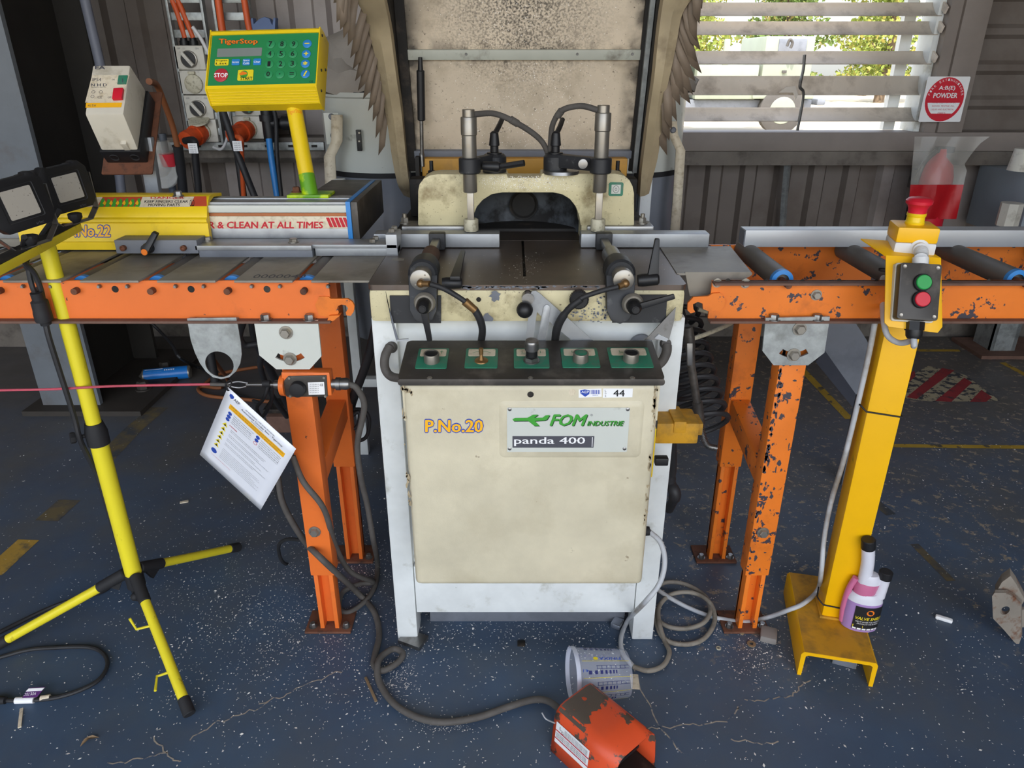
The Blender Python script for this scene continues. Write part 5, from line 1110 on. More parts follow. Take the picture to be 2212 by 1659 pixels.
for u, v in ((31, 72), (31, 84), (31, 96), (118, 68), (118, 80), (31, 236)): b.faces.new([b.verts.new(p) for p in circ(kc + kr * (u / 1000 - .105) + ku * (.1485 - v / 1000) + kn_ * .0008, kr, ku, .0058 if v < 200 else .009, 18)])
b.faces.new([b.verts.new(kc + kr * (u / 1000 - .105) + ku * (.1485 - v / 1000) + kn_ * .0008) for u, v in ((12, 12), (18, 10), (24, 12), (24, 20), (18, 26), (12, 20))])
obj('card_symbol', b, m['inkblue'], SC)
b = NB()
for k in range(6): u, v = 31, 118 + k * 18; b.faces.new([b.verts.new(kc + kr * (x / 1000 - .105) + ku * (.1485 - y / 1000) + kn_ * .0008) for x, y in ((u, v - 8), (u + 8, v + 6), (u - 8, v + 6))])
obj('card_symbol', b, m['yellowkey'], SC)
b = NB()
for k in range(6): u, v = 31, 120 + k * 18; b.faces.new([b.verts.new(p) for p in circ(kc + kr * (u / 1000 - .105) + ku * (.1485 - v / 1000) + kn_ * .001, kr, ku, .0028, 8, .0035)])
obj('card_symbol', b, m['ink'], SC)
b = NB(); A = circ(kc + kr * .013 + ku * .0565 + kn_ * .0008, kr, ku, .0055, 18); B = circ(kc + kr * .013 + ku * .0565 + kn_ * .0008, kr, ku, .0043, 18); ribbon(b, A + A[:1], B + B[:1]); obj('card_symbol', b, m['inkred'], SC)
t0 = kc - kr * .10 + ku * .143; b = NB(); tube(b, [t0 + kn_ * .004, t0 + kn_ * .006 + V((0, 0, .02)), atY(488, 836, 1.588), atY(490, 826, 1.597), t0 - kn_ * .006 + V((0, .01, .015)), t0 - kn_ * .002, t0 + kn_ * .004], .0018, 6); obj('cable_tie', b, m['rubber'], SC)
# ================================================================ WORK LIGHT STAND
WS = thing('work_light_stand', 'yellow tripod work light stand with two black flood lamps', 'work light', (-1.049, 1.615, 0))
bx, by = -1.049, 1.615
b = NB(); cyl(b, (bx, by, .20), (bx, by, .655), .0215); cyl(b, (bx, by, .66), (bx, by, 1.125), .0178); obj('pole', b, m['yellowstand'], WS)
b = NB(); lathe(b, (bx, by, .615), (0, 0, 1), [(0, .026), (.035, .0265), (.06, .021)], 24); ck = obj('pole_clamp', b, m['rubber'], WS)
b = NB(); d_ = V((-.8, -.55, .1)).normalized(); cyl(b, V((bx, by, .642)), V((bx, by, .642)) + d_ * .05, .005)
lathe(b, V((bx, by, .642)) + d_ * .045, d_, [(0, .012), (.004, .0145), (.012, .0145), (.014, .011)], 7); obj('clamp_knob', b, m['rubber'], ck)
hubz = .215; b = NB(); lathe(b, (bx, by, .12), (0, 0, 1), [(0, .014), (.04, .018), (.045, .024), (.085, .024), (.09, .02)], 20); hubo = obj('tripod_hub', b, m['rubber'], WS)
feet = [atZ(412, 1553, .0), atZ(516, 1190, .0), atZ(-8, 1406, .0)]
for i, f in enumerate(feet):
    f = V((f.x, f.y, .016)); d_ = V((f.x - bx, f.y - by, 0)).normalized(); h_ = V((bx, by, hubz - .01)) + d_ * .03; e_ = f
    ax_ = (e_ - h_).normalized()
    b = NB(); cyl(b, h_ + ax_ * .05, e_ - ax_ * .02, .0128); lgo = obj('leg', b, m['yellowstand'], WS)
    b = NB(); cyl(b, h_ - ax_ * .012, h_ + ax_ * .075, .0165, .0155, b=.003); plate(b, [h_ + ax_ * .05 + V((0, 0, -.012)), h_ + V((0, 0, -.012)), h_ + ax_ * .02 + V((0, 0, -.04))], d_.cross(V((0, 0, 1))) * .012); obj('leg_socket', b, m['rubber'], lgo)
    b = NB(); cyl(b, e_ - ax_ * .045, e_ + ax_ * .001, .0148, .0155, b=.002); obj('rubber_foot', b, m['rubber'], lgo)
    if i == 0:
        for t_ in (.36, .70):
            p = h_ + (e_ - h_) * t_; b = NB(); s_ = V((-.040, -.016, 0)) if t_ < .5 else V((-.032, -.018, .0)); tip = V((-.010, .0, .036)) if t_ < .5 else V((.014, -.042, -.004)); tube(b, [p, p + s_, p + s_ + tip], .0035, 8, 1); obj('cable_hook', b, m['yellowstand'], lgo)
b = NB(); sphere(b, (bx + .01, by - .035, .155), .012, 12); cyl(b, (bx, by, .16), (bx + .01, by - .035, .157), .006); obj('hub_bolt', b, m['rubber'], hubo)
br0, br1 = V((-1.066, 1.755, 1.135)), V((-.995, 1.30, 1.135)); bd_ = (br1 - br0).normalized(); bs2 = V((-bd_.y, bd_.x, 0))
b = NB(); obox(b, (br0 + br1) / 2 - V((.0, 0, 0)), ((br1 - br0).length, .042, .018), (bd_, bs2, V((0, 0, 1))), .001); cbar = obj('cross_bar', b, m['yellowstand'], WS)
b = NB(); obox(b, (br0 + br1) / 2 + V((0, 0, .0095)), ((br1 - br0).length - .004, .038, .0015), (bd_, bs2, V((0, 0, 1)))); obj('bar_top', b, m['blackgrime'], cbar)
b = NB(); obox(b, br1 + bd_ * .004, (.012, .044, .02), (bd_, bs2, V((0, 0, 1))), .002); obj('bar_end', b, m['rubber'], cbar)
def flood(cx, cy, yaw, tilt, Xp, roll=0):
    c = atX(cx, cy, Xp); r_, u_, n_ = frame(yaw, tilt, roll); wv, hv = .118, .108
    b = NB(); oc = []
    for sx in (-1, 1):
        pass
    out = [(-.5, .34), (-.36, .5), (-.28, .5), (-.26, .46), (.26, .46), (.28, .5), (.38, .5), (.5, .34), (.5, -.34), (.38, -.5), (-.38, -.5), (-.5, -.34)]
    plate(b, [c + r_ * x * wv + u_ * y * hv for x, y in out], -n_ * .03, .004); lo = obj('lamp_housing', b, m['blackplastic'], WS)
    b = NB(); A = rrect(c + n_ * .001, r_, u_, wv * .64, hv * .66, .004); B = rrect(c - n_ * .004, r_, u_, wv * .5, hv * .52, .003); A2 = [b.verts.new(p) for p in A]; B2 = [b.verts.new(p) for p in B]
    for i in range(len(A2)): j = (i + 1) % len(A2); b.faces.new([A2[i], A2[j], B2[j], B2[i]])
    obj('bezel', b, m['rubber'], lo)
    b = NB(); plate(b, rrect(c - n_ * .001, r_, u_, wv * .52, hv * .54, .003), n_ * .0025); obj('lamp_lens', b, m['lens'], lo)
    b = NB(); text(b, 'arlec', c - u_ * hv * .46 + r_ * wv * .1, r_ * .016, u_ * .006, .0006, n=n_); obj('lettering', b, m['inkgrey'], lo)
    for sx in (-1, 1):
        b = NB(); obox(b, c + r_ * sx * wv * .33 - n_ * .036 , (.02, .02, hv * .9), (r_, n_, u_), .002); obj('cooling_fin', b, m['blackplastic'], lo)
    zb_ = 1.146; side = []
    for sx in (-1, 1):
        p = c + r_ * sx * (wv / 2 + .005) - n_ * .014; q = V((c.x, c.y, zb_)) + r_ * sx * .034 - n_ * .0
        b = NB(); k = n_ * .011; mid = V((p.x, p.y, c.z - hv * .52)); tp = p + u_ * hv * (.45 if sx < 0 else .2)
        th = r_ * sx * .0025
        for A, B in ((tp, mid), (mid, q), ):
            plate(b, [A - k, A + k, B + k, B - k], th)
        obj('lamp_bracket', b, m['steel'], lo)
    b = NB(); plate(b, [V((c.x, c.y, zb_)) + r_ * sx * .036 + n_ * sy * .011 for sx, sy in ((-1, -1), (1, -1), (1, 1), (-1, 1))], (0, 0, .0025)); obj('bracket_foot', b, m['steel'], lo)
    b = NB(); lathe(b, V((c.x, c.y, zb_ + .0025)), (0, 0, 1), [(0, .008), (.01, .016), (.02, .016), (.022, .012)], 8); obj('wing_nut', b, m['rubber'], lo)
flood(147, 405, -61, 2, -1.05, 6); flood(44, 438, -58, 4, -1.012, 8)
def cable(name, label, pts, rad, mat, cat='cable', group=None, n=6, seg=10):
    b = NB(); tube(b, pts, rad, seg, n); o = obj(name, b, mat); tag(o, label, cat, group); return o
Z = lambda x, y, z=.008: atZ(x, y, z)
def XY(x, y, Y): return atY(x, y, Y)
lampc = thing('lamp_cable', 'black lamp cable with a splitter hanging down the yellow tripod pole', 'cable', (-1.08, 1.60, 0))
b = NB(); tube(b, [V((-1.04, 1.68, 1.19)), atX(60, 555, -1.08), atX(62, 585, -1.085), atX(70, 620, -1.08), atX(80, 640, -1.08)], .006, 8); tube(b, [V((-1.01, 1.49, 1.17)), atX(50, 560, -1.07), atX(74, 590, -1.07), atX(88, 625, -1.07), atX(92, 645, -1.075)], .006, 8); obj('cable_tail', b, m['cableblk'], lampc)
b = NB(); tube(b, [atX(78, 632, -1.075), atX(86, 655, -1.075), atX(94, 685, -1.075), atX(100, 700, -1.075)], [.013, .018, .019, .012], 12); obj('cable_splitter', b, m['rubber'], lampc)
b = NB(); tube(b, [atX(98, 695, -1.075), atX(106, 730, -1.075), atX(128, 800, -1.075), atX(160, 900, -1.075), atX(175, 955, -1.075), V((-1.078, 1.62, .5)), V((-1.08, 1.63, .3)), V((-1.085, 1.65, .2)), Z(252, 1240), Z(225, 1276), Z(120, 1308), Z(0, 1365), Z(-60, 1395)], .0065, 8); obj('cable_run', b, m['cableblk'], lampc)
fc = thing('extension_lead', 'black lead looping on the floor at the bottom left, with a purple tag', 'cable', Z(150, 1450, 0))
b = NB(); tube(b, [Z(-40, 1432), Z(0, 1420), Z(60, 1404), Z(120, 1399), Z(190, 1398), Z(222, 1411), Z(232, 1436), Z(215, 1467), Z(175, 1490), Z(120, 1507), Z(60, 1513), Z(10, 1513), Z(-40, 1516)], .0055, 8); obj('lead', b, m['cableblk'], fc)
b = NB(); cyl(b, Z(-20, 1512, .012), Z(12, 1513, .012), .012, .009); obj('plug_end', b, m['rubber'], fc)
b = NB(); plate(b, [Z(48, 1508, .02), Z(80, 1506, .02), Z(98, 1484, .03), Z(63, 1486, .03)], (0, 0, .001)); tg = obj('test_tag', b, m['purple'], fc)
b = NB(); plate(b, [Z(56, 1494, .0285), Z(90, 1492, .0285), Z(96, 1486, .0315), Z(62, 1488, .0315)], (0, 0, .001)); obj('tag_field', b, m['white'], tg)
b = NB(); text(b, 'VOLTEC', Z(80, 1496, .0275), Z(54, 1498, .0275) - Z(80, 1496, .0275), Z(77, 1502, .0245) - Z(80, 1496, .0275), .0015, n=V((0, 0, 1))); obj('lettering', b, m['white'], tg)
b = NB(); cyl(b, Z(34, 1513, .009), Z(74, 1512, .009), .0085); obj('tag_sleeve', b, m['white'], fc)
b = NB(); cyl(b, Z(88, 1509, .009), Z(108, 1506, .009), .0075); obj('tag_sleeve', b, m['labelcream'], fc)
# ================================================================ CABLES ABOUT THE LEFT STAND
cable('pedal_cable', 'thick grey cable curling over the floor from the left stand to the orange foot pedal',
      [XY(600, 1030, 1.80), XY(612, 1090, 1.75), XY(655, 1165, 1.66), XY(700, 1212, 1.58), Z(775, 1283, .03), Z(808, 1322, .012), Z(819, 1370, .010), Z(810, 1415, .012), Z(808, 1437, .012), Z(826, 1449, .012), Z(858, 1432, .012), Z(870, 1412, .016), Z(850, 1402, .018), Z(824, 1418, .024), Z(815, 1440, .024), Z(820, 1475, .011), Z(848, 1517, .010), Z(895, 1547, .010), Z(955, 1560, .010), Z(1030, 1550, .010), Z(1095, 1528, .010), Z(1150, 1512, .010), Z(1185, 1515, .012), Z(1216, 1538, .035)], .0088, m['cabledusty'])
cable('switch_cable', 'grey cable looping from the rope switch down to the floor beside the left stand',
      [g0 + V((.045, 0, 0)), XY(770, 838, 1.59), XY(786, 868, 1.60), XY(784, 900, 1.61), XY(772, 960, 1.63), XY(779, 1030, 1.66), XY(793, 1090, 1.70), XY(806, 1165, 1.72), Z(815, 1215, .03), Z(811, 1262, .011), Z(790, 1297, .010), Z(755, 1322, .010), Z(734, 1314, .010), Z(740, 1280, .010), Z(775, 1262, .018), Z(806, 1257, .03), XY(757, 1235, 1.72), XY(725, 1180, 1.66), XY(700, 1100, 1.58), XY(655, 1040, 1.575), XY(632, 985, 1.59)], .0078, m['cabledusty'])
for pts, r_, lb in (([(590, 1040, 1.85), (605, 1085, 1.80), (640, 1140, 1.72), (655, 1165, 1.70), (620, 1165, 1.78), (602, 1180, 1.85), (612, 1215, 1.9), (650, 1225, 2.0)], .0055, 'thin black cable looping behind the left stand foot'),
                    ([(528, 690, 1.75), (518, 725, 1.78), (530, 745, 1.8), (570, 745, 1.82), (562, 790, 1.9), (585, 850, 2.0), (620, 900, 2.1)], .0085, 'black cable looped behind the hanging ring bracket'),
                    ([(545, 690, 1.9), (555, 740, 1.95), (600, 830, 2.1), (625, 880, 2.2), (640, 910, 2.3)], .012, 'thick black hose slanting behind the cream slotted plate'),
                    ([(580, 830, 1.60), (570, 860, 1.60), (555, 880, 1.64), (566, 900, 1.66), (585, 870, 1.63), (588, 840, 1.6)], .0045, 'thin black cord looped beneath the rope clip'),
                    ([(752, 900, 2.0), (765, 885, 2.0), (788, 888, 2.0), (798, 910, 2.0), (790, 945, 2.0), (762, 952, 2.0), (745, 930, 2.0), (755, 905, 1.98), (775, 890, 1.98), (772, 920, 1.97), (750, 930, 1.97)], .006, 'black cord coiled beside the rear orange leg'),
                    ([(812, 700, 1.9), (795, 770, 1.92), (770, 840, 1.95), (750, 880, 2.0), (735, 930, 2.1)], .012, 'thick black hose sloping between the left stand and the saw'),
                    ([(815, 730, 2.0), (790, 800, 2.02), (765, 870, 2.05), (745, 940, 2.2)], .008, 'thinner black hose behind the sloping black hose')):
    cable('cable', lb, [XY(*p) for p in pts], r_, m['cableblk'], group='cables under the left conveyor')
cable('cord', 'black cord hanging down onto the floor behind the blue spray can', [XY(318, 690, 3.6), XY(345, 715, 3.6), XY(372, 745, 3.5), XY(388, 772, 3.4), Z(425, 792), Z(455, 808), Z(500, 845), Z(560, 870)], .008, m['cableblk'])
cable('orange_hose', 'faded orange hose lying in a loop on the floor beneath the ring bracket', [XY(450, 760, 2.6), XY(470, 790, 2.6), Z(492, 822), Z(475, 838), Z(440, 835), Z(428, 842), Z(450, 855), Z(520, 862), Z(600, 868), Z(660, 862)], .009, m['cablebrown'], 'hose')
cable('orange_hose', 'faded orange hose curving over the floor towards the dusty box', [Z(436, 835), Z(470, 810), Z(530, 797), Z(600, 790), Z(700, 800)], .009, m['cablebrown'], 'hose')
SP = thing('spray_can', 'blue spray can lying on its side under the left conveyor', 'can', Z(362, 824, 0))
p, q = Z(312, 812, .034), Z(408, 803, .034); d_ = (q - p).normalized(); L_ = (q - p).length
b = NB(); lathe(b, p, d_, [(0, .034), (L_, .034)], 28, cap=True); obj('can_body', b, m['blueCan'], SP)
b = NB(); lathe(b, q, d_, [(-.002, .0345), (.004, .0335), (.010, .026), (.006, .02)], 28); lathe(b, p, -d_, [(-.002, .0345), (.004, .0335), (.014, .016), (.018, .01), (.026, .004)], 24); obj('can_end', b, m['chrome'], SP)
b = NB(); r_, u_, dd = basis(d_)
def onc(a, t): return p + d_ * (L_ * t) + (V((0, -1, 0)) * math.cos(a) + V((0, 0, 1)) * math.sin(a)) * .0345
for a0_, a1_, t0_, t1_ in ((.85, 1.35, .05, .45),): b.faces.new([b.verts.new(onc(a, t)) for a, t in ((a0_, t0_), (a0_, t1_), (a1_, t1_), (a1_, t0_))])
for t in (.66, .75, .84): b.faces.new([b.verts.new(onc(a, t_)) for a, t_ in ((.5, t), (.62, t + .03), (.74, t), (.62, t - .03))])
for k in range(6): b.faces.new([b.verts.new(onc(a, t_)) for a, t_ in ((.9, .5 + k * .04), (1.15, .5 + k * .04), (1.15, .52 + k * .04), (.9, .52 + k * .04))])
obj('can_print', b, m['white'], SP)
DB = thing('junction_box', 'dusty brown cable box on the floor behind the left stand', 'box', Z(620, 960, 0))
b = NB(); p = Z(628, 935, .0); box(b, (p.x - .10, p.y, .0), (p.x + .08, p.y + .16, .08), .004); obj('box_body', b, m['dustybrown'], DB)
b = NB(); box(b, (p.x - .12, p.y + .03, .08), (p.x + .10, p.y + .15, .10), .003); obj('box_lid', b, m['blackgrime'], DB)
# ================================================================ DUST EXTRACTOR BEHIND THE SAW
DE = thing('dust_extractor', 'white twin-drum dust extractor with grey cloth bags behind the raised hood', 'dust extractor', (0, 2.95, 0))
def drum(cx, s, full):
    cy, R_ = 2.92, .245
    b = NB(); lathe(b, (cx, cy, 1.135), (0, 0, 1), [(0, R_), (.25, R_), (.255, R_ + .008), (.27, R_ + .008)], 40); dr = obj('drum', b, m['drum'], DE)
    b = NB(); lathe(b, (cx, cy, 1.118), (0, 0, 1), [(0, R_ + .003), (.018, R_ + .003)], 40); lathe(b, (cx, cy, 1.405), (0, 0, 1), [(0, R_ + .002), (.02, R_ + .002)], 40); obj('drum_strap', b, m['rubber'], dr)
    b = NB(); lathe(b, (cx, cy, .45), (0, 0, 1), [(0, R_ * .5), (.03, R_ * .9), (.3, R_ * 1.02), (.55, R_ * .96), (.672, R_)], 32); obj('dust_bag', b, m['greymetal'], dr); LAST[0].data.materials[0] = M('bagplastic', '7c8088', .25, var=.1, coat=.2)
    b = NB(); prof_ = [(0, R_), (.03, R_ * 1.06), (.07, R_ * 1.0), (.10, R_ * 1.03), (.16, R_ * .8), (.22, R_ * .45), (.25, R_ * .2)]
    lathe(b, (cx, cy, 1.405), (0, 0, 1), prof_, 36); rr = random.Random(4)
    for v in b.verts: v.co += V((rr.uniform(-.008, .008) + .03 * math.sin(v.co.z * 40 + v.co.x * 12), rr.uniform(-.008, .008), rr.uniform(-.01, .01)))
    obj('filter_bag', b, m['cloth'], dr)
drum(-.47, -1, 1); drum(.405, 1, 1)
b = NB(); k = -.47 - .1; p = atY(776, 280, 2.68); q = atY(776, 325, 2.68); box(b, (p.x - .01, 2.665, q.z), (p.x + .006, 2.68, p.z), .001); db = obj('drum_catch', b, m['blackplastic'], DE)
for y in (287, 305): b = NB(); lathe(b, atY(776, y, 2.664), n0, [(0, .005), (.003, .003)], 12); obj('catch_rivet', b, m['chrome'], db)
def strap(pts, Y, wd):
    b = NB(); A = [atY(x - wd / 2, y, Y) for x, y in pts]; B = [atY(x + wd / 2, y, Y) for x, y in pts]
    ribbon(b, A, B); o = obj('support_strap', b, m['hoodrim'], DE); o.data.materials[0] = m['labelcream']; solid(o, .008)
strap([(728, 248), (728, 305), (712, 338), (716, 420), (726, 520)], 2.66, 24); strap([(1452, 262), (1454, 290), (1470, 325), (1464, 420), (1456, 520)], 2.66, 20)
b = NB(); plate(b, [atY(x, y, 2.672) for x, y in ((698, 244), (730, 244), (736, 310), (706, 312))], (0, .004, 0), .001); obj('drum_patch', b, m['drum'], DE)
for x, y in ((716, 252), (720, 293)): b = NB(); lathe(b, atY(x, y, 2.671), n0, [(0, .011), (.005, .007)], 12); obj('rivet', b, m['greymetal'], DE)
for x, y in ((1454, 281),): b = NB(); lathe(b, atY(x, y, 2.655), n0, [(0, .011), (.005, .007)], 12); obj('rivet', b, m['greymetal'], DE)
b = NB(); box(b, (-.635, 2.64, .0), (-.60, 2.68, 1.12), .003); box(b, (.46, 2.64, .0), (.50, 2.68, 1.12), .003); box(b, (-.63, 2.64, .31), (.50, 2.68, .345), .003); box(b, (-.6, 2.85, 1.0), (.5, 2.95, 1.1)); obj('extractor_frame', b, m['legwhite'], DE)
# grey shrouds of the saw that reach down behind the tables
CH = thing('chip_chute', 'grey sheet metal chute sloping down behind the right conveyor', 'chute', (1.0, 2.5, 0))
Yc_ = 2.35; b = NB(); plate(b, [atY(x, y, Yc_) for x, y in ((1791, 640), (1810, 640), (1872, 734), (1898, 790), (1886, 850), (1849, 852), (1781, 756))], (0, .004, 0)); obj('chute_face', b, m['greymetal'], CH)
b = NB(); q = [atY(x, y, Yc_) for x, y in ((1781, 756), (1849, 852))]; q2 = [atY(x, y, Yc_ + .03) for x, y in ((1842, 880), (1762, 782))]; plate(b, q + q2, (0, .004, 0)); obj('chute_side', b, m['panelblack'], CH); LAST[0].data.materials[0] = M('chuteside', '4a4c55', .5, var=.1)
b = NB(); p = atY(1868, 840, 2.42); box(b, (p.x - .02, 2.40, .0), (p.x + .02, 2.44, p.z), .002); obj('chute_leg', b, m['greymetal'], CH)
# ================================================================ COILED HOSE AND BLOW GUN ON THE SAW'S RIGHT SIDE
HC = thing('coiled_hose', 'black coiled air hose hanging on the right side of the saw', 'hose', (.52, 1.85, .5))
b = NB(); c0_, c1_ = V((.47, 1.98, .84)), atY(1528, 928, 1.74); ax_ = (c1_ - c0_); r_, u_, d_ = basis(ax_)
tube(b, [c0_ + ax_ * (i / 160) + (r_ * math.cos(i * math.tau / 16) + u_ * math.sin(i * math.tau / 16)) * .062 for i in range(161)], .0075, 8, 1); obj('hose_coil', b, m['cableblk'], HC)
b = NB(); tube(b, [c0_ + V((0, .06, .03)), c0_ + V((0, .05, .12)), V((.42, 1.9, 1.0))], .0075, 8); obj('hose_end', b, m['cableblk'], HC)
BG = thing('blow_gun', 'grey air blow gun hooked on the right side of the saw, nozzle hose pointing down', 'blow gun', atY(1495, 800, 1.75))
Yg = 1.70; b = NB(); tube(b, [atY(1486, 706, Yg), atY(1490, 735, Yg), atY(1493, 790, Yg)], [.012, .013, .011], 12); cyl(b, atY(1493, 790, Yg), atY(1506, 870, Yg), .0105); cyl(b, atY(1506, 868, Yg), atY(1513, 915, Yg), .0135, .012, b=.002); obj('gun_body', b, m['panelblack'], BG)
b = NB(); plate(b, [atY(x, y, Yg - .014) for x, y in ((1484, 742), (1497, 742), (1496, 790), (1485, 790))], (0, .01, 0), .002); obj('gun_trigger', b, m['steel'], BG)
b = NB(); P = smooth([atY(1513, 912, Yg), atY(1518, 940, Yg), atY(1528, 962, Yg), atY(1548, 968, Yg)], 8)
for a, c in zip(P, P[1:]): cyl(b, a, a + (c - a) * .6, .0085, seg=12); cyl(b, a, c, .0065, seg=10)
obj('gun_spring', b, m['steel'], BG)
b = NB(); tube(b, [atY(1484, 706, Yg), atY(1478, 690, Yg + .05), V((.41, 1.85, 1.02))], .008, 8); obj('gun_hook', b, m['rubber'], BG)
cable('air_line', 'dusty cream air line sagging from the right conveyor to the saw', [atY(1496, 732, 1.75), atY(1530, 720, 1.8), atY(1570, 703, 1.85), atY(1578, 695, 1.88), atY(1548, 680, 1.88), atY(1508, 668, 1.88)], .006, m['nylon'])
cable('cable', 'black cable hanging low beside the right legs of the saw', [atY(1452, 940, 1.75), atY(1453, 1010, 1.8), atY(1448, 1040, 1.82), atY(1458, 1070, 1.8), Z(1445, 1100, .25)], [.012, .012, .016, .018, .014], m['cableblk'])
# ================================================================ TOOLS KEPT BEHIND THE CONTROL PANEL
SQ = thing('drafting_square', 'slotted aluminium set square standing behind the control panel', 'square', atY(1190, 740, 1.57))
Yt = 1.537; o_ = [(1150, 629), (1156, 628), (1162, 632), (1290, 748), (1262, 758), (1124, 758), (1146, 634)]
slot1 = [(1163, 676), (1164, 740), (1152, 740)]; 
b = NB(); plate(b, [atY(x, y, Yt) for x, y in ((1147, 633), (1150, 629), (1157, 628), (1165, 633), (1276, 731), (1292, 746), (1247, 746), (1231, 732), (1187, 695), (1176, 746), (1158, 746), (1170, 684), (1160, 674), (1150, 746), (1134, 746))], (0, .0025, 0)); obj('square_body', b, m['alu'], SQ)
b = NB(); plate(b, [atY(x, y, Yt - .0035) for x, y in ((1174, 664), (1177, 660), (1182, 658), (1187, 661), (1189, 667), (1175, 746), (1158, 746))], (0, .003, 0), .0006); obj('square_leg', b, m['alu'], SQ)
ST2 = thing('steel_set_square', 'worn grey metal triangle standing at the right end of the control panel', 'set square', atY(1430, 735, 1.57))
b = NB(); plate(b, [atY(x, y, 1.538) for x, y in ((1460, 664), (1457, 690), (1445, 735), (1390, 735), (1400, 728))], (0, .003, 0)); obj('triangle_blade', b, m['steel'], ST2)
b = NB(); plate(b, [atY(x, y, 1.533) for x, y in ((1414, 731), (1423, 722), (1444, 732), (1440, 738))], (0, .006, 0)); obj('triangle_tab', b, m['aluclean'], ST2)
PK = thing('scriber', 'thin dark pointed steel strip leaning at the left end of the control panel', 'scriber', atY(855, 735, 1.57))
b = NB(); plate(b, [atY(x, y, 1.537) for x, y in ((833, 630), (836, 650), (861, 735), (856, 737), (844, 690))], (0, .003, 0)); obj('scriber_blade', b, m['dustybrown'], PK); LAST[0].data.materials[0] = m['greymetal']
b = NB(); plate(b, [atY(x, y, 1.533) for x, y in ((856, 734), (882, 732), (882, 735), (857, 738))], (0, .004, 0)); obj('scriber_clip', b, m['aluclean'], PK)
# ================================================================ YELLOW PEDESTAL WITH EMERGENCY STOP
PD = thing('stop_pedestal', 'yellow steel pedestal with emergency stop and two-button box, right foreground', 'pedestal', (.917, 1.608, 0))
a13 = math.radians(-13); R1, R2 = V((math.cos(a13), math.sin(a13), 0)), V((-math.sin(a13), math.cos(a13), 0))
fl, fr = atZ(1728, 1405, .08), atZ(1903, 1437, .08); ctr = (fl + fr) / 2; hw = .094
b = NB(); T_ = .010; pts = [(-hw, 0), (-hw + T_, 0), (-hw + T_ + .002, .066), (-hw + T_ + .008, .07), (hw - T_ - .008, .07), (hw - T_ - .002, .066), (hw - T_, 0), (hw, 0), (hw, .072), (hw - .006, .08), (-hw + .006, .08), (-hw, .072)]
plate(b, [ctr.xy.to_3d() + R1 * x + V((0, 0, z)) for x, z in pts], R2 * .335); ch = obj('channel_base', b, m['yellowpost'], PD)
b = NB(); obox(b, ctr.xy.to_3d() + R2 * .1675 + V((0, 0, .0803)), (2 * hw - .014, .333, .0008), (R1, R2, V((0, 0, 1)))); obj('dusty_top', b, m['yellowdusty'], ch)
pc_ = V((.913, 1.612, 0)); b = NB(); obox(b, pc_ + V((0, 0, .58)), (.078, .078, 1.0), (R1, R2, V((0, 0, 1))), .006); obj('post', b, m['yellowpost'], PD)
b = NB(); obox(b, pc_ + V((0, 0, .084)), (.09, .09, .008), (R1, R2, V((0, 0, 1))), .003); obj('weld_bead', b, m['yellowdusty'], PD)
br_, bu_, bn_ = frame(3, 26, -2); bc = atY(1972, 636, 1.49)
q_ = [onp(x, y, bc, bn_) for x, y in ((1914, 552), (2033, 557), (2036, 706), (2026, 719), (1920, 706), (1911, 697))]
b = NB(); plate(b, q_, -bn_ * .003, .0008); fl_ = [q_[0] + V((-.025, .075, .02)), q_[1] + V((-.01, .09, .012))]
plate(b, [q_[0], q_[1], fl_[1], fl_[0]], V((0, 0, -.003)), .0006); obj('bracket_plate', b, m['yellowpost'], PD)
# two button box
xc = atY(1990, 628, 1.46); kc2 = xc; gr, gu, gn = frame(6, 23, -1.5); G = lambda x, y, l=0: onp(x, y, kc2, gn) + gn * l
W3, H3 = .082, .118; bcx = G(1986, 630)
b = NB(); plate(b, rrect(bcx, gr, gu, W3, H3, .006), -gn * .022, .003); bb = obj('button_box', b, m['panelblack'], PD)
b = NB(); plate(b, rrect(bcx - gn * .0225, gr, gu, W3 + .004, H3 + .006, .006), -gn * .028, .003); obj('box_back', b, m['greyplastic'], bb)
for sx in (-1, 1):
    for sy in (-1, 1): b = NB(); lathe(b, bcx + gr * sx * .033 + gu * sy * .051, gn, [(0, .0042), (.001, .004), (.0005, .002)], 14); obj('screw', b, m['brass'], bb); LAST[0].data.materials[0] = m['chrome']
for mt, dv in (('greenbtn', .019), ('red', -.0165)):
    p = bcx + gr * .004 + gu * dv; b = NB(); lathe(b, p, gn, [(0, .0185), (.006, .018), (.0075, .0165)], 28); obj('button_ring', b, m['rubber'], bb)
    b = NB(); lathe(b, p + gn * .007, gn, [(0, .0155), (.003, .0155), (.0045, .014)], 28); obj('push_button', b, m[mt], bb)
gp0 = bcx - gu * (H3 / 2 + .002) - gn * .028 + gr * .008
b = NB(); lathe(b, gp0, -gu, [(0, .019), (.018, .019)], 6); lathe(b, gp0 - gu * .018, -gu, [(0, .017), (.012, .016), (.018, .012)], 24); obj('cable_gland', b, m['blackplastic'], bb)
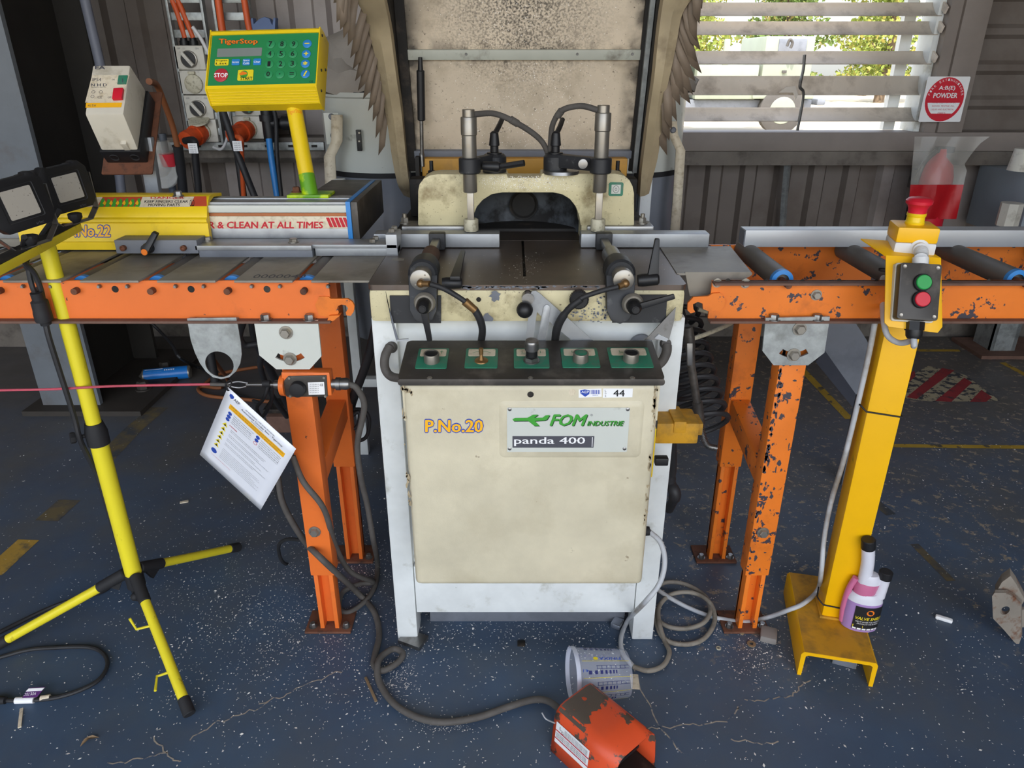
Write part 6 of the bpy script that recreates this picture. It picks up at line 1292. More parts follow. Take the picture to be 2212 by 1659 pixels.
# emergency stop box
er, eu, en = frame(12, -1, 0); eb = atY(1980, 521, 1.545); b = NB()
E_ = lambda s, u, n: eb + er * s + eu * u + en * n
obox(b, E_(0, .012, -.038), (.084, .08, .034), (er, en, eu), .006); es = obj('stop_box_top', b, m['yellowpost'], PD)
b = NB(); obox(b, E_(0, -.018, -.038), (.084, .08, .028), (er, en, eu), .006); obj('stop_box_base', b, m['cable_white'], PD)
b = NB(); tp = E_(0, .029, -.04); lathe(b, tp, eu, [(0, .0195), (.004, .020), (.006, .0185), (.016, .018), (.018, .0195), (.024, .0195)], 28); obj('stop_collar', b, m['yellow'], es)
b = NB(); lathe(b, tp + eu * .024, eu, [(0, .0185), (.008, .019), (.015, .0215), (.02, .0265), (.026, .027), (.031, .022), (.033, .012)], 32); obj('stop_mushroom', b, m['red'], es)
b = NB(); p0 = E_(.008, -.016, .002); lathe(b, p0 - en * .004, en, [(0, .02), (.004, .02), (.006, .015), (.014, .015)], 24)
P = smooth([p0 + en * .012, p0 + en * .022 - eu * .006, p0 + en * .024 - eu * .02, bcx + gu * (H3 / 2 + .012) - gn * .016 + gr * .005], 8)
for a, c in zip(P, P[1:]): cyl(b, a, a + (c - a) * .62, .0135, seg=16); cyl(b, a, c, .0115, seg=16)
lathe(b, bcx + gu * (H3 / 2 + .001) - gn * .018 + gr * .005, gu, [(0, .016), (.014, .016)], 12); obj('flexible_conduit', b, m['cable_white'], PD)
# pale cable down the post
gb = gp0 - gu * .036
PCB = thing('pedestal_cable', 'pale grey cable tied along the yellow pedestal, coiled on the floor by the saw', 'cable', Z(1480, 1330, 0))
pcl = [gb, gb - gu * .015 + gr * .002, atY(1972, 736, 1.47), atY(1945, 741, 1.50), atY(1920, 728, 1.52), atY(1910, 700, 1.54), atX(1906, 640, .868), atX(1908, 600, .866), atX(1900, 640, .858), atX(1882, 740, .852), atX(1858, 850, .852), atX(1825, 985, .852), atX(1795, 1085, .852), atX(1780, 1165, .852), atX(1774, 1235, .85), atZ(1766, 1275, .094), atZ(1735, 1304, .092), atZ(1702, 1318, .075), Z(1660, 1333, .02), Z(1610, 1343), Z(1545, 1334), Z(1490, 1314), Z(1445, 1290, .02), Z(1410, 1266, .03),
       Z(1405, 1290, .014), Z(1415, 1330, .008), Z(1440, 1352), Z(1480, 1358), Z(1520, 1345, .016), Z(1535, 1315, .02), Z(1520, 1285, .02), Z(1480, 1262, .018), Z(1440, 1258, .014), Z(1415, 1275), Z(1412, 1315), Z(1430, 1375), Z(1475, 1392), Z(1520, 1380), Z(1544, 1340, .012), Z(1532, 1300, .026), Z(1495, 1280, .026), Z(1450, 1284, .02), Z(1424, 1310, .014), Z(1424, 1345, .02), Z(1436, 1385), Z(1446, 1410), Z(1432, 1438), Z(1400, 1449), Z(1368, 1440), Z(1345, 1410), Z(1342, 1375, .012), Z(1358, 1338, .03), XY(1392, 1302, 1.44), XY(1424, 1262, 1.44), XY(1436, 1215, 1.45), XY(1427, 1172, 1.45), XY(1402, 1148, 1.45)]
i0, i1 = 23, len(pcl) - 9
b = NB(); tube(b, pcl[:i0 + 1], .0066, 10, 5); obj('cable_run', b, m['cablegrey'], PCB)
b = NB(); tube(b, pcl[i0:i1 + 1], .0068, 10, 5); obj('cable_coil', b, m['coildusty'], PCB)
b = NB(); tube(b, pcl[i1:], .0066, 10, 5); obj('cable_run', b, m['cablegrey'], PCB)
b = NB(); lathe(b, V((CV1, 1.45, XY(1398, 1147, 1.45).z)), (1, 0, 0), [(0, .016), (.01, .016), (.012, .012), (.022, .011)], 16); obj('cable_gland', b, m['rubber'], S)
for zt_, nm in ((atX(1862, 875, .87).z, 0), (.125, 1)):
    b = NB(); ring = [pc_ + R1 * x + R2 * y + V((0, 0, zt_ + dz)) for x, y, dz in ((-.054, -.035, .012), (-.041, -.041, .0), (.041, -.041, -.006), (.041, .041, 0), (-.041, .041, 0), (-.056, -.02, .01))]
    tube(b, ring + ring[:1], .0022, 6, 1); obj('cable_tie', b, m['rubber'], PD)
b = NB(); tie = atX(1909, 585, .86); lathe(b, tie, (0, 0, 1), [(0, .012), (.004, .012)], 14, False); obj('cable_tie', b, m['rubber'], PD)
# ================================================================ BOTTLE
bp = atZ(1853, 1352, .081); BT = thing('additive_bottle', 'two-necked bottle of pink liquid with a black label on the yellow base', 'bottle', bp)
def oval(cz, rx, ry, cx=0, n=24): return [bp + R1 * (cx + rx * math.cos(math.tau * i / n)) + R2 * (ry * math.sin(math.tau * i / n)) + V((0, 0, cz)) for i in range(n)]
def stack(rings):
    b = NB(); g = [[b.verts.new(p) for p in r] for r in rings]
    for a, c in zip(g, g[1:]):
        for i in range(len(a)): j = (i + 1) % len(a); b.faces.new([a[i], a[j], c[j], c[i]])
    b.faces.new(list(reversed(g[0]))); b.faces.new(g[-1]); return b
obj('bottle_body', stack([oval(0, .040, .024), oval(.004, .0455, .0285), oval(.05, .047, .03), oval(.095, .046, .029)]), m['purpleliquid'], BT)
obj('bottle_shoulder', stack([oval(.095, .046, .029), oval(.108, .043, .027), oval(.116, .036, .024), oval(.12, .03, .022)]), m['bottlewhite'], BT)
obj('dosing_chamber', stack([oval(.118, .028, .022, -.006), oval(.14, .03, .022, -.004), oval(.152, .028, .02, 0)]), m['pinkliquid'], BT)
obj('chamber_top', stack([oval(.152, .028, .02, 0), oval(.168, .027, .019, 0), oval(.178, .02, .015, 0)]), m['bottlewhite'], BT)
b = NB(); a = bp + R1 * -.012 + V((0, 0, .15)); c = a + R1 * -.002 + V((0, 0, .06)); e = c + R1 * .008 + R2 * -.0 + V((-.018, 0, .055)); tube(b, [a, c, e], .0165, 18, 4); obj('long_neck', b, m['bottlewhite'], BT)
dv = (e - c).normalized(); b = NB(); lathe(b, e - dv * .004, dv, [(0, .018), (.026, .018), (.028, .016)], 24); obj('bottle_cap', b, m['blackplastic'], BT)
b = NB(); a = bp + R1 * .032 + V((0, 0, .11)); cyl(b, a, a + V((.004, 0, .062)), .0155, .0145); obj('short_neck', b, m['bottlewhite'], BT)
b = NB(); lathe(b, a + V((.004, 0, .06)), (0, 0, 1), [(0, .017), (.02, .017), (.022, .015)], 24); obj('bottle_cap', b, m['blackplastic'], BT)
b = NB(); tube(b, [bp + R1 * -.043 + V((0, 0, .012)), bp + R1 * -.047 + V((0, 0, .06)), bp + R1 * -.044 + V((0, 0, .12)), bp + R1 * -.034 + V((0, 0, .16))], .0085, 10); obj('side_tube', b, m['pinkliquid'], BT)
def lab3(t, z, k=1.012):
    a = -math.pi / 2 + t; return bp + R1 * (.047 * k * math.cos(a)) + R2 * (.0302 * k * math.sin(a)) + V((0, 0, z))
b = NB(); sheet(b, [[lab3(t / 10 * 1.9 - .55, z) for t in range(11)] for z in (.012, .088)]); lb_ = obj('bottle_label', b, m['ink'], BT)
def labtext(s, t0, t1, z0, z1, mt, **k):
    vv, ff = glyphs(s, k.get('bold', 0), .2); x0 = min(v.x for v in vv); x1 = max(v.x for v in vv); y0 = min(v.y for v in vv); y1 = max(v.y for v in vv); b = NB()
    vs_ = [b.verts.new(lab3(t0 + (t1 - t0) * (v.x - x0) / (x1 - x0), z0 + (z1 - z0) * (v.y - y0) / (y1 - y0), 1.02)) for v in vv]
    for f in ff: b.faces.new([vs_[i] for i in f])
    obj('lettering', b, m[mt], lb_)
labtext('VALVE SHIELD', -.45, 1.2, .046, .056, 'yellowkey', bold=.02); labtext('VALVE SAVER FUEL ADDITIVE', -.4, 1.1, .038, .042, 'white'); labtext('PROTECTS VALVE SEATS', -.3, 1.0, .031, .035, 'white')
b = NB(); b.faces.new([b.verts.new(lab3(.3 + .22 * math.cos(a * math.tau / 16), .071 + .009 * math.sin(a * math.tau / 16), 1.018)) for a in range(16)]); obj('label_emblem', b, m['inkorange'], lb_)
b = NB(); b.faces.new([b.verts.new(lab3(t, z, 1.018)) for t, z in ((-.5, .02), (.05, .02), (.05, .027), (-.5, .027))]); obj('label_emblem', b, m['yellowkey'], lb_)
b = NB()
for k in range(6): b.faces.new([b.verts.new(lab3(t, z, 1.018)) for t, z in ((-.5 + k * .26, .013), (-.29 + k * .26, .013), (-.29 + k * .26, .018), (-.5 + k * .26, .018))])
obj('label_emblem', b, m['white'], lb_)
# offcut under the channel
OC = thing('tube_offcut', 'short grey metal tube offcut under the yellow base', 'offcut', Z(1845, 1445, 0))
b = NB(); c = Z(1838, 1436, .0); obox(b, c + V((0, .05, .022)), (.06, .12, .044), (V((.93, -.36, 0)), V((.36, .93, 0)), V((0, 0, 1))), .001); obj('offcut_tube', b, m['alu'], OC)
b = NB(); obox(b, c + V((0, .05, .022)) - V((.36, .93, 0)) * .0605, (.054, .001, .038), (V((.93, -.36, 0)), V((.36, .93, 0)), V((0, 0, 1)))); obj('offcut_end', b, m['greymetal'], OC)
# ================================================================ CUP AND FOOT PEDAL
cm, ce = Z(1236, 1459, .069), Z(1352, 1454, .059); ca = (ce - cm).normalized(); CL = (ce - cm).length
CU = thing('mixing_cup', 'clear plastic mixing cup with blue printed scales lying on its side', 'cup', (cm + ce) / 2 - V((0, 0, .06)))
b = NB(); lathe(b, cm, ca, [(0, .068), (CL, .0585)], 48, False); r_, u_, d_ = basis(ca); b.faces.new([b.verts.new(p) for p in circ(ce, r_, u_, .0583, 48)]); obj('cup_wall', b, m['cupplastic'], CU)
b = NB(); lathe(b, cm, ca, [(-.002, .0675), (-.003, .0705), (.004, .0715), (.008, .0705), (.008, .0675), (-.002, .0675)], 48, False); obj('cup_rim', b, m['cupplastic'], CU); LAST[0].data.materials[0] = M('cuprim', 'dfe4f2', .2, var=0, alpha=.75)
cf_ = (V((0, -1, 0)) + ca * ca.y).normalized(); cz_ = ca.cross(V((0, 1, 0))).normalized(); cz_ = cz_ if cz_.z > 0 else -cz_
def cupp(a, t, k=.0012): return cm + ca * (CL * t) + (cf_ * math.cos(a) + cz_ * math.sin(a)) * (.068 - .0095 * t + k)
b = NB()
def cq_(a0, a1, t0, t1): b.faces.new([b.verts.new(cupp(a, t)) for a, t in ((a0, t0), (a0, t1), (a1, t1), (a1, t0))])
for A0 in (-.35, .22, .82, 1.9, 2.5, 3.1):
    t = .2
    for k in range(14):
        wd = .058 - .003 * k
        if k % 2 == 0: cq_(A0, A0 + .13, t, t + wd)
        t += wd
    for da in (.18, .30): cq_(A0 + da, A0 + da + .012, .35, .95)
    for k in range(7): cq_(A0 + .18, A0 + .31, .36 + k * .085, .368 + k * .085)
obj('cup_scale', b, m['inkblue'], CU); LAST[0].data.materials[0] = M('inknavy', '252a6a', .5, var=0)
b = NB()
for A0 in (-.5, .1, .68, 1.3, 2.3): cq_(A0, A0 + .015, .1, .97)
obj('cup_line', b, m['yellowkey'], CU)
def cuptext(s, a0, a1, t0, t1, mt):
    global b
    vv, ff = glyphs(s, .01, 0); x0 = min(v.x for v in vv); x1 = max(v.x for v in vv); y0 = min(v.y for v in vv); y1 = max(v.y for v in vv); b = NB()
    vs_ = [b.verts.new(cupp(a0 + (a1 - a0) * (v.y - y0) / (y1 - y0), t0 + (t1 - t0) * (v.x - x0) / (x1 - x0))) for v in vv]
    for f in ff: b.faces.new([vs_[i] for i in f])
    obj('lettering', b, m[mt], CU)
cuptext('FINIXA', 1.48, 1.36, .82, .42, 'inkblue'); cuptext('2:1', -.2, -.3, .2, .1, 'inkblue'); cuptext('3:1', .4, .28, .2, .1, 'inkblue'); cuptext('4:1', 1.0, .9, .2, .1, 'inkblue')
b = NB(); b.faces.new([b.verts.new(cupp(1.42 + .07 * math.sin(a * math.tau / 14), .36 + .045 * math.cos(a * math.tau / 14))) for a in range(14)]); obj('cup_emblem', b, m['yellowkey'], CU)
zp = .13; A_, B_, C_ = atZ(1294, 1470, zp), atZ(1207, 1543, zp), atZ(1421, 1572, zp)
FP_ = thing('foot_pedal', 'orange guarded foot pedal with worn grey paint at the bottom of the view', 'foot pedal', ((B_ + C_) / 2).xy.to_3d())
pu_ = (C_ - A_); pu_.z = 0; pL = pu_.length; pu_.normalize(); pv = V((pu_.y, -pu_.x, 0)); wd = abs((B_ - A_).dot(pv)); pv = pv if (B_ - A_).dot(pv) > 0 else -pv
o0 = V((A_.x, A_.y, 0)); cw = wd / 2
def pq(s, z, t): return o0 + pv * s + pu_ * t + V((0, 0, z))
pr2 = []
for s, z in ((-.004, .0), (.0, .05), (.006, .105), (.012, .118), (.022, .127), (.036, zp), (wd - .036, zp), (wd - .022, .127), (wd - .012, .118), (wd - .006, .105), (wd, .05), (wd + .004, 0)): pr2.append((s, z))
b = NB(); sheet(b, [[pq(s, z, t) for s, z in pr2] for t in (-.01, .01, .1, pL)]); hd = obj('guard_hood', b, m['pedal'], FP_, ang=60); solid(hd, .003)
b = NB(); back = [pq(s, z, -.008) for s, z in pr2]; b.faces.new([b.verts.new(p) for p in back]); obj('guard_back', b, m['pedal'], FP_)
b = NB(); box_ = [pq(s, 0.004, t) for s, t in ((0, 0), (wd, 0), (wd, pL + .01), (0, pL + .01))]; plate(b, box_, (0, 0, .004)); obj('pedal_base', b, m['blackgrime'], FP_)
b = NB(); plate(b, [pq(s, z, t) for s, z, t in ((.02, .03, .02), (wd - .02, .03, .02), (wd - .02, .055, pL - .03), (.02, .055, pL - .03))], (0, 0, .008), .002); obj('pedal_lever', b, m['blackplastic'], FP_)
b = NB(); rb = random.Random(2); edge = [(s, .075 + .035 * (s / wd) * 0 + rb.uniform(-.012, .012)) for s in [wd * i / 16 for i in range(17)]]
edge = [(min(max(s, .013), wd - .013), t) for s, t in edge]
def topz(s): 
    for (s0, z0), (s1, z1) in zip(pr2, pr2[1:]):
        if s0 <= s <= s1 and s1 > s0: return z0 + (z1 - z0) * (s - s0) / (s1 - s0)
    return zp
ss = [.013 + (wd - .026) * i / 20 for i in range(21)]
sheet(b, [[pq(s, topz(s) + .0022, t) for s in ss] for t in (-.006,)] + [[pq(s, topz(s) + .0022, .045 + .028 * (s / wd) + rb.uniform(-.009, .009)) for s in ss]]); obj('worn_patch', b, m['panelblack'], FP_); LAST[0].data.materials[0] = m['pedalwear']
# label on the near side wall
def side(t, z): 
    f = min(max(z / .105, 0), 1); s = wd + .004 - .010 * f + .0035; return pq(s, z, t)
b = NB(); sheet(b, [[side(t, z) for t in (.0, .05, .105)] for z in (.04, .1)]); pl2 = obj('warning_label', b, m['white'], FP_)
def sidetext(s, t0, t1, z0, z1, mt, bold=0):
    vv, ff = glyphs(s, bold, 0); x0 = min(v.x for v in vv); x1 = max(v.x for v in vv); y0 = min(v.y for v in vv); y1 = max(v.y for v in vv); b = NB()
    vs_ = [b.verts.new(side(t0 + (t1 - t0) * (v.x - x0) / (x1 - x0), z0 + (z1 - z0) * (v.y - y0) / (y1 - y0)) + pv * .0006) for v in vv]
    for f in ff: b.faces.new([vs_[i] for i in f])
    obj('lettering', b, m[mt], pl2)
for k in range(4): sidetext('PRESS PEDAL ONLY WHEN GUARD CLOSED', .028, .1, .092 - k * .004, .0945 - k * .004, 'ink')
for k in range(3): sidetext('DISCONNECT SUPPLY BEFORE SERVICE WORK', .004, .1, .068 - k * .005, .0715 - k * .005, 'ink')
sidetext('L', .012, .018, .085, .094, 'ink'); sidetext('G', .018, .025, .078, .086, 'ink')
b = NB()
for z in (.075, .052): b.faces.new([b.verts.new(side(t, zz) + pv * .0005) for t, zz in ((0, z), (.105, z), (.105, z + .003), (0, z + .003))])
obj('label_rule', b, m['inkred'], pl2)
b = NB(); tube(b, [side(-.005, .09) , side(-.03, .085) + pv * .004, side(-.04, .1) + pv * .01], .0018, 6); obj('split_pin', b, m['aluclean'], FP_)
# ================================================================ FLOOR BITS
def blob(name, label, cat, c, sz, mat, b_=.003, yaw=0, group=None):
    b = NB(); r = frame(yaw, 0); obox(b, c + V((0, 0, sz[2] / 2)), sz, (r[0], V((-r[0].y, r[0].x, 0)), V((0, 0, 1))), b_); o = obj(name, b, mat); tag(o, label, cat, group); return o
blob('concrete_lump', 'small grey block lying beside the yellow base', 'block', Z(1659, 1378, 0), (.045, .05, .022), m['stone'], .006, 20)
b = NB(); c = Z(1623, 1392, .001); lathe(b, c, (0, 0, 1), [(0, .005), (0, .012), (.003, .012), (.003, .005)], 20, False); o = obj('washer', b, m['wood']); tag(o, 'small brown flat washer lying on the blue floor', 'washer')
b = NB(); c = Z(1552, 1401, .001); lathe(b, c, (0, 0, 1), [(0, .003), (0, .007), (.003, .007), (.003, .003)], 16, False); o = obj('washer', b, m['nylon']); tag(o, 'tiny pale ring lying left of the brown washer', 'washer')
blob('wood_chip', 'pale wood splinter near the grey block', 'splinter', Z(1606, 1366, 0), (.028, .009, .006), m['wood'], .001, -50)
blob('wood_sliver', 'thin beige sliver on the floor left of the saw', 'splinter', Z(801, 1490, 0), (.09, .007, .004), m['wood'], .001, 62)
blob('wood_sliver', 'short grey sliver at the bottom left of the floor', 'splinter', Z(45, 1552, 0), (.065, .008, .004), m['labelcream'], .001, 62)
blob('tape_scrap', 'pale tape scrap tucked beside the mixing cup', 'scrap', Z(1371, 1473, .0), (.022, .05, .002), m['labelcream'], .0005, 5)
blob('plastic_scrap', 'white plastic scrap on the floor right of the pedestal', 'scrap', Z(2038, 1340, 0), (.045, .014, .012), m['white'], .005, 30)
blob('foil_scrap', 'crumpled shiny foil scrap by the saw leg', 'scrap', Z(1333, 1352, 0), (.03, .035, .018), m['foil'], .004, 30)
blob('chip_flake', 'pale flake of swarf lying on the floor left of the safety card', 'scrap', Z(398, 1085, 0), (.03, .014, .004), m['labelcream'], .002, -20)
blob('dark_blot', 'dark round blob on the floor in front of the saw', 'blob', Z(1126, 1391, 0), (.022, .022, .004), m['blackgrime'], .0018, 0)
LF = thing('dry_leaf', 'curled brown dry leaf on the floor at the bottom left', 'leaf', Z(190, 1598, 0)); b = NB()
for k, (x, y) in enumerate(((186, 1602), (196, 1596))):
    c = Z(x, y, .004); d = V((.4, .9, 0)) if k == 0 else V((1, .2, 0)); s_ = V((-d.y, d.x, 0)); rows = [[c + d * t + s_ * w_ + V((0, 0, .006 * abs(w_) / .005)) for w_ in (-.005 * q, 0, .005 * q)] for t, q in ((-.016, .1), (-.006, .8), (.004, 1), (.018, .1))]; sheet(b, rows)
o = obj('leaf_blade', b, m['wood'], LF)
# rusty bracket at the right edge
RB = thing('rusty_bracket', 'heavy rusty steel bracket with a hole standing at the right edge', 'bracket', Z(2185, 1375, 0))
Yr = 1.565; b = NB(); plate(b, [atY(x, y, Yr) for x, y in ((2143, 1288), (2148, 1281), (2172, 1281), (2188, 1289), (2205, 1303), (2206, 1378), (2200, 1395), (2192, 1388), (2168, 1360), (2145, 1336))], (.012, .014, 0), 0, [circ(atY(2171, 1319, Yr), V((1, 0, 0)), V((0, 0, 1)), .0125, 16, .015)]); obj('bracket_plate', b, m['concreterust'], RB)
b = NB(); plate(b, [atY(x, y, Yr + .02) for x, y in ((2150, 1282), (2164, 1258), (2183, 1244), (2196, 1262), (2214, 1296), (2206, 1310), (2190, 1300))], (.02, .035, 0), .002); obj('bracket_web', b, m['concreterust'], RB)
b = NB(); plate(b, [atY(x, y, Yr + .016) for x, y in ((2202, 1318), (2260, 1312), (2260, 1350), (2204, 1356))], (0, .012, 0), .001); obj('bracket_arm', b, m['concreterust'], RB)
# aluminium swarf scattered over the floor: nobody could count it
b = NB(); rb = random.Random(11)
def flake(x, y, s, z=.0008):
    a = rb.uniform(0, math.tau); d1 = V((math.cos(a), math.sin(a), rb.uniform(-.2, .2))) * s; d2 = V((-math.sin(a), math.cos(a), rb.uniform(-.3, .3))) * s * rb.uniform(.25, .7); c = V((x, y, z + s * .3))
    v = [b.verts.new(c + d1), b.verts.new(c + d2), b.verts.new(c - d1), b.verts.new(c - d2)]; b.faces.new([v[0], v[1], v[2]]); b.faces.new([v[0], v[2], v[3]])
def scatter(n, f, s0, s1):
    for _ in range(n):
        x, y = f(); p = atZ(x, y, 0)
        if p.y < WY - .2: flake(p.x, p.y, rb.uniform(s0, s1) * (1 if rb.random() < .93 else 1.8))
scatter(3000, lambda: (rb.uniform(-20, 2230), rb.uniform(900, 1680)), .0012, .0032)
scatter(2600, lambda: (rb.gauss(690, 180), rb.gauss(1280, 150)), .001, .0029)
scatter(1500, lambda: (rb.gauss(500, 200), rb.gauss(1300, 130)), .001, .0029)
scatter(900, lambda: (rb.gauss(1150, 250), rb.gauss(1365, 40)), .0012, .003)
scatter(260, lambda: (rb.gauss(855, 28), rb.gauss(1470, 30)), .001, .0029)
scatter(150, lambda: (rb.gauss(970, 40), rb.gauss(1572, 8)), .001, .0022)
scatter(1500, lambda: (rb.uniform(1430, 2230), rb.uniform(880, 1500)), .0012, .003)
scatter(260, lambda: (rb.gauss(1640, 40), rb.gauss(1410, 28)), .001, .0029)
scatter(200, lambda: (rb.gauss(780, 25), rb.gauss(1205, 22)), .0012, .003)
o = obj('swarf', b, m['chips']); tag(o, 'pale aluminium swarf sprinkled all over the blue floor', 'swarf', kind='stuff')
b = NB()
for _ in range(170):
    x, y = rb.gauss(1142, 18), rb.gauss(572, 26); p = atZ(x, y, TZ)
    if YT0 + .01 < p.y < 1.87: flake(p.x, p.y, rb.uniform(.0007, .002), TZ)
for _ in range(140):
    p = atZ(rb.uniform(850, 1440), rb.uniform(545, 610), TZ); flake(p.x, p.y, rb.uniform(.0006, .0014), TZ)
o = obj('table_swarf', b, m['chips']); tag(o, 'silver swarf lying round the blade slot of the saw table', 'swarf', kind='stuff')

# ================================================================ WALL GEAR
YW = 3.90
def wp(x, y, Y=YW): return atY(x, y, Y)
def bar(b, pts, wd, Y, d=.012):
    A = [wp(x - wd / 2, y, Y) for x, y in pts]; B = [wp(x + wd / 2, y, Y) for x, y in pts]
    for i in range(len(pts) - 1): plate(b, [A[i], B[i], B[i + 1], A[i + 1]], (0, d, 0))
for k, (xs, lbl) in enumerate((((362, 436), 'galvanised cable ladder on the wall behind the left isolators'), ((462, 536), 'galvanised cable ladder on the wall above the console'))):
    x0 = wp(xs[0], 0).x; x1 = wp(xs[1], 0).x; CLd = thing('cable_ladder', lbl, 'cable ladder', ((x0 + x1) / 2, YW, 1.05), 'galvanised cable ladders')
    for x in (x0, x1): b = NB(); box(b, (x - .006, YW - .02, 1.12), (x + .006, YW + .02, 2.3), .001); obj('ladder_side', b, m['galv'], CLd)
    z = 1.16; i = 0
    while z < 2.2: b = NB(); box(b, (x0, YW - .005, z), (x1, YW + .015, z + .035), .002); obj('ladder_rung', b, m['galv'], CLd); z += .075
    b = NB(); box(b, (x0 - .01, YW + .02, 1.14), (x1 + .01, 3.935, 1.18)); obj('ladder_foot', b, m['galv'], CLd)
b = NB(); xl, xr_ = wp(330, 320).x, wp(700, 320).x; box(b, (xl, YW + .0, 1.085), (xr_, 3.93, 1.125), .002); o = obj('strut_channel', b, m['galv']); tag(o, 'galvanised strut channel along the wall under the orange plugs', 'rail')
for i in range(8):
    b2 = NB(); x = xl + .1 + i * .12; box(b2, (x, YW - .0008, 1.1), (x + .03, YW, 1.112)); obj('strut_slot', b2, m['blackgrime'], o)
def iso(x0, y0, x1, y1, label, kind, Y=YW - .02):
    p, q = wp(x0, y1, Y), wp(x1, y0, Y); cx, cz = (p.x + q.x) / 2, (p.z + q.z) / 2; w_, h_ = q.x - p.x, q.z - p.z
    t = thing('power_' + ('switch' if kind != 'socket' else 'outlet'), label, 'switch' if kind != 'socket' else 'power outlet', (cx, Y, cz - h_ / 2), 'grey isolators and outlets on the wall')
    b = NB(); box(b, (p.x, Y, p.z), (q.x, Y + .06, q.z), .006); obj('housing', b, m['socketgrey'], t)
    c = V((cx, Y, cz - h_ * .06)); r = min(w_, h_) * .36
    if kind == 'switch' or kind == 'green':
        b = NB(); lathe(b, c, n0, [(0, r), (.01, r), (.012, r * .92)], 28); dl = obj('dial_ring', b, m['chrome'], t)
        b = NB(); lathe(b, c + n0 * .011, n0, [(0, r * .9), (.004, r * .86)], 28); obj('dial', b, m['blackplastic'], dl)
        b = NB(); a = V((-.62, 0, .78)); s_ = V((.78, 0, .62)); plate(b, [c + n0 * .015 + a * r * .95 * u + s_ * r * .2 * v for u, v in ((-1, -1), (-1, 1), (1, 1), (1, -1))], n0 * .02, .003); obj('dial_handle', b, m['socketgrey' if kind == 'switch' else 'labelgreen'], dl)
        b = NB()
        for s in (-.3, .3): text(b, 'OFF' if s < 0 else 'ON', V((cx + s * w_ - .008, Y, cz + h_ * .34)), V((.016, 0, 0)), V((0, 0, .008)), .0005, n=n0)
        obj('lettering', b, m['inkgrey'], t)
    else:
        b = NB(); lathe(b, c, n0, [(0, r * 1.12), (.012, r * 1.1), (.016, r * .95)], 28); obj('outlet_cover', b, m['nylon'], t)
        b = NB(); box(b, (cx - r * .4, Y - .02, cz + h_ * .34), (cx + r * .4, Y, cz + h_ * .46), .002); obj('cover_hinge', b, m['nylon'], t)
    return c, r, t
_, _, t_ = iso(381, 98, 437, 151, 'uppermost grey isolator of the left column, dial turned to off', 'switch')
for x in (399, 419): b = NB(); p = wp(x, 98, YW + .01); lathe(b, p, (0, 0, 1), [(0, .022), (.02, .022), (.02, .017), (.036, .015)], 12); obj('cable_gland', b, m['blackplastic'], t_)
iso(391, 152, 447, 204, 'grey outlet with closed round cover below the top isolator', 'socket')
iso(401, 206, 455, 257, 'grey isolator above the left orange plug', 'switch')
c1, r1, _ = iso(409, 258, 465, 307, 'grey outlet holding the left orange plug', 'socket')
iso(508, 205, 560, 250, 'grey isolator with a green dial handle under the console', 'green')
c2_, r2, _ = iso(508, 251, 566, 300, 'grey outlet holding the orange plug beside the yellow post', 'socket')
def plug(c, dirv, label, L_=.13):
    t = thing('power_plug', label, 'plug', c, 'orange plugs'); d = V(dirv).normalized()
    b = NB(); lathe(b, c + d * .0, d, [(0, .042), (.03, .043), (.032, .05), (.055, .05)], 16); obj('plug_ring', b, m['plugorange'], t)
    b = NB(); lathe(b, c + d * .055, d, [(0, .04), (.04, .036)], 20); obj('plug_barrel', b, m['bag_clear'], t); LAST[0].data.materials[0] = m['plugorange']
    b = NB(); lathe(b, c + d * .095, d, [(0, .046), (.03, .044), (.034, .02)], 12); obj('plug_nut', b, m['plugorange'], t); return c + d * .13
e1 = plug(c1 + V((0, -.005, 0)), (-.35, -1, -.25), 'orange plug in the lowest outlet of the left column'); e2 = plug(c2_ + V((0, -.005, 0)), (-.35, -1, -.2), 'orange plug in the outlet beside the yellow post')
b = NB(); lathe(b, c1 + V((.0, -.02, .055)), (0, -.5, 1), [(0, .052), (.006, .05)], 24); o = obj('outlet_flap', b, m['nylon'], _); 
gC = 'cables on the wall'
cable('wall_cable', 'black cable with a white tag dropping from the left orange plug', [e1, wp(420, 305, 3.66), wp(422, 340, 3.66), wp(428, 400, 3.68), wp(434, 470, 3.7), (wp(434, 470, 3.7).x, 3.7, .3)], .017, m['cableblk'], group=gC)
cable('wall_cable', 'orange cable dropping from the right orange plug', [e2, wp(520, 300, 3.68), wp(522, 330, 3.7), wp(525, 400, 3.75), wp(528, 450, 3.78)], .012, m['cableorange'], group=gC)
cable('wall_cable', 'thick black cable slanting down behind the console', [wp(472, 215, 3.75), wp(485, 250, 3.72), wp(505, 310, 3.70), wp(528, 370, 3.68), wp(552, 430, 3.66)], .017, m['cableblk'], group=gC)
cable('wall_cable', 'straight black cable right of the slanting one', [wp(513, 330, 3.8), wp(520, 380, 3.8), wp(528, 440, 3.8)], .018, m['cableblk'], group=gC)
cable('wall_cable', 'orange cable entering the left isolator from above, left one', [wp(372, 0), wp(384, 30), wp(400, 82)], .013, m['cableorange'], group=gC)
cable('wall_cable', 'orange cable entering the left isolator from above, right one', [wp(380, -10), wp(397, 30), wp(418, 82)], .013, m['cableorange'], group=gC)
cable('wall_cable', 'bright orange cable above the middle of the console', [wp(470, -10, 3.86), wp(478, 50, 3.86), wp(486, 100, 3.86)], .017, m['cableorange'], group=gC)
cable('wall_cable', 'bright orange cable above the blue clip', [wp(526, -10, 3.86), wp(534, 40, 3.86), wp(540, 70, 3.86)], .015, m['cableorange'], group=gC)
cable('wall_cable', 'cream cable crossing from the ladder to behind the console', [wp(416, 58, 3.84), wp(432, 80, 3.84), wp(448, 110, 3.84), wp(470, 150, 3.84)], .009, m['cable_white'], group=gC)
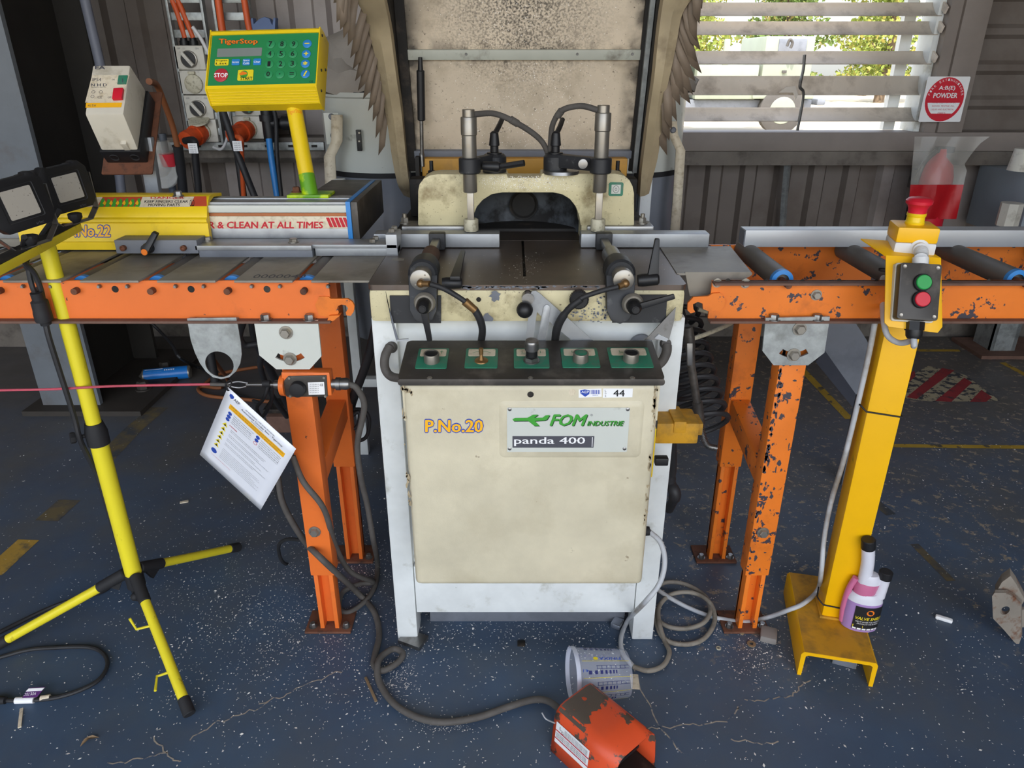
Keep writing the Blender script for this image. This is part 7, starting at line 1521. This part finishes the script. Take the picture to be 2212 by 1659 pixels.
cable('wall_cable', 'thin white cable drooping under the left outlets', [wp(460, 318, 3.84), wp(478, 322, 3.84), wp(490, 300, 3.84), wp(494, 260, 3.84), wp(490, 210, 3.84)], .007, m['cable_white'], group=gC)
cable('blue_hose', 'blue air hose running down the wall beside the console post', [wp(581, 300, 3.8), wp(586, 340, 3.78), wp(595, 400, 3.76), wp(604, 460, 3.74)], .016, m['blue'], 'hose')
cable('wall_cable', 'black cable running down the wall right of the blue hose', [wp(585, 215, 3.84), wp(596, 260, 3.82), wp(598, 330, 3.8), wp(605, 400, 3.76), wp(612, 460, 3.74)], .011, m['cableblk'], group=gC)
for (x, y, lb) in ((398, 86, 'a'), (418, 86, 'b'), (484, 60, 'c')):
    pass
PF = thing('pipe_fitting', 'black pipe tee fitting on the wall behind the console post', 'pipe fitting', wp(580, 300, 3.86))
b = NB(); p = wp(573, 215, 3.86); q = wp(585, 305, 3.86); cyl(b, p, q, .032); lathe(b, wp(577, 248, 3.86), (q - p), [(0, .04), (.03, .04)], 20); obj('pipe_tee', b, m['blackplastic'], PF)
b = NB(); c = wp(580, 266, 3.86); cyl(b, c, c + V((.16, 0, -.005)), .026); lathe(b, c + V((.07, 0, 0)), (1, 0, 0), [(0, .034), (.05, .034)], 20); obj('pipe_branch', b, m['blackplastic'], PF)
b = NB(); box(b, (c.x - .03, 3.88, c.z - .03), (c.x + .03, WY, c.z + .03)); obj('pipe_clip', b, m['steel'], PF)
BC = thing('blue_clip', 'dusty blue plastic clip on the wall just above the console', 'clip', wp(567, 65, 3.9)); b = NB()
plate(b, [wp(x, y, 3.86) for x, y in ((541, 66), (541, 40), (546, 38), (548, 52), (560, 40), (571, 36), (582, 40), (588, 54), (590, 38), (595, 38), (594, 66))], (0, .05, 0), .004); obj('clip_body', b, m['greymetal'], BC); LAST[0].data.materials[0] = M('bluedusty', '5c6f96', .6, var=.15)
b = NB(); p = wp(567, 66, 3.9); box(b, (p.x - .02, 3.91, p.z - .03), (p.x + .02, WY, p.z + .03)); obj('clip_back', b, m['greymetal'], BC)
cable('conduit', 'grey plastic conduit running up the dark column', [atY(268, 470, 3.55), atY(258, 380, 3.57), V((atY(215, 135, 3.6).x, 3.6, atY(215, 135, 3.6).z)), V((atY(178, 0, 3.6).x, 3.6, 2.2)), V((atY(178, 0, 3.6).x, 3.6, 4.4))], .022, m['pvc'], 'conduit', n=1)
cable('starter_cable', 'brown dusty cable arching from the starter box down into a black sleeve', [atY(322, 176, 2.3), atY(338, 183, 2.38), atY(352, 215, 2.42), atY(372, 270, 2.45), atY(384, 318, 2.46)], .0095, m['cablebrown'])
cable('cable_sleeve', 'black sleeve around the brown starter cable behind the carriage', [atY(384, 315, 2.46), atY(390, 360, 2.48), atY(396, 420, 2.5), atY(400, 470, 2.5), V((atY(400, 470, 2.5).x, 2.5, .4))], .0155, m['cableblk'], 'cable', n=1)
for c_, lb in ((wp(417, 321, 3.62), 'white paper tag wrapped on the left black cable'), (wp(513, 316, 3.64), 'white paper tag on the right orange cable')):
    b = NB(); box(b, (c_.x - .022, c_.y, c_.z - .022), (c_.x + .022, c_.y + .002, c_.z + .024)); o = obj('cable_tag', b, m['white']); tag(o, lb, 'tag', 'white cable tags')
    b = NB(); 
    for k in range(4): text(b, '1030 42', c_ + V((-.016, -.0002, .012 - k * .01)), V((.03, 0, 0)), V((0, 0, .005)), .0004, n=n0)
    obj('lettering', b, m['inkgrey'], o)
# extinguisher in a bag, its sign
SG = thing('extinguisher_sign', 'white sign with a red roundel reading POWDER on the window frame', 'sign', wp(2040, 265, 3.95))
sg = [(1997, 167), (2096, 168), (2073, 266), (1982, 265)]; cS = wp(2040, 215, 3.965); rS, uS = V((1, 0, 0)), V((0, 0, 1))
wS = (wp(2073, 266, 3.965).x - wp(1982, 265, 3.965).x) * .98; hS = wp(2040, 167, 3.965).z - wp(2040, 265, 3.965).z
b = NB(); plate(b, rrect(cS, rS, uS, wS, hS, .006), (0, .004, 0)); sgo = obj('sign_board', b, m['white'], SG)
R_ = wS * .455; b = NB(); b.faces.new([b.verts.new(p) for p in circ(cS + n0 * .0008, rS, uS, R_, 40, R_ * 1.08)]); obj('sign_roundel', b, m['red'], sgo)
b = NB(); A = [cS + n0 * .0016 + rS * R_ * .86 * math.cos(a) + uS * R_ * .9 * math.sin(a) for a in [math.pi + .18 + (math.pi - .36) * i / 20 for i in range(21)] if math.sin(a) > -.82]; b.faces.new([b.verts.new(p) for p in A]); obj('sign_field', b, m['white'], sgo)
b = NB(); text(b, 'A:B(E)', cS + rS * -R_ * .42 + uS * R_ * .42, rS * R_ * .84, uS * R_ * .24, .0018, bold=.02, n=n0); text(b, 'POWDER', cS + rS * -R_ * .62 + uS * R_ * .08, rS * R_ * 1.24, uS * R_ * .24, .0018, bold=.03, n=n0)
s_ = 'FIRE EXTINGUISHER'
for i, chx in enumerate(s_):
    if chx != ' ':
        a = math.radians(165 - 150 * i / (len(s_) - 1)); o_ = cS + rS * R_ * .84 * math.cos(a) + uS * R_ * .9 * math.sin(a); tn = rS * math.sin(a) - uS * math.cos(a); nm_ = rS * math.cos(a) + uS * math.sin(a); text(b, chx, o_ - tn * R_ * .04, tn * R_ * .085, nm_ * R_ * .11, .0018, n=n0)
obj('lettering', b, m['white'], sgo)
b = NB()
for k, s in enumerate(('TO BE USED FOR PAPER,', 'WOOD, TEXTILE, OIL,', 'LIQUID AND ELECTRICAL', 'FIRES')): wq = R_ * (1.25, 1.2, 1.2, .4)[k]; text(b, s, cS - rS * wq / 2 - uS * R_ * (.2 + k * .17), rS * wq, uS * R_ * .09, .002, n=n0)
obj('lettering', b, m['inkred'], sgo)
FX = thing('fire_extinguisher', 'red fire extinguisher hung on the wall inside a clear plastic bag', 'fire extinguisher', wp(2030, 470, 3.85))
fc_ = wp(2018, 372, 3.9); b = NB(); lathe(b, V((fc_.x, 3.88, fc_.z - .42)), (0, 0, 1), [(0, .08), (.02, .085), (.40, .085), (.46, .07), (.50, .03), (.54, .025)], 28); obj('cylinder_body', b, m['red'], FX)
b = NB(); box(b, (fc_.x - .03, 3.86, fc_.z + .10), (fc_.x + .06, 3.9, fc_.z + .13), .004); tube(b, [V((fc_.x - .03, 3.87, fc_.z + .11)), V((fc_.x - .09, 3.86, fc_.z + .04)), V((fc_.x - .11, 3.86, fc_.z - .12)), V((fc_.x - .11, 3.86, fc_.z - .25))], .012, 8); obj('valve_hose', b, m['blackplastic'], FX)
b = NB(); box(b, (fc_.x - .04, 3.95, fc_.z - .1), (fc_.x + .04, 4.06, fc_.z + .0)); obj('wall_hook', b, m['steel'], FX)
bagp = [(1975, 300), (2010, 297), (2070, 296), (2138, 294), (2125, 320), (2108, 335), (2096, 372), (2075, 440), (2066, 472), (2010, 474), (1960, 470), (1962, 420), (1968, 360), (1972, 310)]
def bagpt(x, y):
    k = math.exp(-((x - 2018) / 42) ** 2) * math.exp(-((y - 400) / 80) ** 2); return wp(x, y, 3.80 - .03 * k + .012 * math.sin(x * .11 + y * .05))
b = NB(); rows = []
for i in range(13):
    y = 295 + (473 - 295) * i / 12; f = i / 12; xl = 1976 - 16 * f; xr_ = (2138 - 60 * min(1, f * 2.6) ** .7) if f < .38 else 2096 - 30 * (f - .22) / .78
    rows.append([bagpt(xl + (xr_ - xl) * j / 10, y) for j in range(11)])
sheet(b, rows[:8]); bo = obj('bag', b, m['bag_clear'], FX)
b = NB(); sheet(b, rows[7:]); obj('bag_print', b, m['bagred'], FX)
# grey boxed fitting at the right edge
GB = thing('grey_housing', 'grey metal housing low on the wall at the right edge', 'housing', wp(2195, 480, 3.6)); b = NB(); p, q = wp(2196, 520, 3.6), wp(2330, 380, 3.6); box(b, (p.x, 3.6, p.z), (q.x, 4.05, q.z), .006); obj('housing_body', b, m['housinggrey'], GB)
b = NB(); lathe(b, wp(2180, 465, 3.58), (0, 0, 1), [(-.05, .05), (.06, .05)], 8); lathe(b, wp(2212, 345, 3.58), (0, 0, 1), [(-.05, .06), (.05, .05)], 12); box(b, (p.x + .03, 3.58, wp(2180, 465, 3.58).z), (p.x + .2, 3.64, wp(2212, 345, 3.58).z), .004); obj('housing_cap', b, m['socketgrey'], GB)
cable('conduit', 'square steel conduit running down the wall under the window', [wp(1703, 335, 4.02), wp(1695, 420, 4.02), wp(1690, 500, 4.02), V((wp(1690, 500, 4.02).x, 4.02, .3))], .018, m['galv'], 'conduit', n=1, seg=4)
